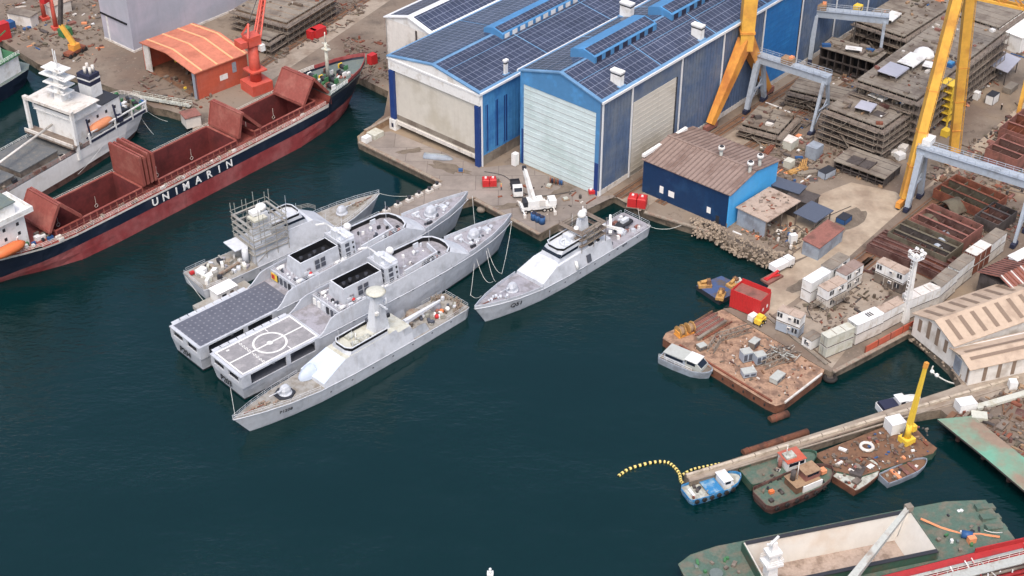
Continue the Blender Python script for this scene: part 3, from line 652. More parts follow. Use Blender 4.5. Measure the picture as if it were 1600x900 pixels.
# ---------------------------------------------------------------- fast patrol boats
def make_patrol(fr, L, b, label, cfg):
    root = thing('patrol_boat', label, 'naval ship', fr)
    k = L / 56.0
    st = [(0, -.4, b * .86, b * .9, 2.7), (.8 * k, .5 * k, b * .93, b * .97, 2.7), (6 * k, 6 * k, b * .95, b, 2.75), (17 * k, 17 * k, b * .96, b, 2.9), (30 * k, 30 * k, b * .92, b, 3.2), (38 * k, 38.4 * k, b * .8, b * .95, 3.6), (44 * k, 45 * k, b * .58, b * .76, 4.1), (49 * k, 50.6 * k, b * .3, b * .46, 4.6), (51.6 * k, 54 * k, b * .12, b * .2, 4.9), (52.8 * k, 56 * k, .05, .08, 5.1)]
    hull_mesh(st, [-1.2, 0, .4, ('f', .5), ('f', .86), ('f', 1)], lambda z, x: 'dark' if z < .2 else 'navy_grey').build('hull', root)
    deck_mesh(st, cfg['deck'], .05).build('deck', root)
    # superstructure flush with the sides
    x0, x1, x2 = cfg.get('aft', 17) * k, cfg.get('full', 33) * k, cfg.get('front', 39.5) * k; zt = cfg.get('zt', 6.3)
    def ring(x, z, tf=.76):
        w = interp(st, x, 3); zd = interp(st, x, 4); tf = 1 - (1 - tf) * (z - zd) / 3.2
        return [(x, -w, zd - .03), (x, -w * tf, z), (x, w * tf, z), (x, w, zd - .03)]
    mb = MB(); rs = [ring(x0, zt - .8), ring(x0 + 3.2 * k, zt - .8), ring(x0 + 3.6 * k, zt), ring(26 * k, zt + .05), ring(x1, zt), ring(x2, interp(st, x2, 4) + .9)]
    for i in range(len(rs) - 1):
        a, c = rs[i], rs[i + 1]
        for j in range(3): mb.face([a[j], c[j], c[j + 1], a[j + 1]], cfg['slope'] if (j == 1 and i == len(rs) - 2) else ('navy_grey' if j != 1 else cfg['top']))
    mb.face(rs[0], 'navy_grey'); mb.face(rs[-1], 'navy_light'); mb.build('superstructure', root)
    for sg in (-1, 1):
        mb = MB(); mb.line([(s[1], sg * (s[3] + .02), s[4] - .12) for s in st], .1, 'navy_light', 5); mb.build('rubbing_strake', root)
        for q in range(7): mb = MB(); xq = (5 + q * 5.2) * k; mb.cb((xq, sg * (interp(st, xq, 3) + .01), 1.9), (.35, .1, .2), 'grille'); mb.build('scupper', root)
    for x, y, h in ((21.5, 2.0, 5), (21.5, -2.0, 4.4), (29, 2.2, 3.6), (29, -2.2, 3.6)):
        mb = MB(); mb.tube((x * k, y, zt), (x * k, y, zt + h + 2), .06, 'navy_light', .04, 5); mb.build('whip_antenna', root)
    # bridge
    mb = MB(); low = cfg.get('low'); bx0, bx1 = (20.5 * k, 31.3 * k) if low else (21.5 * k, 31.5 * k); w = b * (.72 if low else .62)
    def br(z, g, f): return [(bx0, -w * g, z), (bx1 - 2.2 * f, -w * g, z), (bx1 - .3 - f, -w * .55 * g, z), (bx1 - .3 - f, w * .55 * g, z), (bx1 - 2.2 * f, w * g, z), (bx0, w * g, z)]
    z = zt + (-1.6 if low else .02)
    mb.rings([br(z, 1, 0), br(z + 1.0, .97, .2)], 'navy_grey'); mb.rings([br(z + 1.0, .97, .2), br(z + 1.7, .95, .55)], 'navy_grey'); mb.rings([br(z + 1.7, .95, .55), br(z + 2.3, .9, .8)], 'navy_grey')
    mb.face(br(z + (2.0 if low else 2.3), .9, .8), cfg['top']); bg = mb.build('bridge', root)
    mb = MB()
    a, c = br(z + 1.05, .975, .2), br(z + 1.68, .96, .53)
    for j in range(0, 5):
        p0, p1, q0, q1 = [Vector(v) for v in (a[j], a[j + 1], c[j], c[j + 1])]
        nn = (p1 - p0).cross(q0 - p0).normalized() * .04
        if j in (0, 4): p0, q0 = (p0.lerp(p1, .35), q0.lerp(q1, .35)) if j == 0 else (p0, q0); p1, q1 = (p1, q1) if j == 0 else (p0.lerp(p1, .65), q0.lerp(q1, .65))
        for s in (1,): mb.face([p0 + nn, p1 + nn, q1 + nn, q0 + nn], 'glass')
    if not low: mb.build('bridge_windows', bg)
    mb = MB()
    rr = br(z + 2.3, .86, .9)
    for p, q in zip(rr[:-1], rr[1:]): mb.beam((p[0], p[1], p[2] + .3), (q[0], q[1], q[2] + .3), .14, .7, cfg['trim']); mb.beam((p[0], p[1], p[2] + .69), (q[0], q[1], q[2] + .69), .24, .12, 'navy_light')
    mb.build('bridge_bulwark', bg)
    # foredeck fittings
    fd = [s for s in st if s[1] >= 38 * k]
    if cfg.get('bul'): bulwark(fd, .7, .14, 'navy_grey', 38 * k, 56.1 * k, lean=.03).build('bow_bulwark', root)
    else:
        mb = MB()
        for sg in (-1, 1): mb.rail([(s[1], sg * max(.05, s[3] - .15), s[4]) for s in fd], 'navy_light', .95, 2.2, .035)
        mb.build('guard_rail', root)
    zg = interp(st, 44 * k, 4)
    if cfg.get('gunpad'):
        mb = MB(); mb.prism([(44.2 * k + 2.3 * math.cos(i * math.pi / 3 + .5), 2.2 * math.sin(i * math.pi / 3 + .5)) for i in range(6)], zg - .2, zg + .3, 'dark'); mb.build('gun_platform', root)
    gun(root, 44 * k, zg + (.1 if cfg.get('gunpad') else -.1), .85)
    mb = MB()
    for x, y in ((49 * k, .5), (49.6 * k, -.5), (51.5 * k, 0), (47.6 * k, 1.4)):
        zz = interp(st, x, 4); mb.cyl(x, y, zz - .1, zz + .55, .26, cfg.get('gear', 'navy_grey'), n=8); mb.cb((x - .8, y * .8, zz + .15), (.8, .5, .4), cfg.get('gear', 'navy_light'), random.uniform(0, 60))
    mb.split('capstan', root); mb = MB()
    mb.line([(48.6 * k, .4, 4.7), (50.5 * k, .2, 4.85), (53.5 * k, 0, 5.0)], .1, 'rust'); mb.build('anchor_gear', root)
    mb = MB()
    for sg in (-1, 1): mb.rail([(s[1], sg * (s[3] - .15), s[4]) for s in st if 0 <= s[1] <= x0], 'navy_light', .95, 2.2, .035)
    mb.rail([(-.3, -b * .85, 2.7), (-.3, b * .85, 2.7)], 'navy_light', .95, 2.2, .035); mb.build('stern_rail', root)
    return root, st, k, zt, x0
GREY = dict(deck='navy_deck', top='navy_deck', slope='navy_light', trim='black')
# front boat with the mast and the cream bridge deck
FB = frame2((712, 468), 3, (364, 655), 5.1); L_ = (P(712, 468, 3) - P(364, 655, 5.1)).length
root, st, k, zt, x0 = make_patrol(FB, L_, 4.15, 'grey patrol boat with pale blue sloping front and round white radar on its mast', dict(deck='tan_deck', top='cream', slope='navy_blue', trim='black', gunpad=1, gear='net_tan', aft=15, front=37.5, full=31.5, zt=6.9, low=1))
mb = MB()   # pale shelter over the foredeck end
mb.rings([[(36.2 * k + 3.4 * k * t, -1.6 + 1.5 * math.cos(a) * (1 - t * t) ** .5 * 1.1, 3.7 + 2.5 * abs(math.sin(a)) * (1 - t * t) ** .5) for a in [math.pi * q / 8 for q in range(9)]] for t in (0, .3, .6, .8, .92, .99)], 'shelter_blue', closed=False, smooth=True)
mb.build('weather_shelter', root)
mb = MB()
mb.rings([[(x, y, z) for x, y in ((20.4 + g, -1.5 + g), (24.4 - g, -1.5 + g), (24.4 - g, 1.5 - g), (20.4 + g, 1.5 - g))] for z, g in ((zt, 0), (zt + 4.0, .45), (zt + 8.4, .95))], 'navy_light', cap1=True)
mb.beam((22.2, -3.2, zt + 6.6), (22.2, 3.2, zt + 6.6), .35, .3, 'navy_light'); mb.beam((22.2, 0, zt + 5), (19.6, 0, zt + 6.4), .4, .3, 'navy_light'); mb.tube((22.2, 2.9, zt + 6.6), (22.2, 2.9, zt + 9.4), .1, 'navy_light'); mb.tube((22.2, -2.9, zt + 6.6), (22.2, -2.9, zt + 8.8), .1, 'navy_light')
for q in ((20.5, 1.2, 3.2), (24.1, -1.3, 2.6), (23.6, 1.4, 5.2), (20.8, -.9, 5.6)): mb.cb((q[0], q[1], zt + q[2]), (.7, .6, .7), random.choice(['dark', 'white', 'grille']))
ms = mb.build('mast', root)
mb = MB(); mb.lathe((22.4, 0, zt + 9.6), [(.01, -.75), (.9, -.7), (1.8, -.35), (2.15, 0), (1.9, .22), (1.1, .42), (.01, .5)], 'cream', 20); mb.cyl(22.4, 0, zt + 8.3, zt + 9.0, .5, 'navy_light'); mb.build('radar_dome', ms)
mb = MB()
for x, y, s in ((29, -1.6, 1.4), (27.4, 1.2, 1.7), (25.6, 2.0, 1.1), (30, 1.0, 1.0)):
    mb.cb((x - .4, y, zt + .65), (s * 1.6, s, .5), 'insul', random.uniform(-20, 20)); mb.ball((x - .8, y, zt + .85), s * .5, 'insul', 10, .6)
mb.tube((28.5, 0, zt + .4), (28.5, 0, zt + 2.2), .14, 'white'); mb.split('covered_fitting', root)
mb = MB()   # stepped side screens aft of the bridge
for sg in (-1, 1):
    y = sg * 3.75
    mb.face([(10.5 * k, y, 2.7), (17 * k, y, 2.7), (17 * k, y * .93, 6.2), (15.6 * k, y * .93, 6.2), (14.6 * k, y * .95, 5.0), (12.6 * k, y * .95, 5.2), (11.4 * k, y * .96, 4.9)], 'navy_grey')
    mb.face([(10.5 * k, y - sg * .15, 2.7), (17 * k, y - sg * .15, 2.7), (17 * k, y * .93 - sg * .15, 6.2), (15.6 * k, y * .93 - sg * .15, 6.2), (14.6 * k, y * .95 - sg * .15, 5.0), (12.6 * k, y * .95 - sg * .15, 5.2), (11.4 * k, y * .96 - sg * .15, 4.9)], 'navy_grey')
mb.build('side_screen', root)
mb = MB(); mb.beam((13.5 * k, -.6, 4.2), (4.5 * k, .3, 5.4), 1.0, .9, 'navy_light', .4, .4); mb.cyl(13.5 * k, -.6, 2.8, 4.2, .9, 'navy_light'); mb.build('deck_crane', root)
mb = MB(); mb.lathe((9.5 * k, -2.4, 2.9), [(1.9, 0), (1.7, .6), (1.1, .95), (.01, 1.05)], 'net_tan', 12); mb.build('covered_raft', root)
mb = MB()
for i in range(26):
    x, y = random.uniform(1.5, 14) * k, random.uniform(-3.2, 3.2); mb.cb((x, y, 3.0 + random.random() * .4), (random.uniform(.4, 1.4), random.uniform(.4, .9), random.uniform(.4, 1.0)), random.choice(['navy_light', 'tan_deck', 'grille', 'white', 'steel', 'insul']), random.uniform(0, 90))
for x, y, m in ((5.0, 1.2, 'orange'), (5.6, .6, 'rust_red'), (6.9, 1.9, 'red'), (3.6, 1.5, 'white')): mb.ball((x * k, y, 3.3), .55, m, 8)
mb.lathe((4.8 * k, -.9, 2.8), [(1.2, 0), (1.2, .9), (.8, 1.4), (.01, 1.5)], 'navy_deck', 12); mb.split('deck_fitting', root)
mb = MB()
for i in range(150):
    a = random.uniform(-1.57, 1.57); x = (3.0 - 3.1 * math.cos(a)) * k; y = 3.5 * math.sin(a)
    p = Vector((x + random.uniform(0, 1.4), y + random.uniform(-.4, .4), 2.8)); mb.tube(p, p + Vector((random.uniform(-.7, .5), random.uniform(-.5, .5), random.uniform(.3, 1.2))), .09, 'net_tan', n=4)
mb.build('stern_netting', root)
text_part('hull_number', 'P1208', 1.15, 'dark', root, (46.2 * k, 3.02, 2.55), 180 - 13, 17, .02)

# boat berthed at the hangar quay
QB = frame2((994, 341), 3, (742, 482), 5.1); L_ = (P(994, 341, 3) - P(742, 482, 5.1)).length
root, st, k, zt, x0 = make_patrol(QB, L_, 4.5, 'grey patrol boat numbered Q51 berthed bow outward at the hangar quay', dict(GREY, bul=1, top='navy_light', aft=14, front=38))
text_part('hull_number', 'Q51', 1.75, 'dark', root, (46.0 * k, 3.12, 2.3), 180 - 15, 17, .03)
text_part('ship_name', 'AL', .62, 'grille', root, (12.4 * k, 4.53, 1.95), 180, 0); text_part('ship_name', 'KHOR', .62, 'grille', root, (9.8 * k, 4.53, 1.95), 180, 0)
mb = MB(); mb.cb((22.6 * k, 4.32, 4.3), (1.2, .35, 1.8), 'grille', 0, ('X', 14)); mb.build('vent_grille', root)
mb = MB(); mb.tube((27 * k, 4.1, 5.4), (27 * k, 4.75, 3.6), .35, 'white'); mb.build('exhaust_shroud', root)
mb = MB()   # mast with grey staging boards around it
mb.rings([[(x, y, z) for x, y in ((18 + g, -1.2 + g), (21.5 - g, -1.2 + g), (21.5 - g, 1.2 - g), (18 + g, 1.2 - g))] for z, g in ((zt - 1, 0), (zt + 6, .6))], 'navy_light', cap1=True)
ms = mb.build('mast', root)
mb = MB()
for z in (zt + 1.2, zt + 2.8, zt + 4.4):
    for y in (-3.2, -2.4, 2.4, 3.2): mb.cb((19.5, y, z), (8.5, .6, .1), 'steel_light', random.uniform(-2, 2))
    for x in (15.6, 16.3, 22.8, 23.5): mb.cb((x, 0, z + .12), (.6, 7.2, .1), 'plank', random.uniform(-2, 2))
for x in (15.4, 19.5, 23.6):
    for y in (-3.5, 3.5): mb.tube((x, y, zt - 1.6), (x, y, zt + 5.6), .07, 'steel', n=5)
mb.build('staging', root)
mb = MB(); mb.lathe((20.5, .5, zt + 7.4), [(.01, -.9), (.9, -.5), (1.05, .1), (.6, .9), (.01, 1.1)], 'white', 12); mb.ball((18.2, -.8, zt + 6.6), .7, 'white', 10); mb.ball((22.4, .6, zt + 4.6), .65, 'white', 10); mb.tube((19.6, 0, zt + 6), (19.6, 0, zt + 9), .1, 'white'); mb.split('radar', ms)
mb = MB(); mb.lathe((26.5 * k, .6, zt + 2.4), [(1.6, 0), (1.6, .35), (1.1, .4), (1.0, .1)], 'navy_light', 14); mb.box(23, 25, -1.2, 1.2, zt + 2.3, zt + 3.6, 'navy_light'); mb.build('director', root)
mb = MB(); mb.beam((10.5 * k, .6, 3.6), (7.0 * k, -2.4, 6.0), .8, .8, 'white', .45, .45); mb.cyl(8 * k, 1.6, 2.7, 4.2, .9, 'navy_light'); mb.beam((8 * k, 1.6, 4.2), (12.6 * k, -1.5, 6.4), .7, .7, 'white', .4, .4); mb.build('boat_crane', root)
mb = MB(); mb.rings([[(x, y * s, 3.2 + z) for y, z in ((-1.1, .2), (-.6, -.1), (.6, -.1), (1.1, .2), (1.1, .8), (.7, .9), (-.7, .9), (-1.1, .8))] for x, s in ((2.4 * k, .9), (6 * k, 1), (7.4 * k, .7), (8.2 * k, .2))], 'dark', cap0=True, cap1=True); mb.box(3.4 * k, 5.6 * k, -.5, .5, 4.1, 4.9, 'navy_light'); mb.build('rigid_boat', root)
mb = MB()
for i in range(26): mb.cb((random.uniform(1.5, 13.5) * k, random.uniform(-3.4, 3.4), 3.0), (random.uniform(.4, 1.3), random.uniform(.4, 1), random.uniform(.5, 1.2)), random.choice(['navy_light', 'navy_grey', 'grille', 'white', 'rust_red', 'navy_deck']), random.uniform(0, 90))
for i in range(12): mb.cb((random.uniform(15, 22) * k, random.choice((-1, 1)) * random.uniform(2.4, 3.0), zt), (random.uniform(.5, 1.4), .6, .8), random.choice(['navy_light', 'dark', 'navy_grey', 'white']))
mb.split('deck_fitting', root)

# boat under refit, behind the sister ships
BB = frame2((304, 437), 3, (592, 302), 5.1); L_ = (P(304, 437, 3) - P(592, 302, 5.1)).length
root, st, k, zt, x0 = make_patrol(BB, L_, 4.8, 'grey patrol boat under refit with a tower of scaffolding over its mast', dict(GREY, top='navy_light', deck='tan_deck', gear='net_tan', aft=15, front=38.5, zt=7.8))
mb = MB(); X0, X1 = 13.5, 22.5
for z in (5.4, 7.2, 9.0, 10.8, 12.6):
    for y in (-4.0, 4.0): mb.cb(((X0 + X1) / 2, y, z), (X1 - X0, .55, .1), 'scaf')
    for x in (X0, X1): mb.cb((x, 0, z + .12), (.55, 8, .1), 'scaf')
    for y in (-4.4, 4.4): mb.beam((X0, y, z + 1), (X1, y, z + 1), .1, .1, 'scaf')
    for x in (X0 - .3, X1 + .3): mb.beam((x, -4.4, z + 1), (x, 4.4, z + 1), .1, .1, 'scaf')
for x in (X0, 16.5, 19.5, X1):
    for y in (-4.4, -2.5, 2.5, 4.4): mb.tube((x, y, 3), (x, y, 14.4 + random.uniform(0, 2.5)), .08, 'scaf', n=5)
mb.beam((X0, -4.45, 3.5), (X1, -4.45, 9), .1, .1, 'scaf'); mb.beam((X1, -4.45, 9), (X0, -4.45, 13), .1, .1, 'scaf')
mb.cb((17, -1, 12.9), (3.5, 3, .5), 'cream'); mb.build('scaffold_tower', root)
mb = MB(); mb.rings([[(x, y, z) for x, y in ((16.5 + g, -1.5 + g), (20.5 - g, -1.5 + g), (20.5 - g, 1.5 - g), (16.5 + g, 1.5 - g))] for z, g in ((6, 0), (13.4, .6))], 'navy_light', cap1=True); mb.ball((19, .4, 14.2), 1.3, 'white', 10, .7); mb.box(16, 18, -1, 1, 13.4, 14.2, 'white'); mb.build('mast', root)
mb = MB()
for i in range(34): mb.cb((random.uniform(1.5, 13) * k, random.uniform(-3.4, 3.4), 3.1), (random.uniform(.4, 1.8), random.uniform(.4, 1.2), random.uniform(.5, 1.5)), random.choice(['navy_light', 'cream', 'white', 'dark', 'net_tan', 'navy_deck', 'scaf']), random.uniform(0, 90))
mb.cb((2.6, 1.4, 3.4), (2.2, 1.6, 1.3), 'white', 15); mb.cb((3.4, -.8, 3.1), (2.4, 1.4, .6), 'white', 10); mb.cb((.8, 2.4, 3.3), (1, .7, .6), 'red'); mb.beam((11, -1, 3.2), (5, -2.6, 3.6), .6, .5, 'net_tan'); mb.cyl(12.5, -1.6, 3, 7, .8, 'navy_light'); mb.cb((12.5, .8, 7), (5, 5, .2), 'navy_light'); mb.split('deck_fitting', root)
mb = MB(); mb.rail([(18 * k, 3.3, zt), (30 * k, 3.3, zt), (36 * k, 3.0, zt - .8), (38 * k, 2.8, zt - 2)], 'scaf', 1.2, 2.2, .06, 3); mb.build('guard_rail', root)
mb = MB(); mb.cb((27 * k, -2.95, 5.6), (1.4, .4, 1.8), 'grille', 0, ('X', -12)); mb.cb((35 * k, -3.1, 5.2), (1.6, .4, 1.0), 'black', 0, ('X', -12)); mb.build('vent_grille', root)
text_part('ship_name', 'AL DIBEL', .8, 'grille', root, (17.5 * k, -4.3, 3.5), 0, -14)
# white cabin on the staging float between the refit boat and the sister ship
fl = Fr(P(345, 466, 1), 44)
mb = MB(); mb.box(-6, 8, -2.2, 2.2, -.6, .9, 'scaf'); 
for x in (-5, -1, 3, 7): mb.tube((x, 2.4, .4), (x, 2.4, -.4), .5, 'tyre')
mb.rail([(-6, -2.1, .9), (8, -2.1, .9)], 'orange_faded', 1.1); solo('staging_float', 'narrow grey work float between the refit boat and dotted deck ship', 'float', mb, fl)
t = thing('site_cabin', 'small white cabin standing on the narrow work float', 'cabin', Fr(fl.w(1, 0)[:2], 44, .9)); mb = MB(); mb.box(-2.6, 2.6, -1.6, 1.6, 0, 2.6, 'white'); mb.box(-2.75, 2.75, -1.75, 1.75, 2.6, 2.75, 'white_paint'); mb.build('cabin_wall', t)
mb = MB(); mb.box(-1.5, -.4, -1.66, -1.6, 1.1, 2.0, 'dark'); mb.build('window', t); mb = MB(); mb.box(.6, 1.5, -1.66, -1.6, .1, 2.1, 'steel'); mb.build('door', t)
# ---------------------------------------------------------------- red cargo ship
root = thing('cargo_ship', 'long red and navy cargo ship with open holds and UNIMARIN on its side', 'cargo ship', UNI)
b = 7.9
st = [(8.5, 5, .15, .3, 7.9), (10.3, 9.5, .6, 3.2, 7.8), (14, 14, 1.8, 5.1, 7.7), (18, 18.5, 3.7, 6.8, 7.7), (22, 22, 5.3, 7.4, 7.6), (27.6, 27, 7.2, 7.8, 7.6), (38, 38, 7.8, b, 7.6), (70, 70, b, b, 7.6), (96, 96, b, b, 7.8), (106, 107, 6.6, 7.7, 8.2), (106.2, 108, 6.5, 7.65, 10.2), (113, 115.5, 4.6, 6.5, 10.4), (117.5, 122, 2.6, 4.6, 10.7), (120, 126, 1.0, 2.3, 11), (121, 128.4, .1, .12, 11.3)]
def boot(x): return max(1.4, min(4.4, 1.6 + (x - 9) * .17))
def um2(z, x): return 'uni_red' if z < boot(x) - .05 else ('uni_navy' if z < 7.05 or x > 104 else 'off_white')
hull_mesh(st, [-2, 0, lambda x: boot(x) * .5, boot, 7.1, 7.55, ('f', 1)], um2).build('hull', root)
HX = [(23.0, 47.5), (52.5, 77.0), (83, 104)]
mb = MB()
for sg in (-1, 1):
    for a, c in zip(st[:-1], st[1:]):
        if 18 <= a[1] and c[1] <= 107: mb.face([(a[1], sg * 5.4, a[4] - .03), (c[1], sg * 5.4, c[4] - .03), (c[1], sg * c[3], c[4] - .03), (a[1], sg * a[3], a[4] - .03)], 'uni_deck')
mb.face([(5, -.3, 7.62), (9.5, -3.2, 7.62), (14, -5.1, 7.6), (16, -5.4, 7.6), (23, -5.4, 7.6), (23, 5.4, 7.6), (16, 5.4, 7.6), (14, 5.1, 7.6), (9.5, 3.2, 7.62), (5, .3, 7.62)], 'uni_deck')
for x0, x1 in ((47.5, 52.5), (77, 83), (104, 108)): mb.face([(x0, -5.4, 7.6), (x1, -5.4, 7.6), (x1, 5.4, 7.6), (x0, 5.4, 7.6)], 'uni_deck')
fc = [s for s in st if s[1] >= 108]
for a, c in zip(fc[:-1], fc[1:]): mb.face([(a[1], -a[3], a[4] - .6), (c[1], -c[3], c[4] - .6), (c[1], c[3], c[4] - .6), (a[1], a[3], a[4] - .6)], 'green_grey')
mb.face([(108, -7.6, 7.6), (108, 7.6, 7.6), (108, 7.6, 9.8), (108, -7.6, 9.8)], 'uni_deck'); mb.build('deck', root)
for x0, x1 in HX:
    mb = MB()
    for y in (-5.5, 5.5): mb.box(x0, x1, y - .15, y + .15, .1, 9.3, 'hold')
    for x in (x0, x1): mb.box(x - .15, x + .15, -5.35, 5.35, .1, 9.3, 'hold')
    mb.box(x0 + .2, x1 - .2, -5.3, 5.3, .1, .3, 'hold')
    mb.box(x0 - .1, x1 + .1, -5.85, -5.35, 9.3, 9.5, 'hatch'); mb.box(x0 - .1, x1 + .1, 5.35, 5.85, 9.3, 9.5, 'hatch'); mb.box(x0 - .4, x0 + .2, -5.4, 5.4, 9.3, 9.5, 'hatch'); mb.box(x1 - .2, x1 + .4, -5.4, 5.4, 9.3, 9.5, 'hatch')
    n = int((x1 - x0) / 1.8)
    for i in range(n + 1):
        x = x0 + (x1 - x0) * i / n
        for sg in (-1, 1): mb.beam((x, sg * 5.9, 7.6), (x, sg * 5.7, 9.3), .14, .3, 'hatch')
    mb.build('hold', root)
    mb = MB()   # white ladder rungs and ring inside
    for xx in (x0 + (x1 - x0) * .3, x0 + (x1 - x0) * .75):
        mb.beam((xx, 5.28, 3.4), (xx, 5.28, 5.6), .12, .06, 'off_white'); n = 10
        mb.line([(xx + .45 * math.cos(2 * math.pi * i / n), 5.26, 3 + .45 * math.sin(2 * math.pi * i / n)) for i in range(n + 1)], .07, 'off_white')
    mb.build('hold_mark', root)
def panel(mb, x0, z0, x1, z1, w=5.6, th=.5):
    mb.beam((x0, 0, z0), (x1, 0, z1), w * 2, th, 'hatch')
    d = Vector((x1 - x0, 0, z1 - z0)); 
    for y in (-w, w): mb.beam((x0, y, z0), (x1, y, z1), .3, .75, 'hatch')
    for t in (.02, .98): mb.beam(Vector((x0, -w, z0)) + d * t, Vector((x0, w, z0)) + d * t, .5, .8, 'hatch')
for xa, xt, zt, xb in ((21.5, 25.0, 15.2, 30.2), (78.0, 79.6, 15.6, 85.2), (100.0, 104.0, 15.4, 109.0)):
    mb = MB(); panel(mb, xa, 9.6, xt, zt); panel(mb, xt + .5, zt, xb, 9.8); mb.build('hatch_cover', root)
mb = MB()
for i in range(4): panel(mb, 48.4 + i * 1.15, 9.6, 48.2 + i * 1.2, 17.2 - (.4 if i % 2 else 0), 5.6, .45)
mb.build('hatch_cover', root)
mb = MB()
for sg in (-1, 1):
    mb.rail([(10, sg * 3.2, 7.8), (14, sg * 4.9, 7.7), (18.5, sg * 6.6, 7.7), (27, sg * 7.6, 7.6), (96, sg * 7.75, 7.7), (106, sg * 7.6, 8.1)], 'off_white', 1.1, 2.4, .05, 3)
    mb.rail([(24, sg * 6.4, 7.6), (104, sg * 6.4, 7.7)], 'rust_red', 1.0, 3, .05, 2)
    for i in range(40): mb.cb((random.uniform(22, 104), sg * random.uniform(6.1, 7.4), 7.9), (random.uniform(.4, 1.6), random.uniform(.3, .7), random.uniform(.4, .9)), random.choice(['uni_deck', 'off_white', 'rust', 'hatch', 'wood', 'net_tan']))
mb.build('side_rail', root)
mb = MB()
for x, y in ((111, -4.5), (112, 3.5), (114, -2.5), (116.5, 2.0), (118, -1.5), (121, 1.0), (112.8, 0)):
    m = random.choice(['white', 'dark', 'green', 'yellow', 'rust_red']); z = 10
    mb.tube((x, y - .9, z + .6), (x, y + .9, z + .6), .6, 'dark', n=10); mb.cb((x, y + 1.1, z + .6), (1.3, .35, 1.3), m); mb.cb((x, y - 1.1, z + .6), (1.3, .35, 1.3), random.choice(['white', 'green']))
for i in range(22): mb.cb((random.uniform(109.5, 120), random.uniform(-5, 5), 10.1), (random.uniform(.4, 1.4), random.uniform(.3, .9), random.uniform(.3, 1)), random.choice(['green', 'dark', 'white', 'rust_red', 'green_grey', 'orange_faded']), random.uniform(0, 90))
mb.split('deck_winch', root)
mb = MB(); mb.tube((114.4, 0, 9.8), (114.4, 0, 20.5), .55, 'cream', .4, 10); mb.cb((114.4, 0, 18.6), (1.4, 2.2, .3), 'cream'); mb.tube((114.4, 0, 20.5), (114.4, 0, 23.5), .14, 'cream'); mb.beam((114.4, -1.4, 20), (114.4, 1.4, 20), .2, .2, 'cream'); mb.build('foremast', root)
bulwark(fc, .9, .16, 'uni_red', 115, 129, lean=.1).build('bow_bulwark', root)
mb = MB()
for sg in (-1, 1): mb.rail([(108.2, sg * 7.5, 10.2), (115.4, sg * 6.4, 10.4)], 'white', 1.1, 1.6, .06, 3)
mb.build('bow_rail', root)
# letters of the name
for ch, p in zip('UNIMARIN', ((246, 316.5), (262.5, 308), (279, 299.3), (294, 291.5), (313, 282), (330, 273), (345.5, 265), (361, 256.8))):
    q = UNI.l(p[0], p[1], 5.9); text_part('hull_letter', ch, 2.75, 'white_paint', root, (q.x, -8.05, 4.85), 0, 0, .05, 0, .05)
# superstructure
s0 = UNI.l(40, 385, 7.6)
mb = MB(); mb.box(5, 17.5, -3.2, 4.0, 7.6, 16.0, 'white'); mb.box(4.5, 19.4, -4.4, 5.4, 16.0, 16.3, 'white_paint')
for y in (-4.4, 5.2): mb.box(4.5, 19.4, y, y + .2, 16.3, 17.3, 'white')
mb.box(19.2, 19.4, -4.2, 5.2, 16.3, 17.3, 'white'); mb.box(5, 16, -2.6, 3.4, 16.3, 19.2, 'white'); mb.box(4.6, 16.4, -3.0, 3.8, 19.2, 19.4, 'green_grey'); mb.box(6, 9, -1.8, 1.8, 19.4, 23.0, 'white'); mb.box(5.9, 9.1, -1.9, 1.9, 22.2, 23.05, 'red')
ss = mb.build('deckhouse', root)
for z in (9.2, 11.6, 14.0):
    for x in (6, 9, 12, 15.5):
        mb = MB(); mb.cb((x, -3.22, z), (.7, .08, .8), 'dark'); mb.build('window', ss)
mb = MB(); mb.box(16.0, 16.05, -2.4, 3, 17.6, 18.7, 'glass'); mb.build('window', ss)
mb = MB()
mb.rings([[(x + 1, -4.9 + y * k_, 10.0 + z * k_) for y, z in ((-1.3, .0), (-1.0, -.9), (1.0, -.9), (1.3, 0), (.9, 1.0), (0, 1.3), (-.9, 1.0))] for x, k_ in ((6.4, .25), (7.4, .8), (9, 1), (12, 1), (13.4, .8), (14.4, .25))], 'orange', cap0=True, cap1=True, smooth=True); mb.build('lifeboat', root)
mb = MB()
for x in (7.5, 13): mb.beam((x + 1, -3.2, 8.2), (x + 1, -4.4, 9.0), .3, .3, 'white'); mb.beam((x + 1, -3.4, 9.3), (x + 1, -4.8, 12.0), .3, .3, 'white')
for i in range(14): mb.cb((random.uniform(16, 22), random.uniform(-5.4, -1), 8.1), (random.uniform(.4, 1.4), .6, random.uniform(.5, 1.2)), random.choice(['green', 'dark', 'white', 'steel', 'blue_bin']))
mb.split('davit', root)

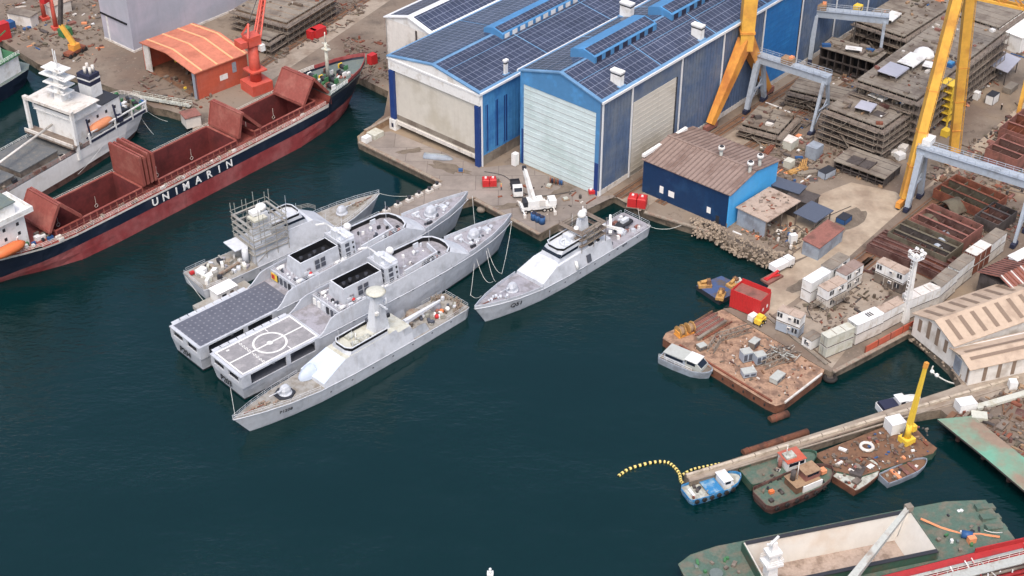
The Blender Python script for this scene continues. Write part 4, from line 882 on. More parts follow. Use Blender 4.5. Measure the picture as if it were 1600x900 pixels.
# ---------------------------------------------------------------- white ship, upper left
WS = frame2((214, 172), 3, (-40, 318), 3)
root = thing('merchant_ship', 'white hulled ship with navy funnel and tall white deckhouse at the stern', 'ship', WS)
st = [(3.4, -.5, .8, 1.2, 6.9), (4.4, .6, 3.2, 4.8, 6.8), (7.2, 4, 5.2, 7.0, 6.7), (13, 11, 6.9, 7.9, 6.6), (30, 30, 7.8, 8.0, 6.6), (80, 80, 7.8, 8.0, 6.6), (95, 96, 4, 5.5, 8.8), (104, 108, .1, .2, 10.4)]
hull_mesh(st, [-2, 0, 1.6, 4, ('f', 1)], lambda z, x: 'rust_dark' if z < .9 else 'hull_white').build('hull', root)
deck_mesh(st, 'ship_deck', .05).build('deck', root)
mb = MB()
for sg in (1,):
    mb.box(3.5, 24, 7.75, 7.9, 4.3, 5.5, 'white'); mb.box(3.5, 24, 7.92, 7.98, 4.5, 5.2, 'navy_cloth')
    for x in (4, 9, 15, 24): mb.box(x - .2, x + .2, 7.7, 8.05, 4.3, 7.2, 'white')
    mb.box(3.5, 24, 7.7, 8.0, 7.1, 7.4, 'white')
mb.rail([(24, 7.9, 4.3), (80, 7.9, 4.3)], 'rust_red', 1.1, 2.2, .06, 3); mb.rail([(24, -7.9, 4.3), (80, -7.9, 4.3)], 'white', 1.1, 2.2, .06, 3)
mb.rail([(4, 6.6, 4.4), (.6, 4.4, 4.5), (-.4, 0, 4.6), (.6, -4.4, 4.5), (4, -6.6, 4.4)], 'off_white', 1.1, 1.2, .06, 3); mb.build('bulwark', root)
mb = MB(); mb.box(11, 27, -6.6, 6.4, 4.3, 14.0, 'white'); mb.box(17.5, 27.4, -7, 6.8, 14.0, 14.2, 'white_paint'); mb.box(11, 17.5, -6.8, 6.6, 14.0, 14.15, 'dark'); mb.box(19.5, 27, -7.6, 7.4, 14.2, 16.8, 'white'); mb.box(19, 27.6, -8.4, 8.2, 16.8, 17.0, 'off_white')
mb.box(27, 30.2, -8.6, 8.4, 8.0, 8.5, 'plank'); mb.box(29.9, 30.2, -8.6, 8.4, 8.5, 9.3, 'off_white')
for y in (-8.2, 8.0): mb.box(28, 28.8, y - .4, y + .4, 4.3, 17.5, 'white')
mb.box(27.9, 28.9, -8.6, 8.4, 17.0, 17.8, 'off_white')
dh = mb.build('deckhouse', root)
mb = MB(); mb.box(27.01, 27.06, -6.8, 6.6, 15.2, 16.3, 'glass'); mb.build('window', dh)
for x in (13, 16, 19, 22):
    for z in (6.6, 9.2, 11.8):
        mb = MB(); mb.cb((x, 6.42, z), (.7, .08, .8), 'dark'); mb.build('window', dh)
mb = MB(); mb.rings([[(x, y, z) for x, y in ((12.4, -2.2), (16, -2.2), (16, 2.2), (12.4, 2.2))] for z in (14.1, 17.6)], 'white'); mb.rings([[(x, y, z) for x, y in ((12.4, -2.2), (16, -2.2), (16, 2.2), (12.4, 2.2))] for z in (17.6, 20.4)], 'navy_cloth', cap1=True); mb.box(12.35, 16.05, -2.25, 2.25, 18.8, 19.2, 'white')
for x, y in ((13.2, -1), (13.2, 1), (15, 0), (14.6, 1.4)): mb.cyl(x, y, 20.4, 22.2, .4, 'off_white', n=8)
mb.split('funnel', root)
mb = MB(); mb.rings([[(x, y, z) for x, y in ((22 + g, -1.3 + g), (25 - g, -1.3 + g), (25 - g, 1.3 - g), (22 + g, 1.3 - g))] for z, g in ((17, 0), (26.5, .7))], 'white', cap1=True)
for z, w_ in ((19.5, 3.2), (21.5, 3.8), (23.6, 4.6), (25.6, 3.4)): mb.box(22, 25.6, -w_, w_, z, z + .25, 'white'); mb.cb((25.2, w_ * .6, z + .6), (.5, 1.8, .4), 'white')
for x, y in ((23, -1), (24, .8), (23.4, .2)): mb.tube((x, y, 26.4), (x, y, 30.2), .13, 'white', n=6)
mb.build('mast', root)
mb = MB(); mb.rings([[(x, 6.9 + y * k_, 8.4 + z * k_) for y, z in ((-1.2, .0), (-.9, -.9), (.9, -.9), (1.2, 0), (.8, .9), (0, 1.2), (-.8, .9))] for x, k_ in ((15, .25), (16, .8), (17.6, 1), (20.6, 1), (22, .8), (23, .25))], 'orange_faded', cap0=True, cap1=True, smooth=True); mb.build('lifeboat', root)
mb = MB()
for x in (14.4, 23.6): mb.beam((x, 6, 5), (x, 8.0, 6.6), .35, .35, 'navy_cloth'); mb.beam((x, 8.0, 6.6), (x, 7.4, 11), .35, .35, 'navy_cloth')
mb.box(12.2, 13.6, 6.9, 7.9, 4.4, 7.4, 'navy_cloth'); mb.split('davit', root)
mb = MB()
for i in range(50): mb.cb((random.uniform(1.5, 10.5), random.uniform(-5.5, 5.5), 4.9), (random.uniform(.4, 1.6), random.uniform(.4, 1.2), random.uniform(.5, 1.5)), random.choice(['dark', 'steel_dark', 'blue_bin', 'white', 'green', 'steel']), random.uniform(0, 90))
mb.box(8, 10.6, 2.6, 5.4, 4.4, 6.4, 'dark'); mb.split('deck_fitting', root)
mb = MB()
for x0 in (33, 47, 61): mb.box(x0, x0 + 12, -5.6, 5.6, 4.3, 5.8, 'steel'); mb.box(x0 - .2, x0 + 12.2, -5.8, 5.8, 5.8, 6.1, 'ship_deck')
for i in range(26): mb.cb((random.uniform(31, 75), random.choice((-1, 1)) * random.uniform(6, 7.4), 4.8), (random.uniform(.5, 2), .7, 1), random.choice(['steel', 'off_white', 'dark', 'steel_light']))
mb.tube((27.5, -1, 8.9), (52, 3.4, 9.2), .3, 'off_white'); mb.build('cargo_hatch', root)
for c_ in root.children:
    if c_.name.split('.')[0] in ('bulwark', 'deck_fitting', 'cargo_hatch', 'davit', 'lifeboat'): c_.location.z += 2.3 if c_.name[0] != 'l' else 1.2

# ---------------------------------------------------------------- neighbour at the left edge
NS = frame2((26, 104), 3, (-120, 190), 3)
root = thing('offshore_ship', 'navy hulled ship with white upperworks cut off at the left edge', 'ship', NS)
st = [(0, -.5, 3, 4.6, 4.6), (3, 2, 5, 6.4, 4.6), (9, 9, 6.2, 6.8, 4.6), (60, 60, 6.4, 6.8, 4.8), (80, 84, .1, .2, 7)]
hull_mesh(st, [-2, 0, 2.4, ('f', .98), ('f', 1)], lambda z, x: 'uni_navy' if z < 4.4 else 'white').build('hull', root)
deck_mesh(st, 'green_grey', .05).build('deck', root)
mb = MB(); mb.box(4, 24, -5.4, 5.6, 4.6, 9.6, 'white'); mb.box(3.5, 24, -5.8, 6, 9.6, 9.85, 'green'); mb.box(8, 20, -4, 4, 9.85, 13.2, 'white'); mb.rail([(3.6, 5.9, 9.8), (24, 5.9, 9.8)], 'white', 1.1, 1.5, .06, 3); dh = mb.build('deckhouse', root)
mb = MB()
for x, a, c in ((6.5, 1, 'green'), (11, -2, 'white'), (13.5, 2, 'green'), (9, 3, 'teal')): mb.cb((x, a, 14 if x > 8 else 10.6), (2, 1.6, 1.6), c)
mb.tube((12, 0, 13), (12, 0, 20), .3, 'white'); mb.beam((10, -3, 10), (5, 4, 17), .3, .3, 'green'); mb.split('deck_fitting', root)

# ---------------------------------------------------------------- bottom right: green barge-like ship and red ship
GS = frame2((1068, 892), 2, (1538, 798), 2)
root = thing('cargo_vessel', 'green decked hopper ship with one long open cream coloured hold', 'cargo ship', GS)
Lg = (P(1068, 892, 2) - P(1538, 798, 2)).length
cl = GS.l(1230, 900, 3.2)
Bm = 15.5; yc = -4.8; o2 = GS.w(0, yc); GS2 = Fr((o2.x, o2.y), GS.a); root.location = GS2.o
hb = Bm / 2
st = [(0, -1, 3.6, 5.2, 3.6), (2.5, 2, 5.8, 6.9, 3.5), (7, 7, 7.2, hb, 3.4), (Lg - 16, Lg - 16, 7.4, hb, 3.4), (Lg - 8, Lg - 7, 6.2, 7.2, 3.9), (Lg - 2, Lg, 4.2, 5.2, 4.4)]
hull_mesh(st, [-2, 0, 1.2, ('f', 1)], lambda z, x: 'green_hull' if z > .6 else 'rust_dark').build('hull', root)
hx0, hx1 = 11.5, Lg - 15.5; wy = 4.6
mb = deck_mesh(st, 'green_deck', .05, -.02, -5, 7.05); f2 = deck_mesh([(Lg - 15.5, Lg - 15.5, 7, hb, 3.4)] + st[4:], 'green_deck', .05)
for k_, f in enumerate(f2.f): mb.face([f2.v[i] for i in f], 'green_deck')
mb.face([(7, -hb, 3.38), (hx0, -hb, 3.38), (hx0, hb, 3.38), (7, hb, 3.38)], 'green_deck')
for sg in (-1, 1): mb.face([(hx0, sg * wy, 3.38), (hx1, sg * wy, 3.38), (hx1, sg * hb, 3.38), (hx0, sg * hb, 3.38)], 'green_deck')
mb.build('deck', root)
mb = MB()
for sg in (-1, 1):
    mb.box(hx0, hx1, sg * 5.2 - .2, sg * 5.2 + .2, 3.4, 5.4, 'green_hull'); mb.face([(hx0, sg * 5.0, 5.4), (hx1, sg * 5.0, 5.4), (hx1, sg * 3.6, .3), (hx0, sg * 3.6, .3)], 'hold_cream'); mb.box(hx0, hx1, sg * 5.2 - .45, sg * 5.2 + .35, 5.4, 5.55, 'dark')
mb.face([(hx0, -3.6, .3), (hx1, -3.6, .3), (hx1, 3.6, .3), (hx0, 3.6, .3)], 'tan_roof')
mb.box(hx0 - .3, hx0, -5.4, 5.4, .2, 5.4, 'hold_cream'); mb.face([(hx1, -5, 5.4), (hx1, 5, 5.4), (hx1 - 3, 3.6, .3), (hx1 - 3, -3.6, .3)], 'hold_cream'); mb.box(hx1, hx1 + .3, -5.4, 5.4, 3.4, 5.6, 'green_deck')
mb.box(hx0 - .5, hx0 - .3, -5.6, 5.6, 3.4, 5.5, 'green_hull'); mb.build('hold', root)
mb = MB()
for i in range(20): mb.cb((random.uniform(1, 9), random.uniform(-5, 5), 3.6), (random.uniform(.3, 1.5), random.uniform(.3, .7), random.uniform(.2, .7)), random.choice(['green_grey', 'green', 'dark', 'steel']), random.uniform(0, 90))
mb.cyl(4.5, 1, 3.4, 4.1, 1.2, 'green_grey'); mb.tube((6, -3, 3.8), (10, -4.6, 3.9), .2, 'off_white')
for i in range(18): mb.cb((random.uniform(Lg - 14, Lg - 3), random.uniform(-5, 5), 3.9), (random.uniform(.3, 1.2), random.uniform(.3, .7), random.uniform(.2, .9)), random.choice(['green_grey', 'green', 'dark', 'steel', 'white']), random.uniform(0, 90))
mb.tube((Lg - 8.6, -1.6, 4.4), (Lg - 7.0, -2.6, 4.4), .75, 'blue_bin', n=12); mb.cb((Lg - 7.6, -3.4, 4.4), (1.4, 1, 1.2), 'orange_faded'); mb.split('deck_fitting', root)
mb = MB()
for k_ in range(3): mb.mesh([(Lg - 3 - .4 * k_, 4.2 - k_ * 2.6, 4.2), (Lg + .9 - .3 * k_, 4.2 - k_ * 2.6, 3.6), (Lg + .9 - .3 * k_, 2.9 - k_ * 2.6, 3.6), (Lg - 3 - .4 * k_, 2.9 - k_ * 2.6, 4.2), (Lg - 3 - .4 * k_, 4.2 - k_ * 2.6, 5.0), (Lg + .9 - .3 * k_, 4.2 - k_ * 2.6, 4.2), (Lg + .9 - .3 * k_, 2.9 - k_ * 2.6, 4.2), (Lg - 3 - .4 * k_, 2.9 - k_ * 2.6, 5.0)], [(0, 1, 5, 4), (4, 5, 6, 7), (7, 6, 2, 3), (1, 2, 6, 5), (3, 0, 4, 7)], 'green_deck')
mb.build('bow_fender', root)
mb = MB(); mb.line([(Lg - 14, 3.6, 4.6), (Lg - 11, 1.4, 3.7), (Lg - 8, -1.2, 3.7), (Lg - 5, -2.2, 3.9), (Lg - 2.5, -4.2, 4.5)], .22, 'orange_faded', 6); mb.build('hose', root)
# red ship alongside
RS = frame2((1300, 935), 3, (1600, 838), 3)
RS = Fr((P(1310, 915, 5)).to_2d(), GS.a + 2.5)
root = thing('tanker_ship', 'red decked ship with grey pipes beside the green hopper vessel', 'ship', RS)
e = RS.l(1600, 822, 5); 
st = [(-30, -30, 6, 6.4, 5), (0, 0, 6, 6.4, 5), (e.x - 12, e.x - 12, 6, 6.6, 5), (e.x + 4, e.x + 6, 4, 5.6, 5.6), (e.x + 12, e.x + 18, .2, .4, 7)]
yy = 5.2
root.location = RS.w(0, -6.6)
hull_mesh(st, [-2, 0, 2.4, ('f', 1)], lambda z, x: 'uni_navy' if z > 2 else 'uni_red').build('hull', root)
deck_mesh(st, 'red_deck', .05).build('deck', root)
bulwark(st, 1.0, .2, 'red_deck', e.x - 12, e.x + 18).build('bulwark', root)
mb = MB()
for y, r, m in ((4.0, .3, 'pipe_grey'), (1.4, .45, 'pipe_grey'), (.4, .3, 'steel_light'), (-.6, .3, 'red_deck'), (-2, .4, 'pipe_grey')): mb.tube((-24, y, 5.7), (e.x - 4, y, 5.7), r, m)
mb.box(-20, e.x - 2, .6, 2.4, 6.3, 6.45, 'pipe_grey')
for i in range(40):
    x = random.uniform(-4, e.x); mb.tube((x, random.uniform(-5, 5), 5), (x + random.uniform(-.3, .3), random.uniform(-5, 5), 6.4), .12, random.choice(['white', 'red_deck', 'steel_light', 'off_white']), n=5)
mb.rail([(-20, 2.4, 6.4), (e.x - 2, 2.4, 6.4)], 'off_white', 1, 2, .05, 2); mb.build('deck_pipe', root)
# grey derrick boom from the red ship
bt = P(1420, 793, 13); bb = P(1325, 912, 7); d = (bb - bt); bb = bt + d * 1.2
mb = MB(); mb.beam(bb, bt, 1.5, 1.2, 'pipe_grey', .8, .7); mb.cb(bt, (1.2, 1.2, 1.0), 'steel_light', 20); mb.tube(bt, P(1402, 838, 6), .07, 'rope'); dd = tag(mb.build('derrick_boom'), 'long pale grey boom slanting across the cream hold', 'boom')
# white radar mast rising at the bottom edge of the cream hold
mp = P(1203, 897, 5); h = height((1203, 897), (1203, 847), 5)
fr_ = Fr((mp.x, mp.y), 20, 0)
t = thing('radar_mast', 'white radar mast standing before the aft end of the cream hold', 'mast', Fr((mp.x, mp.y), 20, 0))
mb = MB(); mb.rings([[(x * s, y * s, z) for x, y in ((-.9, -.9), (.9, -.9), (.9, .9), (-.9, .9))] for z, s in ((1, 1.3), (5 + h * .6, .8), (5 + h, .5))], 'white', cap1=True); mb.build('mast_body', t)
mb = MB(); mb.box(-1.6, 1.6, -1.4, 1.4, 5 + h * .35, 5 + h * .42, 'white'); mb.box(-1.3, 1.3, -1.1, 1.1, 5 + h * .68, 5 + h * .74, 'white'); mb.rail([(-1.5, -1.3, 5 + h * .42), (1.5, -1.3, 5 + h * .42), (1.5, 1.3, 5 + h * .42), (-1.5, 1.3, 5 + h * .42)], 'white', 1, 1.4, .06); mb.build('platform', t)
mb = MB(); mb.cb((0, 0, 5 + h + .3), (2.6, .4, .4), 'white', 30); mb.cb((.2, .9, 5 + h * .8), (1.8, .35, .35), 'white', -20); mb.build('radar_bar', t)
# white mast tip at the lower edge
mp = P(766, 899, 4); t = Fr((mp.x, mp.y), 0)
mb = MB(); mb.cyl(0, 0, -1, 4.4, .35, 'white', .2); mb.cb((0, 0, 4.5), (1.1, 1.1, .25), 'white'); mb.cyl(0, 0, 4.6, 5.3, .3, 'white', .15); mb.ball((0, 0, 5.5), .28, 'white', 8); mb.cyl(0, 0, -.4, .6, 1.3, 'white', 1.0); solo('spar_buoy', 'small white spar buoy in open water at the bottom edge', 'buoy', mb, t)
# ---------------------------------------------------------------- great halls
def gable_roof(mb, x0, x1, y0, y1, h, rise, m, th=.35, over=.4, yr=None):
    yr = (y0 + y1) / 2 if yr is None else yr
    a = [(x0 - over, y0 - over, h), (x1 + over, y0 - over, h), (x1 + over, yr, h + rise), (x0 - over, yr, h + rise), (x1 + over, y1 + over, h), (x0 - over, y1 + over, h)]
    t = [(x, y, z + th) for x, y, z in a]
    v = a + t
    mb.mesh(v, [(0, 3, 2, 1), (3, 5, 4, 2), (6, 7, 8, 9), (9, 8, 10, 11), (0, 1, 7, 6), (1, 2, 8, 7), (2, 4, 10, 8), (4, 5, 11, 10), (5, 3, 9, 11), (3, 0, 6, 9)], m)
def panels_on(mb, x0, x1, y0, y1, ye, yr, h, rise, off=.5, m='solar'):
    """a sheet of panels lying on a slope between eave ye (height h) and ridge yr"""
    z = lambda y: h + rise * (y - ye) / (yr - ye) + off
    v = [(x0, y0, z(y0)), (x1, y0, z(y0)), (x1, y1, z(y1)), (x0, y1, z(y1))]
    mb.mesh(v + [(a, b, c - .12) for a, b, c in v], [(0, 1, 2, 3), (7, 6, 5, 4), (0, 4, 5, 1), (1, 5, 6, 2), (2, 6, 7, 3), (3, 7, 4, 0)], m)
def monitor(root, x0, x1, yr, zr, w, hh, blue, side, solar_side=True):
    mb = MB(); s = w / 2
    prof = [(yr - s, zr - .8), (yr - s, zr + hh * .55), (yr - s * .8, zr + hh * .7), (yr, zr + hh), (yr + s * .8, zr + hh * .7), (yr + s, zr + hh * .55), (yr + s, zr - .8)]
    mb.rings([[(x, y, z) for y, z in prof] for x in (x0, x1)], blue, cap0=True, cap1=True)
    o = mb.build('roof_monitor', root)
    mb = MB(); n = int((x1 - x0) / 3.2)
    for i in range(n):
        xa = x0 + .8 + i * (x1 - x0 - 1) / n
        mb.box(xa, xa + 1.9, yr - s - .06, yr - s, zr - .35 + .1, zr + hh * .5, 'navy_cloth' if side == 'dark' else 'white')
    mb.split('monitor_louvre', o)
    if solar_side:
        mb = MB(); panels_on(mb, x0 + .5, x1 - .5, yr - s * .86, yr - .25, yr - s * .8, yr, zr + hh * .7, hh * .3, .12); mb.build('solar_panel', o)
    return o
def vent(root, x, y, z0, z1, a=1.0, b=2.6):
    mb = MB(); mb.box(x - a, x + a, y - b / 2, y + b / 2, z0, z1, 'white'); mb.box(x - a - .15, x + a + .15, y - b / 2 - .15, y + b / 2 + .15, z1, z1 + .4, 'white_paint'); mb.box(x - a - .02, x + a + .02, y - b / 2 - .03, y + b / 2 + .03, z1 - .7, z1 - .35, 'dark'); mb.box(x - a - .5, x + a + .5, y - b / 2 - .3, y + b / 2 + .3, z0, z0 + .3, 'roof_blue'); return mb.build('roof_vent', root)
HC = Fr(P(935, 307, QZ).to_2d(), 49.19, QZ)
LC, WC, EC, RC = 190.0, HC.l(811, 256).y + .3, height((935, 307), (938, 161), QZ), 3.6
root = thing('assembly_hall', 'blue framed hall with tall pale cyan door and dark streaked flank', 'industrial hall', HC)
eave = [HC.l(a, b_, EC).x for a, b_ in ((943, 161), (989.5, 134), (1066.3, 88), (1133.5, 50), (1196.8, 12.2))]
pipes = [.25, eave[1], eave[2], eave[3], eave[4]]
stp = (pipes[4] - pipes[1]) / 3; 
while pipes[-1] + stp < LC: pipes.append(pipes[-1] + stp)
mb = MB()
mb.box(0, LC, 0, .4, 1.4, EC, 'hangar_side'); mb.box(0, LC, WC - .4, WC, 0, EC, 'hangar_flank'); mb.box(LC - .4, LC, .4, WC - .4, 0, EC, 'hangar_side'); mb.box(0, LC, -.12, .4, 0, 1.4, 'off_white')
x = .9
while x < LC:
    if not (pipes[1] + .6 < x < pipes[2] - 1.2 or pipes[4] + .4 < x < pipes[5] - .2): mb.box(x - .09, x + .09, -.1, -.0, 1.4, EC - .1, 'hangar_side')
    x += 1.3
wl = mb.build('wall', root)
mb = MB(); dw0, dw1, dh_ = 1.6, WC - 1.0, EC - 3.2
mb.box(0, .4, 0.4, dw0, 9, EC, 'hangar_blue'); mb.box(0, .4, .4, dw0, 0, 9, 'hangar_navy'); mb.box(0, .4, dw1, WC - .4, 10, EC, 'hangar_blue'); mb.box(0, .4, dw1, WC - .4, 0, 10, 'hangar_navy'); mb.box(0, .4, dw0, dw1, dh_, EC, 'hangar_blue')
mb.mesh([(0, 0, EC), (0, WC, EC), (0, WC / 2, EC + RC), (.4, 0, EC), (.4, WC, EC), (.4, WC / 2, EC + RC)], [(0, 2, 1), (3, 4, 5), (0, 3, 5, 2), (2, 5, 4, 1)], 'hangar_blue'); mb.build('front_frame', root)
mb = MB(); mb.box(.15, .35, dw0, dw1, .05, dh_, 'door_cyan')
for i in range(1, 18): z = dh_ * i / 18; mb.box(.10, .15, dw0, dw1, z - .1, z + .1, 'door_line' if i % 2 else 'door_cyan')
mb.build('front_door', root)
for (xa, xb, m, zt_) in ((pipes[1] + .8, pipes[2] - 2.0, 'door_cream', EC - 5.0), (pipes[4] + .6, pipes[5] - .6, 'bay_blue', EC - .8), (pipes[8] + .6 if len(pipes) > 9 else LC - 20, pipes[9] - .6 if len(pipes) > 9 else LC - 5, 'bay_blue', EC - .8)):
    mb = MB(); mb.box(xa, xb, -.12, -.02, .1, zt_, m); n = 16
    for i in range(1, n): z = zt_ * i / n; mb.box(xa, xb, -.17, -.12, z - .06, z + .06, m)
    mb.box(xb, xb + .5, -.2, -.02, .1, zt_, 'dark'); mb.build('side_door', root)
for x in pipes:
    mb = MB(); mb.box(x - .2, x + .2, -.42, -.15, .2, EC, 'trim_white'); mb.build('downpipe', root)
mb = MB(); gable_roof(mb, 0, LC, 0, WC, EC, RC, 'roof_blue'); rf = mb.build('roof', root)
mb = MB(); mb.box(-.5, LC + .5, -.75, -.42, EC - .15, EC + .45, 'trim_white'); mb.box(-.5, LC + .5, WC + .42, WC + .7, EC - .15, EC + .45, 'trim_white'); mb.build('gutter', root)
# arrays of panels with gaps
mb = MB(); x = .6
while x < LC - 6:
    x1 = min(x + 23.0, LC - 3)
    panels_on(mb, x, x1, .5, WC * .30, 0, WC / 2, EC, RC); panels_on(mb, x, x1, WC * .70, WC - .4, WC, WC / 2, EC, RC); panels_on(mb, x, x1, WC * .52, WC * .69, WC, WC / 2, EC, RC); panels_on(mb, x, x1, WC * .31, WC * .48, 0, WC / 2, EC, RC)
    x = x1 + .5
mb.build('solar_panel', rf)
for i, x in enumerate((9.5, 41, 74, 107, 140)): monitor(root, x, x + 25, WC / 2 + 1.0, EC + RC, 7.5, 2.4, 'hangar_blue', 'dark')
for (a, b_) in ((975, 137), (1097, 63)):
    q = HC.l(a, b_, EC + .6); vent(root, q.x, 2.2, EC + .6, EC + 4.2, .7, 3.0)
q = HC.l(966, 22, EC + .6); vent(root, q.x, WC - 1.8, EC + .6, EC + 4.4, .8, 3.4)
q = HC.l(1200, 4, EC + .6); vent(root, q.x + 26, 1.6, EC + .6, EC + 4.4, 1.1, 1.2)

# hall B, white front
HB = Fr(P(753, 260, QZ).to_2d(), 49.19, QZ)
EB = height((753, 260), (749, 146), QZ); WB = HB.l(602.5, 90, EB).y; LB, RB = 190.0, 2.6
root = thing('launching_hall', 'white fronted hall with navy corner posts and solar roof', 'industrial hall', HB)
mb = MB(); mb.box(0, LB, 0, .4, 0, EB, 'hangar_flank'); mb.box(0, LB, WB - .4, WB, 0, EB, 'off_white'); mb.box(LB - .4, LB, .4, WB - .4, 0, EB, 'hangar_side')
for x, w_ in ((1.6, .9), (5.2, 1.0), (8.5, 1.2)): mb.box(x, x + w_, -.05, 0, 3.5, EB - 4, 'hangar_navy')
mb.box(0, 40, -.06, 0, 0, 2.8, 'steel_light')
x = .6
while x < 40: mb.box(x - .08, x + .08, -.1, -.05, 2.8, EB, 'hangar_flank'); x += 1.2
mb.build('wall', root)
mb = MB(); mb.box(-.9, .5, .1, 1.5, 0, EB - 3.6, 'hangar_navy'); mb.box(-.9, .5, WB - 1.8, WB - .2, 3.2, EB - 3.6, 'hangar_navy'); mb.box(-1.2, .7, WB - 2.1, WB + .1, 0, 3.0, 'white'); mb.box(-1.25, -1.2, WB - 1.4, WB - .7, .8, 2.0, 'navy_cloth'); mb.split('corner_post', root)
mb = MB(); mb.box(-.6, .4, 0, WB, EB - 3.4, EB, 'white'); mb.box(-.75, -.6, -.3, WB + .3, EB - .6, EB - .1, 'trim_white')
mb.mesh([(-.6, 0, EB), (-.6, WB, EB), (-.6, WB / 2, EB + RB), (.4, 0, EB), (.4, WB, EB), (.4, WB / 2, EB + RB)], [(0, 2, 1), (3, 4, 5), (0, 3, 5, 2), (2, 5, 4, 1)], 'white'); mb.build('front_fascia', root)
mb = MB(); mb.box(-.1, .3, 1.5, WB - 1.8, 2.6, EB - 3.4, 'door_cream'); mb.box(-.35, .35, 1.5, WB - 1.8, 1.6, 2.6, 'off_white'); mb.box(-.14, -.1, 1.5, WB - 1.8, 3.0, 4.4, 'steel_light'); mb.build('front_door', root)
mb = MB(); mb.box(-.1, .25, -.3, -.02, 0, EB, 'trim_white'); mb.build('downpipe', root)
mb = MB(); mb.box(8, 8.4, 1.5, WB - 1.8, 0, 2, 'black'); mb.build('inner_wall', root)
mb = MB(); gable_roof(mb, -.4, LB, 0, WB, EB, RB, 'roof_blue'); rf = mb.build('roof', root)
mb = MB(); mb.box(-1, LB, -.8, -.45, EB - .1, EB + .45, 'trim_white'); mb.build('gutter', root)
mb = MB(); x = .2
while x < LB - 6:
    x1 = min(x + 26.0, LB - 3)
    panels_on(mb, x, x1, .5, WB * .36, 0, WB / 2, EB, RB); panels_on(mb, x, x1, WB * .37, WB * .48, 0, WB / 2, EB, RB); panels_on(mb, x, x1, WB * .52, WB - .4, WB, WB / 2, EB, RB)
    x = x1 + .5
mb.build('solar_panel', rf)
for x in (22, 62, 102, 142): monitor(root, x, x + 32, WB / 2 - .2, EB + RB, 6.5, 2.2, 'hangar_blue', 'white')
q = HB.l(787, 115, EB + .5); vent(root, q.x, 1.4, EB + .5, EB + 4.2, .5, .6)
# hall A behind, far left
HA = Fr(P(668, 100, QZ).to_2d(), 49.19, QZ)
q0 = HA.l(667, 53, 20.0); EA = EB - .5
o_ = P(667, 53, QZ + EA); ol = HB.l(667, 53, EA); HA = Fr(HB.w(ol.x, WB + .3).to_2d(), 49.19, QZ)
WA = HA.l(592, 32, EA).y; LA, RA = 150, 2.6
root = thing('fabrication_hall', 'white gabled hall farthest left of the solar roofed halls', 'industrial hall', HA)
mb = MB(); mb.box(0, LA, WA - .4, WA, 0, EA, 'off_white'); mb.box(0, .4, 0, WA, 0, EA, 'wall_white'); mb.mesh([(0, 0, EA), (0, WA, EA), (0, WA / 2, EA + RA), (.4, 0, EA), (.4, WA, EA), (.4, WA / 2, EA + RA)], [(0, 2, 1), (3, 4, 5), (0, 3, 5, 2), (2, 5, 4, 1)], 'white'); mb.box(0, LA, 0, .4, 0, EA, 'off_white'); mb.box(-.06, 0, WA * .32, WA * .36, EA - 6, EA - .4, 'steel_dark'); mb.build('wall', root)
mb = MB(); gable_roof(mb, 0, LA, 0, WA, EA, RA, 'trim_white'); rf = mb.build('roof', root)
mb = MB(); panels_on(mb, 1, LA - 1, 1, WA * .44, 0, WA / 2, EA, RA); panels_on(mb, 1, LA - 1, WA * .56, WA - 1, WA, WA / 2, EA, RA); mb.build('solar_panel', rf)

# ---------------------------------------------------------------- navy and sky blue workshop
BW = Fr(P(1136, 356, QZ).to_2d(), 49.19, QZ); hB = height((1136, 356), (1139.7, 305), QZ)
wB = BW.l(1219, 253, hB).x; lB = BW.l(1005, 250, hB).y
root = thing('workshop', 'workshop with navy long wall, sky blue gable and brown ribbed roof', 'workshop', BW)
rise = 1.9
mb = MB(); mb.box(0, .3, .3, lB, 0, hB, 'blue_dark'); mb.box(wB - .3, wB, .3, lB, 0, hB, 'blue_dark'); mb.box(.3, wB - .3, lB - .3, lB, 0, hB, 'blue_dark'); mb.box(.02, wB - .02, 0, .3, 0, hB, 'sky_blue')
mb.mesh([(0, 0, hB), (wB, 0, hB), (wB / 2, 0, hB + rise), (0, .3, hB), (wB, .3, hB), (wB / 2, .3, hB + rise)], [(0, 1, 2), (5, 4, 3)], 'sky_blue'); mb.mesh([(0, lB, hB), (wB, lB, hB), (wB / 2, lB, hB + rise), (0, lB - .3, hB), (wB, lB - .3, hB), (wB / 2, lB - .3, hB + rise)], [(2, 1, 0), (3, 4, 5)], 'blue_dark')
mb.box(.0, .35, .06, .4, 0, 1.2, 'steel'); mb.build('wall', root)
mb = MB()
a = [(-.5, -.4), (-.5, lB + .4)]
for xs, xe, zs, ze in ((-.5, wB / 2, hB + .05, hB + rise + .05), (wB / 2, wB + .5, hB + rise + .05, hB + .05)):
    mb.mesh([(xs, -.4, zs), (xe, -.4, ze), (xe, lB + .4, ze), (xs, lB + .4, zs), (xs, -.4, zs + .2), (xe, -.4, ze + .2), (xe, lB + .4, ze + .2), (xs, lB + .4, zs + .2)], [(0, 3, 2, 1), (4, 5, 6, 7), (0, 1, 5, 4), (1, 2, 6, 5), (2, 3, 7, 6), (3, 0, 4, 7)], 'brown_roof')
    y = .4
    while y < lB:
        mb.beam((xs, y, zs + .26), (xe, y, ze + .26), .3, .16, 'brown_rib'); y += 1.25
mb.box(wB / 2 - .3, wB / 2 + .3, -.4, lB + .4, hB + rise + .2, hB + rise + .42, 'brown_roof'); rf = mb.build('roof', root)
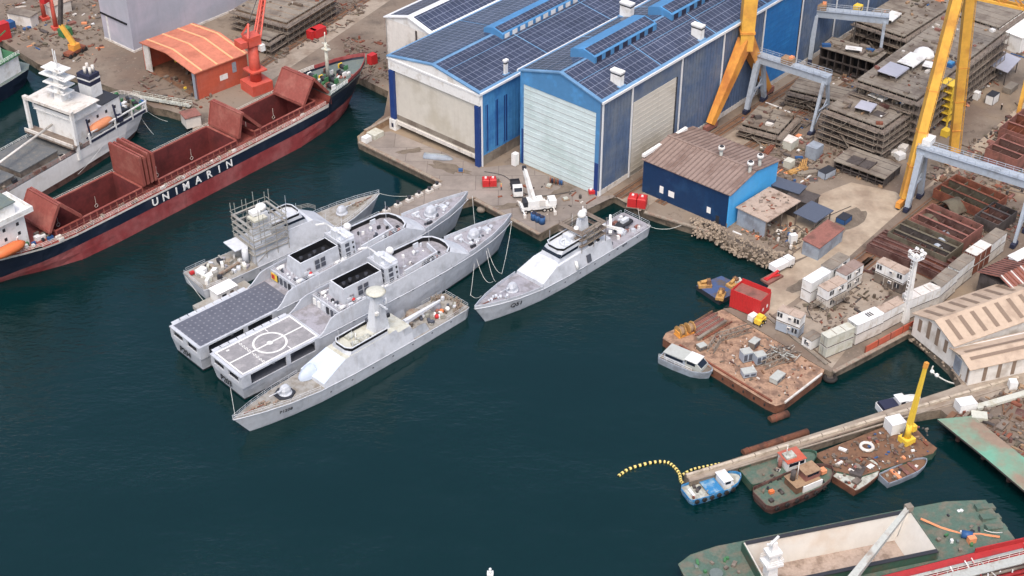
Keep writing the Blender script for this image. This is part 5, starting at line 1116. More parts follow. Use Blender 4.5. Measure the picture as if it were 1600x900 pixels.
for (p_, t_) in (((1126, 248), (1128, 231)), ((1171, 272), (1172, 253)), ((1186.5, 261), (1187, 240))):
    q = BW.l(p_[0], p_[1], hB + rise - .6); mb = MB(); mb.cyl(q.x, q.y, hB, hB + 4.0, .42, 'pipe_grey', n=10); mb.cyl(q.x, q.y, hB + 4.0, hB + 4.7, .9, 'white', .75, 12); mb.cyl(q.x, q.y, hB + 4.7, hB + 5.0, .6, 'dark', .3, 10); mb.build('flue', rf)
for y0, y1 in ((lB - 10, lB - .5), (lB - .6, lB - .5)):
    pass
mb = MB()
for y_ in (lB - .2,):
    for a, c in ((-.4, wB * .32), (wB * .55, wB * .85)): mb.box(a, c, y_ - .25, y_ + .6, hB + .9, hB + 1.6, 'white_paint')
mb.build('roof_sign', root)
for (a, c) in ((1024, 303), (1039, 308), (1100, 333)):
    q = BW.l(a, c, 2.8); mb = MB(); mb.box(-.06, .0, q.y - .55 - (.6 if a == 1039 else 0), q.y + .55, 1.9, 3.5 + (.3 if a == 1024 else 0), 'white_paint'); mb.build('wall_sign', root)
mb = MB(); q = BW.l(1119, 345, 1); mb.box(-.05, .0, q.y - .5, q.y + .5, .1, 2.2, 'dark'); mb.build('door', root)

# ---------------------------------------------------------------- generic boxes by survey marks
def box_fr(O, X, Y, T, z=QZ):
    """frame and sizes of a box from its near base corner O, base corners along X and Y, and top T above O"""
    f = frame2(O, z, X, z); f.o.z = z
    y = f.l(Y[0], Y[1]).y; return f, f.l(X[0], X[1]).x, y, height(O, T, z)
def top_fr(T, Rr, Ll, h, z=QZ):
    """same from the top face's near, right and left corners at height h above z"""
    f = frame2(T, z + h, Rr, z + h); f.o.z = z
    return f, f.l(Rr[0], Rr[1], h).x, f.l(Ll[0], Ll[1], h).y
# open grey shed
f, lx, ly = top_fr((1198, 346), (1247, 315), (1153, 325), 4.6)
root = thing('open_shed', 'open sided grey shed with tan roof beside the sky blue gable', 'shed', f)
mb = MB(); mb.box(0, .2, .2, ly - .2, 0, 4.6, 'grey_shed'); mb.box(0, lx, ly - .2, ly, 0, 4.6, 'grey_shed'); mb.box(lx - .2, lx, .2, ly - .2, 0, 4.4, 'steel_dark')
for x in (.15, lx / 2, lx - .15): mb.box(x - .15, x + .15, .0, .2, 0, 4.6, 'steel')
mb.build('wall', root)
mb = MB(); mb.box(-.4, lx + .4, -.5, ly + .4, 4.6, 4.85, 'tan_roof')
for i in range(34): mb.cb((random.uniform(.5, lx - .5), random.uniform(.5, ly - .5), 4.9), (random.uniform(.3, 1.2), random.uniform(.2, .5), .12), random.choice(['debris', 'plank', 'rust', 'tan_roof']), random.uniform(0, 180))
mb.build('roof', root)
# low dark sheds
def shed(name, label, T_, R_, L_, h, wall, roof, slope=0.0, cat='shed', over=.25, grp=None, openf=False):
    f, lx, ly = top_fr(T_, R_, L_, h); r = thing(name, label, cat, f, grp); mb = MB()
    if openf:
        for x in (.15, lx - .15):
            for y in (.15, ly - .15): mb.box(x - .12, x + .12, y - .12, y + .12, 0, h, wall)
    else: mb.box(0, lx, 0, ly, 0, h, wall)
    mb.build('frame' if openf else 'wall', r)
    mb = MB(); v = [(-over, -over, h), (lx + over, -over, h), (lx + over, ly + over, h + slope), (-over, ly + over, h + slope)]
    mb.mesh(v + [(a, b_, c + .22) for a, b_, c in v], [(0, 3, 2, 1), (4, 5, 6, 7), (0, 1, 5, 4), (1, 2, 6, 5), (2, 3, 7, 6), (3, 0, 4, 7)], roof); mb.build('roof', r); return r, f, lx, ly
shed('store_shed', 'long low store with slate roof behind the open grey shed', (1248, 303), (1259, 292), (1204, 288), 3.2, 'steel_dark', 'canopy')
shed('dark_store', 'small dark store between slate roofed store and canopy', (1266, 320), (1280, 306), (1240, 296), 2.6, 'steel_dark', 'steel_dark')
shed('canopy_shelter', 'navy grey canopy on posts beside the sandy yard', (1274, 347), (1299, 330), (1248, 330), 3.2, 'steel', 'canopy', 0, 'canopy', .4, None, True)
shed('lean_to', 'red brown roofed lean-to with pale blue grey front wall', (1280, 388), (1318, 358), (1258, 375), 3.4, 'grey_shed', 'rust_red', .5)
# orange shed upper left
f, lx, ly, h = box_fr((307, 148), (386, 118), (210, 105), (305, 115))
f, lx, ly = top_fr((304, 115), (385, 84), (209, 72), 8.0)
root = thing('orange_shed', 'open fronted orange shed with ribbed orange roof beside the red crane', 'shed', f)
mb = MB(); mb.box(0, lx, 0, .3, 0, 8, 'orange_wall'); mb.box(0, lx, ly - .3, ly, 0, 8, 'orange_wall'); mb.box(lx - .3, lx, .3, ly - .3, 0, 8, 'orange_wall'); mb.box(0, .5, ly - 3, ly - .3, 0, 8, 'off_white'); mb.box(0, .4, 0, 1.6, 0, 8, 'grey_shed')
mb.box(lx * .45, lx * .6, -.06, 0, 3, 4.6, 'white'); mb.box(lx * .7, lx * .78, -.06, 0, 4, 7, 'grey_shed'); mb.build('wall', root)
mb = MB(); gable_roof(mb, 0, lx, 0, ly, 8, 1.6, 'orange_roof', .3, .5)
for x in (lx * .12, lx * .42, lx * .72, lx * .97):
    for ya, yb in ((-.4, ly / 2), (ly + .4, ly / 2)): mb.beam((x, ya, 8.36), (x, yb, 9.96), .5, .16, 'rib_tan')
mb.build('roof', root)
mb = MB(); mb.face([(.2, .4, .05), (lx - .3, .4, .05), (lx - .3, ly - .3, .05), (.2, ly - .3, .05)], 'brown')
for i in range(24): mb.cb((random.uniform(1, lx - 1), random.uniform(1, ly - 1), .5), (random.uniform(.5, 3), random.uniform(.4, 1), random.uniform(.3, 1)), random.choice(['rust', 'wood', 'brown', 'yellow', 'debris']), random.uniform(0, 180))
mb.split('stored_timber', root)
# tall grey sheeted enclosure
f = Fr(P(210, 82, QZ).to_2d(), 49.2, QZ); ly = f.l(160, 62).y; H2 = 24
root = thing('sheeted_enclosure', 'tall lilac grey sheeted enclosure behind the orange shed', 'enclosure', f)
mb = MB(); mb.box(0, 120, 0, ly, .6, H2, 'tarp_grey'); 
for i in range(13): mb.box(i * 9.5 + .1, i * 9.5 + .22, -.05, 0, .6, H2, 'tarp_grey')
mb.box(120, 120.3, 0, ly, 0, H2, 'steel'); mb.build('sheeting', root)
mb = MB(); mb.box(-.3, 0, ly * .1, ly, H2 * .34, H2 * .36, 'black'); mb.box(-.2, 0, -.2, ly, 0, .6, 'off_white'); mb.box(0, 120, -.2, 0, 0, .6, 'off_white'); mb.box(-.2, 0, ly * .78, ly * .82, .6, H2 * .34, 'white'); mb.build('base_band', root)
mb = MB(); mb.box(-1, 121, -.8, ly + .8, H2, H2 + .6, 'tarp_grey'); mb.build('top_cover', root)
# beige warehouses
f = Fr(P(1485, 566, QZ).to_2d(), 0, QZ)
a = P(1491, 540, QZ + 5.4); c = P(1430, 491, QZ + 5.4); d = a - c; ang = math.degrees(math.atan2(d.y, d.x))
f = Fr(a.to_2d(), ang + 90, QZ); ly = (a - c).to_2d().length; lx = f.l(1600, 487, 5.4).x + 14; rr = height((1463, 520), (1463, 504), QZ + 5.4); rr = 2.4
root = thing('beige_warehouse', 'larger beige warehouse with brown roof strips and white gable', 'warehouse', f)
mb = MB(); mb.box(0, .3, 0, ly, 0, 5.4, 'wall_white'); mb.box(.3, lx, 0, .3, 0, 5.4, 'wall_white'); mb.box(.3, lx, ly - .3, ly, 0, 5.4, 'wall_white'); mb.box(lx - .3, lx, .3, ly - .3, 0, 5.4, 'wall_white')
for x in (0, lx): mb.mesh([(x, 0, 5.4), (x, ly, 5.4), (x, ly / 2, 5.4 + rr)], [(0, 1, 2)], 'wall_white')
for t_ in (.18, .40, .62, .84): mb.box(-.05, 0, ly * t_ - .5, ly * t_ + .5, 2.2, 5.2 + (rr * .5 if .3 < t_ < .7 else 0), 'strip')
mb.build('wall', root)
mb = MB(); gable_roof(mb, 0, lx, 0, ly, 5.42, rr, 'beige', .18, .5); rf = mb.build('roof', root)
n = 14
for i in range(n):
    x = 1.6 + i * 3.3
    if x > lx: break
    for y0, y1 in ((.4, ly / 2 - .8), (ly - .4, ly / 2 + .8)):
        mb = MB(); z = lambda y: 5.62 + rr * (min(y, ly - y) + .5) / (ly / 2 + .5); mb.mesh([(x, y0, z(y0) + .05), (x + 1.1, y0, z(y0) + .05), (x + 1.1, y1, z(y1) + .05), (x, y1, z(y1) + .05)], [(0, 1, 2, 3)], 'strip'); mb.build('roof_light', rf)
a = P(1517, 577, QZ + 4.2); c = P(1488, 546, QZ + 4.2); d = a - c; ang = math.degrees(math.atan2(d.y, d.x))
f = Fr(a.to_2d(), ang + 90, QZ); ly = (a - c).to_2d().length; lx = f.l(1600, 545, 4.2).x + 16
root = thing('small_warehouse', 'smaller white walled beige shed nearest the water at right', 'warehouse', f)
mb = MB(); mb.box(0, lx, 0, .3, 0, 4.2, 'wall_white'); mb.box(0, .3, .3, ly, 0, 4.2, 'wall_white'); mb.box(.3, lx, ly - .3, ly, 0, 4.6, 'wall_white'); mb.box(lx - .3, lx, .3, ly - .3, 0, 4.4, 'wall_white')
for i in range(10): x = 3.2 + i * 3.4; mb.box(x, x + .9, -.05, 0, .3, 4.0, 'strip')
mb.box(-.05, 0, ly * .05, ly * .14, .3, 4, 'strip'); mb.box(-.05, 0, ly * .45, ly * .8, .2, 4.0, 'grey_shed'); mb.build('wall', root)
mb = MB(); gable_roof(mb, 0, lx, 0, ly, 4.22, 1.0, 'beige', .18, .5); rf = mb.build('roof', root)
for y in (ly * .3, ly * .62):
    mb = MB(); zz = lambda y_: 4.42 + 1.0 * (min(y_, ly - y_) + .5) / (ly / 2 + .5); mb.mesh([(1, y - .4, zz(y - .4) + .06), (lx - 1, y - .4, zz(y - .4) + .06), (lx - 1, y + .4, zz(y + .4) + .06), (1, y + .4, zz(y + .4) + .06)], [(0, 1, 2, 3)], 'strip'); mb.build('roof_light', rf)
# rust roofed shed at right edge
f, lx, ly = top_fr((1592, 462), (1680, 418), (1535, 424), 6)
root = thing('rust_shed', 'rust red corrugated roof behind the beige warehouse', 'shed', f)
mb = MB(); mb.box(0, lx, 0, ly, 0, 6, 'steel_dark'); mb.build('wall', root)
mb = MB(); gable_roof(mb, 0, lx, 0, ly, 6, 2, 'rust_red', .2, .5)
for i in range(18):
    x = i * lx / 18; mb.beam((x, -.4, 6.3), (x, ly / 2, 8.3), .3, .12, 'rust' if i % 3 else 'off_white'); mb.beam((x, ly + .4, 6.3), (x, ly / 2, 8.3), .3, .12, 'rust_dark')
mb.build('roof', root)
# white tent and grey lean-to top right, building block at right edge
shed('white_tent', 'bright white sheeted tent at the far upper right', (1597, 60), (1680, 20), (1563, 26), 5, 'white', 'white_paint', 0, 'tent')
shed('grey_canopy', 'grey sheet roof leaning beside the scaffolded hull at upper right', (1573, 113), (1592, 93), (1553, 103), 4, 'steel_dark', 'tarp_grey', .8, 'canopy', .4, None, True)
shed('white_cabin_block', 'tall plain white block cut off at the right edge', (1590, 408), (1660, 372), (1578, 400), 7.5, 'white_paint', 'white', 0, 'building')
for q in (((42, 27), (56, 18), (20, 15)), ((88, 12), (110, 2), (66, 2)), ((12, 2), (40, -10), (-20, -8)), ((120, -8), (140, -18), (100, -18))):
    pass
shed('white_house', 'small white house with grey roof by the red cranes at upper left', (47, 27), (58, 20), (20, 14), 3.5, 'wall_white', 'steel_light', 0, 'house')
shed('white_shop', 'white hut with tan roof touching the top edge at upper left', (78, 12), (110, 1), (60, 3), 3.5, 'wall_white', 'tan_roof', 0, 'house')
shed('white_quay_house', 'small white box house on the quay behind the red hatch covers', (290, 186), (313, 180), (285, 175), 3.0, 'wall_white', 'rust_red', 0, 'hut')
# ---------------------------------------------------------------- gantry cranes
def up(px_base, px_top, z=QZ):
    p = P(*px_base, z); h = height(px_base, px_top, z); return p, Vector((p.x, p.y, z + h))
def mid(a, b): return (Vector(a) + Vector(b)) / 2
# the big yellow one
a1, a2 = P(1109, 204, QZ), P(1198, 149, QZ); aM = mid(a1, a2); hJ = height((1153, 177), (1165, 62), QZ)
b1, b2 = P(1411, 320, QZ), P(1487, 252, QZ); bM = mid(b1, b2); hT = height((1449, 285), (1530, -133), QZ)
root = thing('goliath_crane', 'huge yellow goliath crane straddling the yard on splayed legs', 'crane', Fr(bM.to_2d(), 0, QZ))
O = Vector((bM.x, bM.y, QZ))
def Lc(v): return Vector(v) - O
jt = Lc((aM.x, aM.y, QZ + hJ)); tl = Lc((aM.x, aM.y, QZ + hT)); tr = Lc((bM.x, bM.y, QZ + hT))
for q in (a1, a2):
    mb = MB(); mb.beam(Lc(q) + Vector((0, 0, 2.0)), jt + (Lc(q) - jt).normalized() * .3, 1.7, 1.9, 'crane_orange', 3.0, 3.4); lg = mb.build('leg', root)
    mb = MB(); d = (a2 - a1).normalized() * 2.6; mb.beam(Lc(q) - d + Vector((0, 0, 1.3)), Lc(q) + d + Vector((0, 0, 1.3)), 1.1, 1.5, 'rust_red'); 
    for k in (-.8, -.3, .3, .8): mb.cb(Lc(q) + d * k + Vector((0, 0, .4)), (1.0, .6, .75), 'dark', 49)
    mb.build('bogie', lg)
mb = MB(); mb.beam(jt - Vector((0, 0, 2.6)), tl, 4.0, 3.4, 'crane_yellow', 4.6, 3.8); mb.beam(jt + Vector((0, 0, 2.2)), jt + Vector((0, 0, 2.8)), 4.5, 3.9, 'crane_orange'); mb.build('column', root)
for q in (b1, b2):
    mb = MB(); e_ = Vector((1.5, -.4, 0)); A_, B_ = Lc(q) + Vector((0, 0, 3)) + e_, tr + e_
    for o_ in (-.35, .35): mb.beam(A_ + Vector((0, o_, 0)), B_ + Vector((0, o_, 0)), .1, .1, 'crane_yellow')
    for i_ in range(60): p_ = A_.lerp(B_, i_ / 60); mb.beam(p_ + Vector((0, -.35, 0)), p_ + Vector((0, .35, 0)), .08, .08, 'crane_yellow')
    mb.build('ladder', root)
    mb = MB(); mb.beam(Lc(q) + Vector((0, 0, 2.0)), tr, 2.2, 2.0, 'crane_yellow', 2.6, 2.2)
    for t_ in (.12, .25, .4): p = (Lc(q) + Vector((0, 0, 2))).lerp(tr, t_); mb.beam(p, p + (tr - Lc(q)).normalized() * .35, 2.45, 2.25, 'crane_orange')
    lg = mb.build('leg', root)
    mb = MB(); d = (b2 - b1).normalized() * 3.2; mb.beam(Lc(q) - d + Vector((0, 0, 1.3)), Lc(q) + d + Vector((0, 0, 1.3)), 1.2, 1.5, 'crane_orange')
    for k in (-.8, -.3, .3, .8): mb.cb(Lc(q) + d * k + Vector((0, 0, .4)), (1.0, .6, .75), 'dark', 49)
    mb.build('bogie', lg)
dg = (tr - tl).normalized()
mb = MB(); mb.beam(tl - dg * 6, tr + dg * 26, 4.5, 5.5, 'crane_yellow'); mb.build('girder', root)
# grey workshop gantries
def gantry(lbl, l1, l2, r1, r2, h):
    l1, l2, r1, r2 = [P(*q, QZ) for q in (l1, l2, r1, r2)]; ml, mr = mid(l1, l2), mid(r1, r2)
    f = Fr(ml.to_2d(), math.degrees(math.atan2(mr.y - ml.y, mr.x - ml.x)), QZ); S = (mr - ml).to_2d().length
    s1 = ((l1 - l2).to_2d().length + (r1 - r2).to_2d().length) / 4
    r = thing('gantry_crane', lbl, 'crane', f, 'grey gantry cranes')
    for x, w_ in ((0, 1.5), (S, .85)):
        for sg in (-1, 1):
            mb = MB(); mb.beam((x, sg * s1, 1.2), (x, sg * 1.0, h - 1.4), w_ * .7, w_ * .8, 'gantry_grey', w_, w_); lg = mb.build('leg', r)
            mb = MB(); mb.cb((x, sg * s1, .7), (1.1, 2.6, 1.0), 'navy_cloth'); mb.build('bogie', lg)
        mb = MB(); mb.beam((x, -s1 * .62, h * .38), (x, s1 * .62, h * .38), .4, .4, 'gantry_grey'); mb.beam((x, -s1 * .9, h * .1), (x, s1 * .5, h * .5), .22, .22, 'gantry_grey'); mb.build('brace', r)
    mb = MB(); mb.box(-1.2, S + 1.0, -1.15, 1.15, h - 2.0, h, 'gantry_grey'); mb.box(-1.2, S + 1.0, -1.5, 1.5, h, h + .12, 'gantry_grey'); gd = mb.build('girder', r)
    mb = MB()
    for sg in (-1, 1): mb.rail([(-1, sg * 1.4, h + .1), (S + .8, sg * 1.4, h + .1)], 'gantry_grey', 1.1, 2, .06, 2)
    mb.build('walkway_rail', gd)
    return r, S, h
def trolley(g, x, m):
    r, S, h = g; mb = MB(); mb.cb((S * x, 0, h + .9), (3.0, 2.4, 1.5), m); mb.cb((S * x + .8, .3, h + 1.8), (1.0, 1.4, .5), 'orange_faded'); mb.tube((S * x - 1.2, -1.1, h + .9), (S * x - 1.2, 1.1, h + .9), .5, 'rust'); mb.build('trolley', r)
g = gantry('nearer grey gantry crane with orange hoist, beside the bright blue hangar bay', (1166, 176), (1193, 158), (1267, 212), (1293, 190), 15.5); trolley(g, .42, 'wood')
g = gantry('farther grey gantry crane against the dark hangar wall', (1257, 96), (1276, 84), (1362, 108), (1382, 94), 15.0); trolley(g, .06, 'wood')
g = gantry('grey gantry crane at right spanning the red brown hull sections', (1414, 329), (1440, 309), (1580, 384), (1606, 364), 16.0)
mb = MB(); r_ = g[0]; mb.cb((.4, 1.6, 17.0), (2.0, 3.4, 1.6), 'white'); mb.build('machine_house', r_)

# red slewing crane behind the cargo ship
pb = P(402, 140, QZ); f = Fr(pb.to_2d(), 40, QZ); root = thing('tower_crane', 'red orange luffing crane behind the open red hatch covers', 'crane', f)
hC = height((402, 140), (400, 62), QZ)
mb = MB(); mb.box(-3.2, 3.2, -3.2, 3.2, 0, 3, 'crane_red'); mb.cyl(0, 0, 3, hC * .92, 1.6, 'crane_red', 1.4, 12); mb.box(-2.4, 2.4, -2.4, 2.4, hC * .4, hC * .43, 'crane_red'); mb.build('column', root)
mb = MB(); mb.box(-1.9, 1.8, -1.8, 1.8, hC * .92, hC * 1.1, 'crane_red'); mb.box(-4.4, -2.4, -1.8, 1.8, hC * .93, hC * 1.05, 'crane_red'); mb.box(1.0, 2.4, -2.6, -1.0, hC * .8, hC * .92, 'white'); mb.build('slew_house', root)
mb = MB(); A_, B_ = Vector((1.5, 0, hC * .98)), Vector((14, 12, hC * 1.85))
for s1, s2 in ((-1, -1), (-1, 1), (1, 1), (1, -1)): mb.beam(A_ + Vector((s1 * .8, s2 * -.8, s2 * .5)), B_ + Vector((s1 * .35, s2 * -.35, s2 * .2)), .38, .38, 'crane_red')
for i in range(14):
    p = A_.lerp(B_, i / 14); q = A_.lerp(B_, (i + 1) / 14); w_ = .8 - .45 * i / 14
    mb.beam(p + Vector((-w_, w_, -.4)), q + Vector((w_, -w_, -.3)), .2, .2, 'crane_red'); mb.beam(p + Vector((-w_, -w_, .5)), q + Vector((w_, w_, .3)), .2, .2, 'crane_red')
mb.build('jib', root)
mb = MB(); mb.beam((-2.0, 1.6, hC * 1.1), (-.5, 0, hC * 1.32), .5, .5, 'crane_red'); mb.beam((-2.0, -1.6, hC * 1.1), (-.5, 0, hC * 1.32), .5, .5, 'crane_red'); mb.tube((-.5, 0, hC * 1.32), B_, .1, 'dark'); mb.build('back_stay', root)
# yellow mobile boom upper left
pb = P(118, 84, QZ); f = Fr(pb.to_2d(), 60, QZ); root = thing('telescopic_crane', 'yellow telescopic crane with raised boom behind the navy funnel', 'crane', f)
mb = MB(); mb.box(-3.4, 3.4, -1.2, 1.2, .6, 1.5, 'rust'); mb.box(-1.3, 1.3, -1.1, 1.1, 1.5, 3.2, 'crane_orange'); mb.build('chassis', root)
for x in (-3, -1.5, 1.5, 3):
    for y in (-1.2, 1.2): mb = MB(); mb.tube((x, y - .25, .6), (x, y + .25, .6), .6, 'tyre', n=10); mb.build('wheel', root)
hh = height((118, 84), (110, 38), QZ)
mb = MB(); mb.beam((0, 0, 3), (-1.5, 2.2, hh), 1.2, 1.4, 'crane_yellow', 1.0, 1.2); mb.beam((-1.5, 2.2, hh), (-.2, .6, hh * 2.3), 1.0, 1.0, 'steel_dark'); mb.build('boom', root)
# small red lattice cranes upper left
for (pb_, l_) in (((88, 45), 'small red jib crane nearest the yellow telescopic crane at upper left'), ((70, 30), 'small red jib crane behind the white house at upper left')):
    p = P(*pb_, QZ); root = thing('jib_crane', l_, 'crane', Fr(p.to_2d(), 35, QZ)); mb = MB()
    mb.cyl(0, 0, 0, 11, .7, 'crane_red', .55); mb.box(-1.2, 1.2, -1.2, 1.2, 0, .8, 'crane_red'); mb.build('mast', root)
    mb = MB(); mb.beam((-2, -1, 10.4), (7, 4, 15), .6, .7, 'rust_red', .3, .4); mb.cb((-2.2, -1.2, 10.2), (2, 1.6, 1.6), 'red', 30); mb.build('jib', root)

# ---------------------------------------------------------------- hull blocks
def block(name, label, T_, R_, L_, h, tiers=0, top='steel_light', side='steel', open_front=True, ext=0.0, hatch=(), z=QZ):
    f, lx, ly = top_fr(T_, R_, L_, h, z); lx += ext
    root = thing(name, label, 'hull block', f)
    mb = MB(); mb.box(-.3, lx + .3, -.3, ly + .3, h - .25, h, top)
    for k in range(max(3, int(lx / 3))): x = lx * (k + .5) / max(3, int(lx / 3)); mb.box(x - .05, x + .05, 0, ly, h, h + .06, side)
    for (hx, hy, hw, hl) in hatch: mb.box(hx * lx, hx * lx + hw, hy * ly, hy * ly + hl, h + .01, h + .1, 'steel_dark'); mb.box(hx * lx - .2, hx * lx + hw + .2, hy * ly - .2, hy * ly, h, h + .5, side)
    mb.build('deck_plate', root)
    mb = MB(); mb.box(.1, lx - .1, 0, .15, .6, h - .3, side); mb.box(.1, lx - .1, ly - .15, ly, .6, h - .3, side); mb.box(.6, lx - .6, .3, ly - .3, .5, .8, side)
    n = max(3, int(lx / 3.2))
    for k in range(n + 1): x = lx * k / n; mb.box(x - .12, x + .12, -.14, 0, .6, h - .3, side)
    mb.build('side_plating', root)
    mb = MB(); n = max(3, int(ly / 2.2))
    if open_front:
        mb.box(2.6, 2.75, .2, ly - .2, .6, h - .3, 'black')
        for k in range(n + 1): y = ly * k / n; mb.box(.1, 2.4, y - .1, y + .1, .6, h - .3, 'steel_dark')
        mb.box(.1, .4, .2, ly - .2, h * .5, h * .56, 'steel_dark')
    else: mb.box(.1, .3, .2, ly - .2, .6, h - .3, side)
    mb.build('bulkhead', root)
    mb = MB()
    for k in range(int(lx / 6) + 1):
        for y in (.8, ly / 2, ly - .8): mb.box(k * 6 + .2, k * 6 + 1.6, y - .6, y + .6, 0, .6, 'wood')
    mb.build('keel_block', root)
    if tiers:
        mb = MB(); hs = h / tiers
        for t_ in range(1, tiers + 1):
            zz = t_ * hs - .6
            mb.box(-2.6, lx, -2.2 - random.random() * .5, -.6, zz, zz + .12, 'plank'); mb.box(-2.8 - random.random() * .5, -.7, -.5, ly + .5, zz, zz + .12, 'plank')
            mb.box(-2.6, lx, -2.3, -2.2, zz + .5, zz + .62, 'steel_light'); mb.box(-2.8, -2.7, -2, ly + .5, zz + .5, zz + .62, 'steel_light')
        x = -2.4
        while x < lx:
            for y in (-2.25, -.7): mb.tube((x, y, 0), (x, y, h + .6), .09, 'steel_light', n=4, caps=False)
            x += 2.6
        y = .3
        while y < ly:
            for x in (-2.7, -.8): mb.tube((x, y, 0), (x, y, h + .6), .09, 'steel_light', n=4, caps=False)
            y += 2.4
        mb.beam((-2.9, ly * .3, 0), (-2.9, ly * .6, h * .5), .7, .15, 'steel_light'); mb.beam((-2.9, ly * .75, h * .5), (-2.9, ly * .5, h), .7, .15, 'steel_light'); mb.build('scaffold', root)
    return f, lx, ly, h
def on_top(f, x, y, z, rot=0): return Fr(f.w(x, y).to_2d(), f.a + rot, f.o.z + z)
def clutter_on(name, b_, n, label):
    f, lx, ly, h = b_; mb = MB()
    for i in range(n):
        x, y = random.uniform(.5, lx - .5), random.uniform(.5, ly - .5); s = .3 + 1.3 * random.random() ** 2
        mb.cb((x, y, h + .12 + s * .15), (s * random.uniform(.6, 2.2), s * random.uniform(.4, 1), s * .5), random.choice(DM2), random.choice((0, 90, random.uniform(0, 180))))
    solo(name, label, 'scrap', mb, f, kind='stuff')
def shelter(label, b_, x, y, lx, ly, m, hz=1.8, rot=0):
    f, _, _, h = b_; r = thing('work_shelter', label, 'shelter', on_top(f, x, y, h, rot)); mb = MB(); mb.box(0, lx, 0, ly, hz, hz + .15, m); mb.box(-.1, lx + .1, -.1, .1, hz - .25, hz, m); mb.build('sheet_roof', r)
    mb = MB()
    for a in (.1, lx - .1):
        for c in (.1, ly - .1): mb.box(a - .08, a + .08, c - .08, c + .08, 0, hz, 'steel')
    mb.box(.2, lx - .2, ly - .12, ly - .04, 0, hz, 'steel_dark'); mb.build('frame', r)
b1_ = block('hull_block', 'large hull block wrapped in plank scaffolding tiers, its deck carrying a pale blue sheet', (1378, 198), (1437, 156), (1296, 166), 9.0, 5, hatch=((.2, .15, 3, 3), (.55, .1, 4, 2)))
b2_ = block('hull_block', 'longest raised hull block with two white sheet shelters on its tan deck', (1432, 154), (1556, 58), (1352, 116), 12.5, 5, ext=4)
b3_ = block('hull_block', 'hull block at the top edge with one white sheet near its open end', (1412, 56), (1484, 10), (1338, 33), 7.0, 3, ext=20)
b4_ = block('hull_block', 'hull block standing behind the farther grey gantry crane', (1366, 97), (1384, 82), (1282, 73), 7.0, 0, side='steel_dark')
b5_ = block('hull_block', 'flat stack of deck plates under the nearer grey gantry crane', (1215, 207), (1240, 180), (1162, 191), 3.0, 2, side='steel_dark', hatch=((.3, .3, 2, 2),))
b6_ = block('hull_block', 'low dark steel block with two square openings on the sandy yard', (1382, 278), (1407, 257), (1303, 251), 3.2, 0, side='steel_dark', open_front=True, hatch=((.12, .36, 4, 3.3), (.12, .58, 4, 3.3)))
b7_ = block('hull_block', 'dark plank tiers between the two grey gantry crane legs', (1318, 158), (1332, 140), (1244, 128), 4.0, 3, side='steel_dark')
b8_ = block('hull_block', 'pale steel deck at the top edge with ochre side wall left of the white hall', (447, 34), (520, -10), (376, 8), 6.0, 3, side='wood', open_front=False)
b9_ = block('hull_block', 'dark open lattice deck between the grey enclosure and ochre sided deck', (420, 62), (470, 30), (380, 50), 3.5, 2, side='steel_dark')
b10_ = block('hull_block', 'hull block far at the top right behind the yellow legs', (1560, 42), (1600, 14), (1500, 22), 6, 2, ext=6)
shelter('pale blue grey sheet shelter on the scaffolded hull block', b1_, 2.5, 5.0, 4.6, 4.2, 'tarp_grey', 1.4, 10)
shelter('white sheet shelter on the far end of the scaffolded hull block', b1_, 9.5, 5.8, 4.4, 4.4, 'white', 1.4, -6)
shelter('lilac grey sheet shelter nearest the open end of the longest block', b2_, 4.2, 8.2, 7.0, 5.4, 'tarp_grey', 1.6)
shelter('white sheet shelter just behind the lilac grey one', b2_, 12.2, 7.6, 7.6, 4.6, 'white', 1.6)
shelter('small white sheet shelter beside the yellow crane leg', b2_, 15.5, 3.2, 3.4, 3.2, 'white', 1.3, 12)
shelter('white sheet shelter on the block at the top edge', b3_, 3.5, 6.0, 6.4, 3.0, 'white', 1.4, 6)
shelter('crumpled white sheet on the block behind the farther gantry', b4_, 2.0, 5.0, 2.2, 4.4, 'white', 1.0, 20)
for b_, n, l_ in ((b1_, 40, 'small gear on the scaffolded hull block'), (b2_, 90, 'small gear on the longest tan deck'), (b3_, 60, 'small gear on the block at the top edge'), (b4_, 26, 'small gear on the block behind the gantry'), (b5_, 22, 'offcuts on the flat deck plate stack'), (b8_, 22, 'loose items on the ochre sided deck')): clutter_on('deck_litter', b_, n, l_)
f = on_top(b2_[0], 24, b2_[2] * .62, b2_[3]); mb = MB(); mb.lathe((0, 0, 0), [(2.9, 0), (2.7, .6), (1.6, 1.5), (.05, 2.0)], 'white', 9, smooth=False); solo('domed_tent', 'round faceted white tent on the longest hull block', 'tent', mb, f)
f = on_top(b2_[0], 22, 1.6, b2_[3]); mb = MB(); mb.box(-1, 1, -.8, .8, 0, 1.0, 'blue_bin'); mb.box(-.9, .9, -.7, .7, 1.0, 1.25, 'blue_boat'); solo('blue_bin', 'blue bin on the longest hull block beside the yellow leg', 'bin', mb, f)
f = Fr(P(1336, 42, QZ + 9).to_2d(), 49); mb = MB(); p_ = P(1340, 16, 16); f = Fr(p_.to_2d(), 49, 16); mb.box(-1.1, 1.1, -1.0, 1.0, 0, 1.6, 'yellow'); mb.box(-.6, .6, -1.03, -1, .4, 1.1, 'black'); mb.box(-.15, .15, -.15, .15, -16 + QZ, 0, 'steel_light'); solo('lift_platform', 'yellow lift basket on a post against the dark hangar wall', 'lift', mb, f)
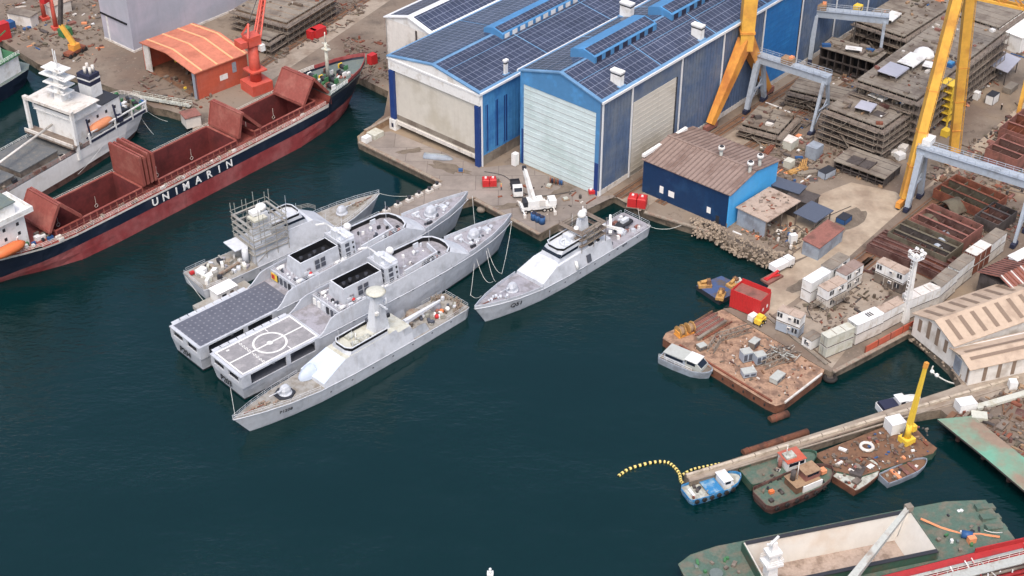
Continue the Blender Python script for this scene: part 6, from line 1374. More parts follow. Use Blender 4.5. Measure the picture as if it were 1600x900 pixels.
# red brown and olive open sections
def cells(name, label, T_, R_, L_, h, nx, ny, m, m2):
    f, lx, ly = top_fr(T_, R_, L_, h); root = thing(name, label, 'hull section', f)
    mb = MB(); mb.box(0, lx, 0, ly, .3, .5, m2); mb.box(0, lx, 0, .2, .5, h, m); mb.box(0, lx, ly - .2, ly, .5, h, m); mb.box(0, .2, .2, ly - .2, .5, h, m); mb.box(lx - .2, lx, .2, ly - .2, .5, h, m)
    for k in range(4): mb.box(lx * k / 4 + .2, lx * k / 4 + 1.2, .4, ly - .4, 0, .3, 'wood')
    mb.build('shell_plate', root)
    for k in range(1, nx): mb = MB(); x = lx * k / nx; mb.box(x - .1, x + .1, .2, ly - .2, .5, h - .3 * (k % 2), m2); mb.box(x - .3, x + .3, .2, ly - .2, h - .3 * (k % 2), h - .3 * (k % 2) + .08, m); mb.build('web_frame', root)
    for k in range(1, ny): mb = MB(); y = ly * k / ny; mb.box(.2, lx - .2, y - .07, y + .07, .5, h * .8, m2); mb.build('girder', root)
cells('hull_section', 'red brown egg crate hull section under the right hand gantry', (1504, 376), (1537, 352), (1424, 340), 4.0, 3, 5, 'rust_red', 'rust_dark')
cells('hull_section', 'dark olive hull section in front of the red brown egg crate one', (1478, 402), (1506, 380), (1388, 362), 3.4, 3, 4, 'olive', 'steel_dark')
cells('hull_section', 'rust coloured slatted section behind the white upper cabin', (1420, 408), (1448, 384), (1346, 388), 2.4, 7, 2, 'rust_dark', 'rust_red')
cells('hull_section', 'second slatted rust section right of the floodlight mast', (1467, 430), (1500, 405), (1424, 412), 2.2, 8, 2, 'rust_dark', 'rust')
cells('hull_section', 'brown hull section nearest the gantry foot and crane rail', (1540, 330), (1575, 306), (1455, 297), 3.0, 3, 4, 'rust', 'olive')
cells('hull_section', 'farther red brown section behind the gantry girder', (1590, 250), (1622, 226), (1536, 234), 4.2, 3, 3, 'rust_red', 'rust_dark')
cells('hull_section', 'red brown section at the right edge beyond the crane rail', (1600, 212), (1640, 180), (1560, 200), 4.2, 3, 3, 'rust_red', 'rust')
cells('hull_section', 'dark brown section between gantry legs and container row', (1560, 352), (1590, 330), (1520, 338), 3.4, 3, 3, 'steel_dark', 'rust_dark')
for (q, r_, m, l_) in (((1452, 352), 200, 'olive', 'curved dark olive plate leaning in the red brown section'), ((1485, 330), 30, 'olive', 'bent olive plate lying under the gantry girder'), ((1470, 385), 60, 'gantry_grey', 'grey tube lying beside the container row')):
    p = P(*q, QZ); mb = MB()
    if m == 'gantry_grey': mb.tube((-5, 0, 1.2), (5, 0, 1.6), 1.2, m, n=14)
    else:
        n = 8; mb.rings([[(x, -3 + 6 * i / n, 1 + 2.2 * math.sin(math.pi * i / n)) for i in range(n + 1)] for x in (-2.4, 2.4)] , m, closed=False); mb.rings([[(x, -3 + 6 * i / n, .9 + 2.1 * math.sin(math.pi * i / n)) for i in range(n + 1)] for x in (-2.4, 2.4)], m, closed=False)
    solo('curved_plate' if m == 'olive' else 'steel_tube', l_, 'steel plate' if m == 'olive' else 'tube', mb, Fr(p.to_2d(), r_, QZ))
# yellow stair tower
p = P(1473, 192, QZ); h = height((1473, 192), (1475, 128), QZ); root = thing('stair_tower', 'yellow scaffold stair tower between the two yellow crane legs', 'stair tower', Fr(p.to_2d(), 49, QZ))
mb = MB()
for x in (-1.8, 1.8):
    for y in (-2.0, 2.0): mb.box(x - .18, x + .18, y - .18, y + .18, 0, h, 'yellow')
mb.build('frame', root)
for k in range(6): z = h * (k + 1) / 6; mb = MB(); mb.box(-2, 2, -2.2, 2.2, z - .25, z, 'yellow'); mb.build('landing', root)
for k in range(5): z = h * (k + .5) / 6; mb = MB(); mb.beam((-1, -1.6, z), (.6, 1.6, z + h / 6), .9, .15, 'wood'); mb.build('stair_flight', root)

# ---------------------------------------------------------------- containers and cabins
def cabin(name, label, f, lx, ly, h, wall='white', roof='off_white', wins=(), cat='container', grp=None, ribs=True, door=None):
    r = thing(name, label, cat, f, grp)
    mb = MB(); mb.box(.06, lx - .06, .06, ly - .06, .15, h - .1, wall)
    for x in (0, lx - .16):
        for y in (0, ly - .16): mb.box(x, x + .16, y, y + .16, 0, h, wall)
    if ribs:
        n = max(2, int(lx / 1.9))
        for k in range(1, n): x = lx * k / n; mb.box(x - .04, x + .04, 0, .06, .2, h - .15, 'off_white'); 
    mb.build('shell', r)
    mb = MB(); mb.box(-.05, lx + .05, -.05, ly + .05, h - .12, h, roof)
    n = max(2, int(lx / 2.4))
    for k in range(1, n): x = lx * k / n; mb.box(x - .05, x + .05, .1, ly - .1, h, h + .05, 'strip' if roof != 'white' else 'off_white')
    mb.build('roof', r)
    mb = MB(); mb.box(-.02, lx + .02, -.02, ly + .02, 0, .16, 'steel_dark'); mb.build('base_frame', r)
    if cat == 'cabin' and wins: mb = MB(); mb.box(lx * .5, lx * .5 + .8, -.35, 0, 1.5, 2.1, 'off_white'); mb.box(lx * .5 + .1, lx * .5 + .7, -.37, -.35, 1.58, 2.02, 'grille'); mb.build('air_unit', r)
    if cat == 'container':
        mb = MB()
        for y in (ly * .2, ly * .4, ly * .6, ly * .8): mb.box(-.06, -.0, y - .05, y + .05, .3, h - .2, 'pipe_grey')
        mb.box(-.03, 0, ly * .49, ly * .51, .2, h - .15, 'steel_dark'); mb.build('door', r)
    for sd_, t_ in wins:
        mb = MB()
        if sd_ == 'f': mb.box(lx * t_ - .6, lx * t_ + .6, .0, .05, 1.0, 2.1, 'dark'); mb.box(lx * t_ - .05, lx * t_ + .05, -.03, .0, 1.0, 2.1, 'white_paint')
        else: mb.box(.0, .05, ly * t_ - .55, ly * t_ + .55, 1.0, 2.1, 'dark'); mb.box(-.03, .0, ly * t_ - .05, ly * t_ + .05, 1.0, 2.1, 'white_paint')
        mb.build('window', r)
    return r
rowd = [((1294.4, 528.7), (1336.3, 511.4), (1280, 521.5), 'cream', 'cream white pair nearest the quay corner', 'cream'),
        ((1340.6, 508.5), (1382.5, 489.7), (1326, 497), 'white', 'bright white pair with small dark marks on the roof', 'white'),
        ((1382.5, 488.3), (1416.6, 470.5), (1369.5, 479.6), 'white', 'pair with tan grey roof left of the floodlight mast', 'tan_roof'),
        ((1424, 468), (1470.6, 449.3), (1411, 458), 'white', 'white pair right of the floodlight mast', 'off_white'),
        ((1471.6, 448.6), (1498, 425.8), (1454, 439), 'white', 'grey white pair fifth from the quay corner', 'steel_light'),
        ((1499, 422.5), (1524, 402.5), (1483, 413.7), 'white', 'pair with a stained tan roof before the rust shed', 'steel_light'),
        ((1526, 399.5), (1550, 382), (1509, 391), 'rust', 'rust walled pair with pale roof', 'off_white'),
        ((1551, 381), (1574, 363), (1535, 372), 'white', 'farthest grey pair beside the gantry foot', 'steel_light')]
for i, (T_, R_, L_, w_, l_, rf_) in enumerate(rowd):
    f, lx, ly = top_fr(T_, R_, L_, 5.3)
    cabin('container', 'lower one of the ' + l_, Fr(f.o.to_2d(), f.a, QZ), lx, ly, 2.6, 'off_white' if w_ == 'white' else w_, 'off_white', (), grp='white container row')
    cabin('container', 'upper one of the ' + l_, Fr(f.o.to_2d(), f.a, QZ + 2.65), lx, ly, 2.65, w_, rf_, (), grp='white container row')
    if i == 1:
        mb = MB()
        for k in range(3): mb.box(lx * .52 + k * .55, lx * .52 + k * .55 + .3, ly * .3, ly * .75, 2.65, 2.72, 'dark')
        o = mb.build('roof_mark'); o.parent = [q for q in COL.objects if q.get('label') == 'upper one of the ' + l_][0]
fw_, lx, ly = top_fr((1268.7, 443), (1299, 424.5), (1250.5, 437.5), 5.4)
cabin('cabin', 'tall plain white unit at the left of the stacked site cabins, lower half', Fr(fw_.o.to_2d(), fw_.a, QZ), lx, ly, 2.7, 'white', 'white', (), 'cabin', 'site cabins', False)
cabin('cabin', 'tall plain white unit at the left of the stacked site cabins, upper half', Fr(fw_.o.to_2d(), fw_.a, QZ + 2.72), lx, ly, 2.7, 'white', 'white', (), 'cabin', 'site cabins', False)
for T_, R_, L_, rf_, l_ in (((1294.3, 455.2), (1324.5, 439), (1275.4, 447.7), 'tan_roof', 'cabin with tan roof and outside stair, nearest of the stacked site cabins'), ((1322, 430.6), (1350, 412.7), (1303.4, 424), 'brown_roof', 'cabin with dark brown ribbed roof among the stacked site cabins'), ((1301, 421.5), (1328.3, 401.3), (1283, 413.6), 'steel_light', 'cabin with grey roof at the back of the stacked site cabins')):
    f, lx, ly = top_fr(T_, R_, L_, 5.3)
    cabin('cabin', 'lower ' + l_, Fr(f.o.to_2d(), f.a, QZ), lx, ly, 2.6, 'off_white', 'off_white', (('f', .3), ('f', .75)), 'cabin', 'site cabins')
    cabin('cabin', 'upper ' + l_, Fr(f.o.to_2d(), f.a, QZ + 2.65), lx, ly, 2.65, 'white', rf_, (('f', .22), ('f', .72)), 'cabin', 'site cabins')
f, lx, ly = top_fr((1294.3, 455.2), (1324.5, 439), (1275.4, 447.7), 5.3)
mb = MB(); mb.beam((-1.0, ly * .9, 0), (-1.0, ly * .1, 2.7), 1.0, .2, 'steel_light'); mb.rail([(-1.5, ly * .9, 0), (-1.5, ly * .1, 2.7)], 'steel_light', 1, .9, .05); mb.rail([(lx * .3, -1.2, 2.6), (lx * .95, -1.2, 2.6)], 'steel_light', 1, 1.5, .05); mb.box(lx * .25, lx, -1.25, -.05, 2.5, 2.6, 'steel_light'); mb.beam((lx * .98, -.7, 0), (lx * .6, -.7, 2.6), .9, .2, 'steel_light'); mb.cb((-.6, ly * .5, 1.35), (1.2, ly, .1), 'steel_light')
for x, y in ((-1.4, ly * .12), (lx * .3, -1.2), (lx * .95, -1.2)): mb.tube((x, y, 0), (x, y, 2.6), .07, 'steel_light', n=5)
solo('outside_stair', 'grey steel outside stair and landing on the nearest stacked cabins', 'stair', mb, Fr(f.o.to_2d(), f.a, QZ))
# long side facing the water
def long_cabin(T_, L_, R_, ups, lows, lab_u, lab_l, roof):
    f = frame2(L_, QZ + 5.3, T_, QZ + 5.3); f.o.z = QZ; lx = f.l(T_[0], T_[1], 5.3).x; ly = f.l(R_[0], R_[1], 5.3).y
    cabin('cabin', lab_l, Fr(f.o.to_2d(), f.a, QZ), lx, ly, 2.6, lows, 'off_white', (('f', .8),), 'cabin', 'site cabins')
    cabin('cabin', lab_u, Fr(f.o.to_2d(), f.a, QZ + 2.65), lx, ly, 2.65, ups, roof, (('f', .12), ('f', .84)), 'cabin', 'site cabins')
long_cabin((1413.5, 429), (1370, 408.8), (1423.7, 421), 'white', 'steel', 'white cabin raised on a grey lower unit left of the floodlight mast', 'grey lower unit carrying the white cabin left of the floodlight mast', 'tan_roof')
long_cabin((1251, 498), (1215, 484), (1264, 491), 'white', 'gantry_grey', 'white upper cabin with tan roof nearest the red container', 'grey lower cabin with dark glazing nearest the red container', 'tan_roof')
f = frame2((1254, 524.4), QZ + 2.7, (1268.6, 533), QZ + 2.7); f.o.z = QZ; lx = f.l(1268.6, 533, 2.7).x; ly = f.l(1276, 518, 2.7).y
cabin('cabin', 'single small cabin with grey roof beside the cream container pair', f, lx, ly, 2.7, 'white', 'steel_light', (('f', .5),), 'cabin', 'site cabins')
# orange barrier along the quay edge
a, c = P(1351, 552, QZ), P(1428, 510, QZ); d = c - a; f = Fr(a.to_2d(), math.degrees(math.atan2(d.y, d.x)), QZ); n = 4; L_ = d.to_2d().length
t = thing('barrier', 'orange rusty sheet barrier along the quay below the white containers', 'barrier', f)
for i in range(n): mb = MB(); mb.box(L_ * i / n + .05, L_ * (i + 1) / n - .05, -.1, .1, 0, 1.7, 'orange_wall'); mb.box(L_ * i / n, L_ * i / n + .12, -.15, .15, 0, 1.8, 'rust'); mb.build('panel', t)
# floodlight mast
p = P(1413, 502, QZ); h = height((1413, 502), (1430, 401), QZ); root = thing('floodlight_mast', 'tall white lattice floodlight mast rising among the white containers', 'mast', Fr(p.to_2d(), 30, QZ))
mb = MB(); mb.rings([[(x * s, y * s, z) for x, y in ((-.8, -.8), (.8, -.8), (.8, .8), (-.8, .8))] for z, s in ((0, 1.0), (h * .2, .62), (h, .42))], 'white', cap1=True)
for k in range(16): z = h * .1 + k * h * .055; mb.box(-1.0, -.85, -.35, .35, z, z + .12, 'white')
for y in (-.4, .4): mb.tube((-1.1, y * .8, h * .05), (-.8, y * .8, h), .05, 'white', n=4)
mb.build('mast_body', root)
mb = MB(); mb.box(-1.2, 1.2, -1.2, 1.2, h - .4, h - .2, 'white'); mb.rail([(-1.2, -1.2, h - .2), (1.2, -1.2, h - .2), (1.2, 1.2, h - .2), (-1.2, 1.2, h - .2), (-1.2, -1.2, h - .2)], 'white', 1.1, 1.2, .06); mb.build('head_platform', root)
for a_, c_ in ((-1.1, -1.1), (0, -1.3), (1.1, -1.1), (-1.3, 0), (1.3, 0), (-1.0, 1.1), (1.0, 1.1)): mb = MB(); mb.cb((a_, c_, h + 1.1), (.6, .6, .5), 'white', random.uniform(0, 90), ('X', 30)); mb.cb((a_, c_, h + .8), (.45, .45, .12), 'dark'); mb.build('floodlight', root)

# ---------------------------------------------------------------- quay machines
def wheel(root, x, y, r=.55, w_=.4): mb = MB(); mb.tube((x, y - w_ / 2, r), (x, y + w_ / 2, r), r, 'tyre', n=14); o = mb.build('wheel', root); mb = MB(); mb.tube((x, y - w_ / 2 - .02, r), (x, y + w_ / 2 + .02, r), r * .5, 'off_white', n=10); mb.build('rim', o)
p = P(840, 328, QZ); root = thing('mobile_crane', 'white mobile crane with its boom raised on the hangar apron', 'crane', Fr(p.to_2d(), 12, QZ))
mb = MB(); mb.box(-4.2, 4.2, -1.3, 1.3, .9, 1.7, 'white'); mb.box(2.6, 4.4, -1.25, 1.25, 1.7, 2.9, 'white'); mb.box(4.41, 4.44, -1.1, 1.1, 2.0, 2.7, 'glass'); mb.build('chassis', root)
for x in (-3.2, -1.7, 1.4, 3.0):
    for y in (-1.2, 1.2): wheel(root, x, y)
mb = MB(); mb.box(-2.6, 1.2, -1.2, 1.2, 1.8, 3.3, 'white'); mb.box(-3.6, -2.6, -1.2, 1.2, 1.9, 3.2, 'dark'); mb.box(.2, 1.6, -1.5, -.6, 1.8, 3.4, 'off_white'); mb.build('slew_cab', root)
bt_ = P(819, 268, QZ + 9.5) - P(840, 328, QZ); bt_.z = 10.5; M_ = Matrix.Rotation(R(-12), 3, 'Z'); bt_ = M_ @ bt_
mb = MB(); s_ = Vector((-1.2, 0, 3.2)); mb.beam(s_, bt_, 1.1, 1.2, 'white', .7, .8); mb.beam(s_ + Vector((1.2, 0, -.9)), s_.lerp(bt_, .35), .35, .35, 'steel_light'); mb.cb(bt_, (.9, .8, .9), 'dark'); mb.tube(bt_, bt_ - Vector((0, 0, 3.5)), .06, 'dark'); mb.build('boom', root)
mb = MB()
for x in (-3.8, 3.6):
    for sg in (-1, 1): mb.beam((x, 0, .9), (x, sg * 2.9, .9), .3, .3, 'white'); mb.cb((x, sg * 2.9, .5), (.7, .7, .9), 'off_white')
mb.build('outrigger', root)
p = P(807, 300, QZ); root = thing('flatbed_truck', 'truck with white cab and dark bed beside the mobile crane', 'truck', Fr(p.to_2d(), -82, QZ))
mb = MB(); mb.box(-3.4, .9, -1.15, 1.15, 1.0, 1.25, 'dark'); mb.box(-3.4, -3.3, -1.15, 1.15, 1.25, 1.8, 'dark'); mb.box(-3.4, .9, -1.15, -1.08, 1.25, 1.7, 'dark'); mb.box(-3.4, .9, 1.08, 1.15, 1.25, 1.7, 'dark'); mb.build('cargo_bed', root)
mb = MB(); mb.rings([[(x, -1.15, z), (x, 1.15, z)] for x, z in ((1.1, .6), (1.1, 2.9), (2.6, 2.9), (3.1, 1.9), (3.2, .6))], 'white', closed=False); 
for y in (-1.15, 1.15): mb.face([(1.1, y, .6), (3.2, y, .6), (3.1, y, 1.9), (2.6, y, 2.9), (1.1, y, 2.9)], 'white')
cb_ = mb.build('cab', root); mb = MB(); mb.mesh([(2.68, -1, 2.78), (3.12, -1, 1.95), (3.12, 1, 1.95), (2.68, 1, 2.78)], [(0, 1, 2, 3)], 'glass'); mb.build('windscreen', cb_)
for x in (-2.6, -1.6, 2.3):
    for y in (-1.05, 1.05): wheel(root, x, y, .5, .35)
def gen(label, px_, rot, m, s=1.0, n=2):
    p = P(*px_, QZ); r = thing('generator_skid', label, 'generator', Fr(p.to_2d(), rot, QZ)); 
    mb = MB(); mb.box(-1.9 * s, 1.9 * s, -1.1 * s, 1.1 * s, 0, .25, 'steel_light'); mb.build('skid', r)
    for k in range(n): mb = MB(); x0 = -1.7 * s + k * 3.4 * s / n; mb.rings([[(x, y, z) for x, y in ((x0 + g, -1 * s + g), (x0 + 3.2 * s / n - g, -1 * s + g), (x0 + 3.2 * s / n - g, 1 * s - g), (x0 + g, 1 * s - g))] for z, g in ((.25, 0), (1.9 * s, 0), (2.1 * s, .2))], m, cap1=True); mb.cb((x0 + .8 * s, 0, 2.25 * s), (.5, .5, .3), 'white'); o = mb.build('housing', r)
gen('red generator pair on a pale skid before the truck', (765, 290), 5, 'red', 1.05); gen('red compressor housing by the boat stern beside the slipway', (996, 322), -15, 'red', 1.35); gen('small red unit at the foot of the hangar corner pipe', (926, 303), 10, 'red', .6, 1)
for i, (x, y) in enumerate(((834, 343), (840.5, 346), (847, 349))):
    p = P(x, y, QZ); mb = MB(); mb.cyl(0, 0, 0, 1.8, .75, 'blue_bin', n=14); mb.cyl(0, 0, 1.8, 1.95, .6, 'navy_cloth'); mb.cyl(.3, 0, 1.95, 2.1, .14, 'dark', n=8)
    solo('drum', ('left', 'middle', 'right')[i] + ' one of three navy blue drums in front of the mobile crane', 'drum', mb, Fr(p.to_2d(), 0, QZ), 'navy drums on the apron')
# slewing bits on the pier and small quay things
def crate(name, label, px_, d, m, rot=49, cat='crate', z=QZ, lid=None):
    p = P(*px_, z); mb = MB(); mb.box(-d[0] / 2, d[0] / 2, -d[1] / 2, d[1] / 2, .12, d[2], m)
    for y in (-d[1] * .35, d[1] * .35): mb.box(-d[0] / 2, d[0] / 2, y - .1, y + .1, 0, .12, 'wood')
    mb.box(-d[0] / 2 - .04, d[0] / 2 + .04, -d[1] / 2 - .04, d[1] / 2 + .04, d[2], d[2] + .07, lid or m)
    for x in (-d[0] / 2, d[0] / 2):
        for y in (-d[1] / 2, d[1] / 2): mb.box(x - .05, x + .05, y - .05, y + .05, .1, d[2], lid or m)
    solo(name, label, cat, mb, Fr(p.to_2d(), rot, z))
crate('cabinet', 'tall white cabinet at the corner where the two hangar doors meet', (805, 258), (1.4, 1.2, 3.4), 'white', 49, 'cabinet')
crate('crate', 'beige crate with rounded lid among the scrap behind the brown roof', (1233, 230), (3.6, 3.0, 2.4), 'cream', 49, 'crate', QZ, 'off_white')
crate('steel_box', 'blue grey steel box standing on end near the low dark block', (1271, 245), (3.4, 3.0, 3.4), 'grey_shed', 49, 'box')
crate('open_bin', 'pale grey open bin full of steel near the low dark block', (1291, 275), (4.0, 2.4, 1.8), 'gantry_grey', 40, 'bin', QZ, 'dark')
crate('pallet_load', 'yellow stacked load beside the sky blue gable', (1232, 262), (2.2, 2.0, 2.2), 'cream', 49, 'load')
crate('white_box', 'small white box on the grass end of the road by the boulders', (1238, 380), (1.6, 1.2, 2.4), 'white', 20, 'box')
crate('container_box', 'small white box container in a row by the sandy road', (1549, 160), (3.6, 2.2, 2.6), 'white', 49, 'container', QZ, 'dark')
crate('container_box', 'grey flat box next to the small white road container', (1578, 142), (4.6, 2.2, 1.6), 'steel_light', 49, 'container')
crate('container_box', 'white box left of the small white road container', (1525, 155), (1.6, 1.4, 2.2), 'white', 49, 'container')
crate('bundle', 'white plastic bundle beside the foot of the yellow leg', (1405, 248), (2.2, 2.0, 1.6), 'white', 30, 'bundle')
crate('bundle', 'second white plastic bundle left of the yellow leg', (1396, 243), (2.0, 1.8, 1.3), 'off_white', 10, 'bundle')
crate('bundle', 'grey white bundle behind the two bundles at the yellow leg', (1410, 236), (2.6, 2.0, 1.5), 'off_white', 60, 'bundle')
crate('skip', 'bright yellow green skip at the foot of the yellow stair tower', (1477, 212), (2.2, 1.8, 1.8), 'yellow', 49, 'skip')
crate('skip', 'dark blue skip beside the navy grey canopy', (1318, 346), (3.2, 2.4, 1.4), 'blue_bin', 49, 'skip', QZ, 'dark')
crate('skip', 'red skip beyond the red cargo ship bow', (497, 56), (4.2, 2.8, 2.6), 'red', 49, 'skip'); crate('skip', 'smaller red skip next to the larger one beyond the bow', (488, 60), (2.2, 2.2, 2.6), 'red', 49, 'skip')
crate('red_crate', 'red crate on the quay left of the white fronted hall', (582, 100), (2.2, 1.8, 3.0), 'red', 49, 'crate'); crate('white_crate', 'pale grey crate beside the red crate on the quay', (573, 98), (1.8, 1.8, 2.2), 'steel_light', 49, 'crate')
crate('green_bin', 'bright green bin behind the radar mast of the white ship', (103, 56), (3.2, 2.4, 2.4), 'green', 49, 'bin'); crate('red_container', 'dark red container cut by the left edge', (3, 62), (5, 2.4, 5), 'red', 49, 'container'); crate('blue_crate', 'blue grey crate beside the dark red container', (14, 46), (3.4, 2.4, 2.4), 'blue_bin', 49, 'crate')
crate('generator_box', 'white site box on the brown timber heap by the pier', (1507, 640), (3.6, 2.4, 2.2), 'white', 15, 'box'); crate('tarp_load', 'tan wrapped load beside the white site box', (1529, 654), (3.0, 2.2, 1.0), 'cream', -10, 'load'); crate('white_tank', 'small white tank near the end of the beige shed', (1581, 606), (1.5, 1.5, 1.8), 'white', 0, 'tank')
crate('switch_box', 'small white box at the corner of the red container', (1176, 500), (1.8, 1.4, 1.4), 'white', 40, 'box')
crate('valve_box', 'white valve box on the platform in front of the white hall left post', (573, 222), (2.0, 1.6, 1.6), 'white', 49, 'box')
for i, (x, y) in enumerate(((683, 292), (671, 300), (655, 306), (640, 314), (622, 322), (604, 331))):
    p = P(x, y, QZ); mb = MB(); mb.box(-.9, .9, -.55, .55, 0, .7, 'off_white'); mb.cyl(0, 0, .7, 1.25, .32, 'dark', n=8); mb.cyl(0, 0, 1.25, 1.4, .5, 'dark', n=8)
    solo('bollard', 'white footed mooring bollard along the narrow pier before the hangars', 'bollard', mb, Fr(p.to_2d(), 43, QZ), 'bollards along the narrow pier')
# tyres along the quay wall
FT = [((742, 311), (845, 366), 5, 'tyre fender on the quay wall in front of the hangar apron'), ((562, 223), (690, 285), 6, 'tyre fender on the quay wall below the white fronted hall'), ((560, 122), (606, 145), 6, 'tyre fender on the brown wall by the red bow')]
for a, c, n, l_ in FT:
    A_, C_ = P(*a, 1.2), P(*c, 1.2); d = (C_ - A_).normalized(); nn = Vector((d.y, -d.x, 0))
    if nn.y > 0: nn = -nn
    for i in range(n):
        p = A_.lerp(C_, (i + .6) / n) + nn * .35; mb = MB(); k_ = 14
        mb.rings([[((.62 + .26 * math.cos(b_)) * math.cos(t_), .26 * math.sin(b_), (.62 + .26 * math.cos(b_)) * math.sin(t_)) for b_ in [2 * math.pi * q / 6 for q in range(6)]] for t_ in [2 * math.pi * q / k_ for q in range(k_ + 1)]], 'tyre', smooth=True)
        solo('tyre_fender', l_, 'tyre', mb, Fr(p.to_2d(), math.degrees(math.atan2(d.y, d.x)), 1.1), l_.replace('tyre fender', 'tyres'))
p = P(752, 326, .8); mb = MB(); mb.lathe((0, 0, .5), [(.01, -.7), (.9, -.5), (1.2, 0), (.9, .5), (.01, .7)], 'steel_light', 14); solo('float_fender', 'round pale floating fender in the corner by the apron', 'fender', mb, Fr(p.to_2d(), 0)); p = P(1297, 591, .5); mb = MB(); mb.rings([[((1.1 + .45 * math.cos(b_)) * math.cos(t_), (1.1 + .45 * math.cos(b_)) * math.sin(t_), .45 * math.sin(b_)) for b_ in [2 * math.pi * q / 8 for q in range(8)]] for t_ in [2 * math.pi * q / 18 for q in range(19)]], 'tyre', smooth=True); mb.cyl(0, 0, -.2, .1, .7, 'steel_dark'); solo('tyre_float', 'big grey tyre floating at the quay corner under the cream containers', 'tyre', mb, Fr(p.to_2d(), 0, .6))
# people
def person(label, px_, rot, top, legs, z=QZ):
    p = P(*px_, z); s = 1.0
    V = [(0, 0, .95), (0, 0, 1.2), (0, 0, 1.45), (0, 0, 1.56), (0, .02, 1.72), (0, .13, .52), (.1, .1, .08), (0, -.13, .5), (-.14, -.1, .08), (0, .22, 1.42), (.06, .3, 1.15), (.16, .26, .92), (0, -.22, 1.42), (-.04, -.3, 1.15), (.05, -.28, .9), (.2, .1, .04), (-.02, -.1, .04), (0, .1, .9), (0, -.1, .9)]
    rad = [.16, .15, .17, .07, .12, .09, .055, .09, .055, .075, .055, .04, .075, .055, .04, .05, .05, .11, .11]
    E_ = [(0, 1), (1, 2), (2, 3), (3, 4), (0, 17), (17, 5), (5, 6), (6, 15), (0, 18), (18, 7), (7, 8), (8, 16), (2, 9), (9, 10), (10, 11), (2, 12), (12, 13), (13, 14)]
    me = bpy.data.meshes.new('person'); me.from_pydata(V, E_, []); o = bpy.data.objects.new('person', me); COL.objects.link(o)
    md = o.modifiers.new('skin', 'SKIN'); sk = me.skin_vertices[0].data if me.skin_vertices else None
    if not sk:
        bm = bmesh.new(); bm.from_mesh(me); bm.verts.layers.skin.verify(); bm.to_mesh(me); bm.free(); sk = me.skin_vertices[0].data
    for i, r in enumerate(rad): sk[i].radius = (r, r)
    sk[0].use_root = True; sb = o.modifiers.new('sub', 'SUBSURF'); sb.levels = sb.render_levels = 1
    dg_ = bpy.context.evaluated_depsgraph_get(); me2 = bpy.data.meshes.new_from_object(o.evaluated_get(dg_)); o.modifiers.clear(); o.data = me2
    me2.materials.clear()
    for k in (legs, top, 'skin'): me2.materials.append(mat(k))
    for pl in me2.polygons: z_ = pl.center.z; pl.material_index = 2 if z_ > 1.53 else (1 if z_ > .93 else 0)
    o.location = (p.x, p.y, z); o.rotation_euler = (0, 0, R(rot)); tag(o, label, 'person')
    mb = MB(); mb.ball((0, .02, 1.8), .14, 'yellow' if top != 'black' else 'white', 8, .7); mb.build('helmet', o)
person('person in black walking on the sandy road at upper right', (1564, 172), 40, 'black', 'black'); person('person in blue standing between the crane rails by the gantry foot', (1467, 307), 120, 'blue_bin', 'navy_cloth'); person('person in an orange vest beside the red generator pair', (783, 297), 200, 'orange', 'navy_cloth')
# ---------------------------------------------------------------- barges, pontoons
def flat(name, label, pts, zt, m_top, m_side, cat='barge', zb=-1.0, rot0=None):
    w = [P(a, b_, zt) for a, b_ in pts]; c = sum(w, Vector()) / len(w); f = Fr(c.to_2d(), rot0 if rot0 is not None else 0)
    q = [((p - f.o).dot(f.X), (p - f.o).dot(f.Y)) for p in w]
    root = thing(name, label, cat, f); mb = MB(); mb.prism(q, zb, zt - .06, m_side); cx = sum(x for x, y in q) / len(q); cy = sum(y for x, y in q) / len(q)
    mb.build('hull', root); mb = MB(); mb.prism([(cx + (x - cx) * 1.004, cy + (y - cy) * 1.004) for x, y in q], zt - .06, zt, m_top); mb.build('deck', root)
    return root, f
BZ = 2.0
bg, BF = flat('work_barge', 'broad rust brown barge moored along the container quay', [(1036, 529), (1041, 520), (1131, 483), (1146, 480), (1290, 573), (1284, 586), (1226, 630), (1212, 634), (1198, 628)], BZ, 'barge', 'barge_side')
mb = MB(); a, c = BF.l(1062, 540, BZ), BF.l(1206, 628, BZ)
mb.beam((a.x, a.y, BZ + .15), (c.x, c.y, BZ + .15), .35, .4, 'rust'); c2 = BF.l(1226, 630, BZ); c3 = BF.l(1284, 585, BZ); mb.beam((c2.x, c2.y, BZ + .15), (c3.x, c3.y, BZ + .15), .35, .4, 'off_white'); mb.build('edge_rail', bg)
mb = MB()
for i in range(9): p = Vector(a).lerp(Vector(c), (i + .5) / 9); mb.tube((p.x - .3, p.y - .3, 1.0), (p.x + .0, p.y - .5, 1.0), .55, 'tyre', n=10)
mb.split('tyre', bg)
def on_barge(px_): return P(*px_, BZ).to_2d()
def cabinet(label, px_, d, rot, m='gantry_grey'):
    r = thing('machine_cabinet', label, 'cabinet', Fr(on_barge(px_), rot, BZ)); mb = MB(); mb.box(-d[0] / 2, d[0] / 2, -d[1] / 2, d[1] / 2, .15, d[2], m); mb.box(-d[0] / 2 - .06, d[0] / 2 + .06, -d[1] / 2 - .06, d[1] / 2 + .06, d[2], d[2] + .1, 'pipe_grey'); mb.build('housing', r)
    mb = MB()
    for k in range(2): x = -d[0] / 4 + k * d[0] / 2; mb.box(x - d[0] * .18, x + d[0] * .18, -d[1] / 2 - .04, -d[1] / 2, .4, d[2] - .3, 'grille')
    mb.build('door', r); mb = MB(); mb.box(-d[0] / 2, d[0] / 2, -d[1] / 2, d[1] / 2, 0, .15, 'steel_dark'); mb.build('skid', r)
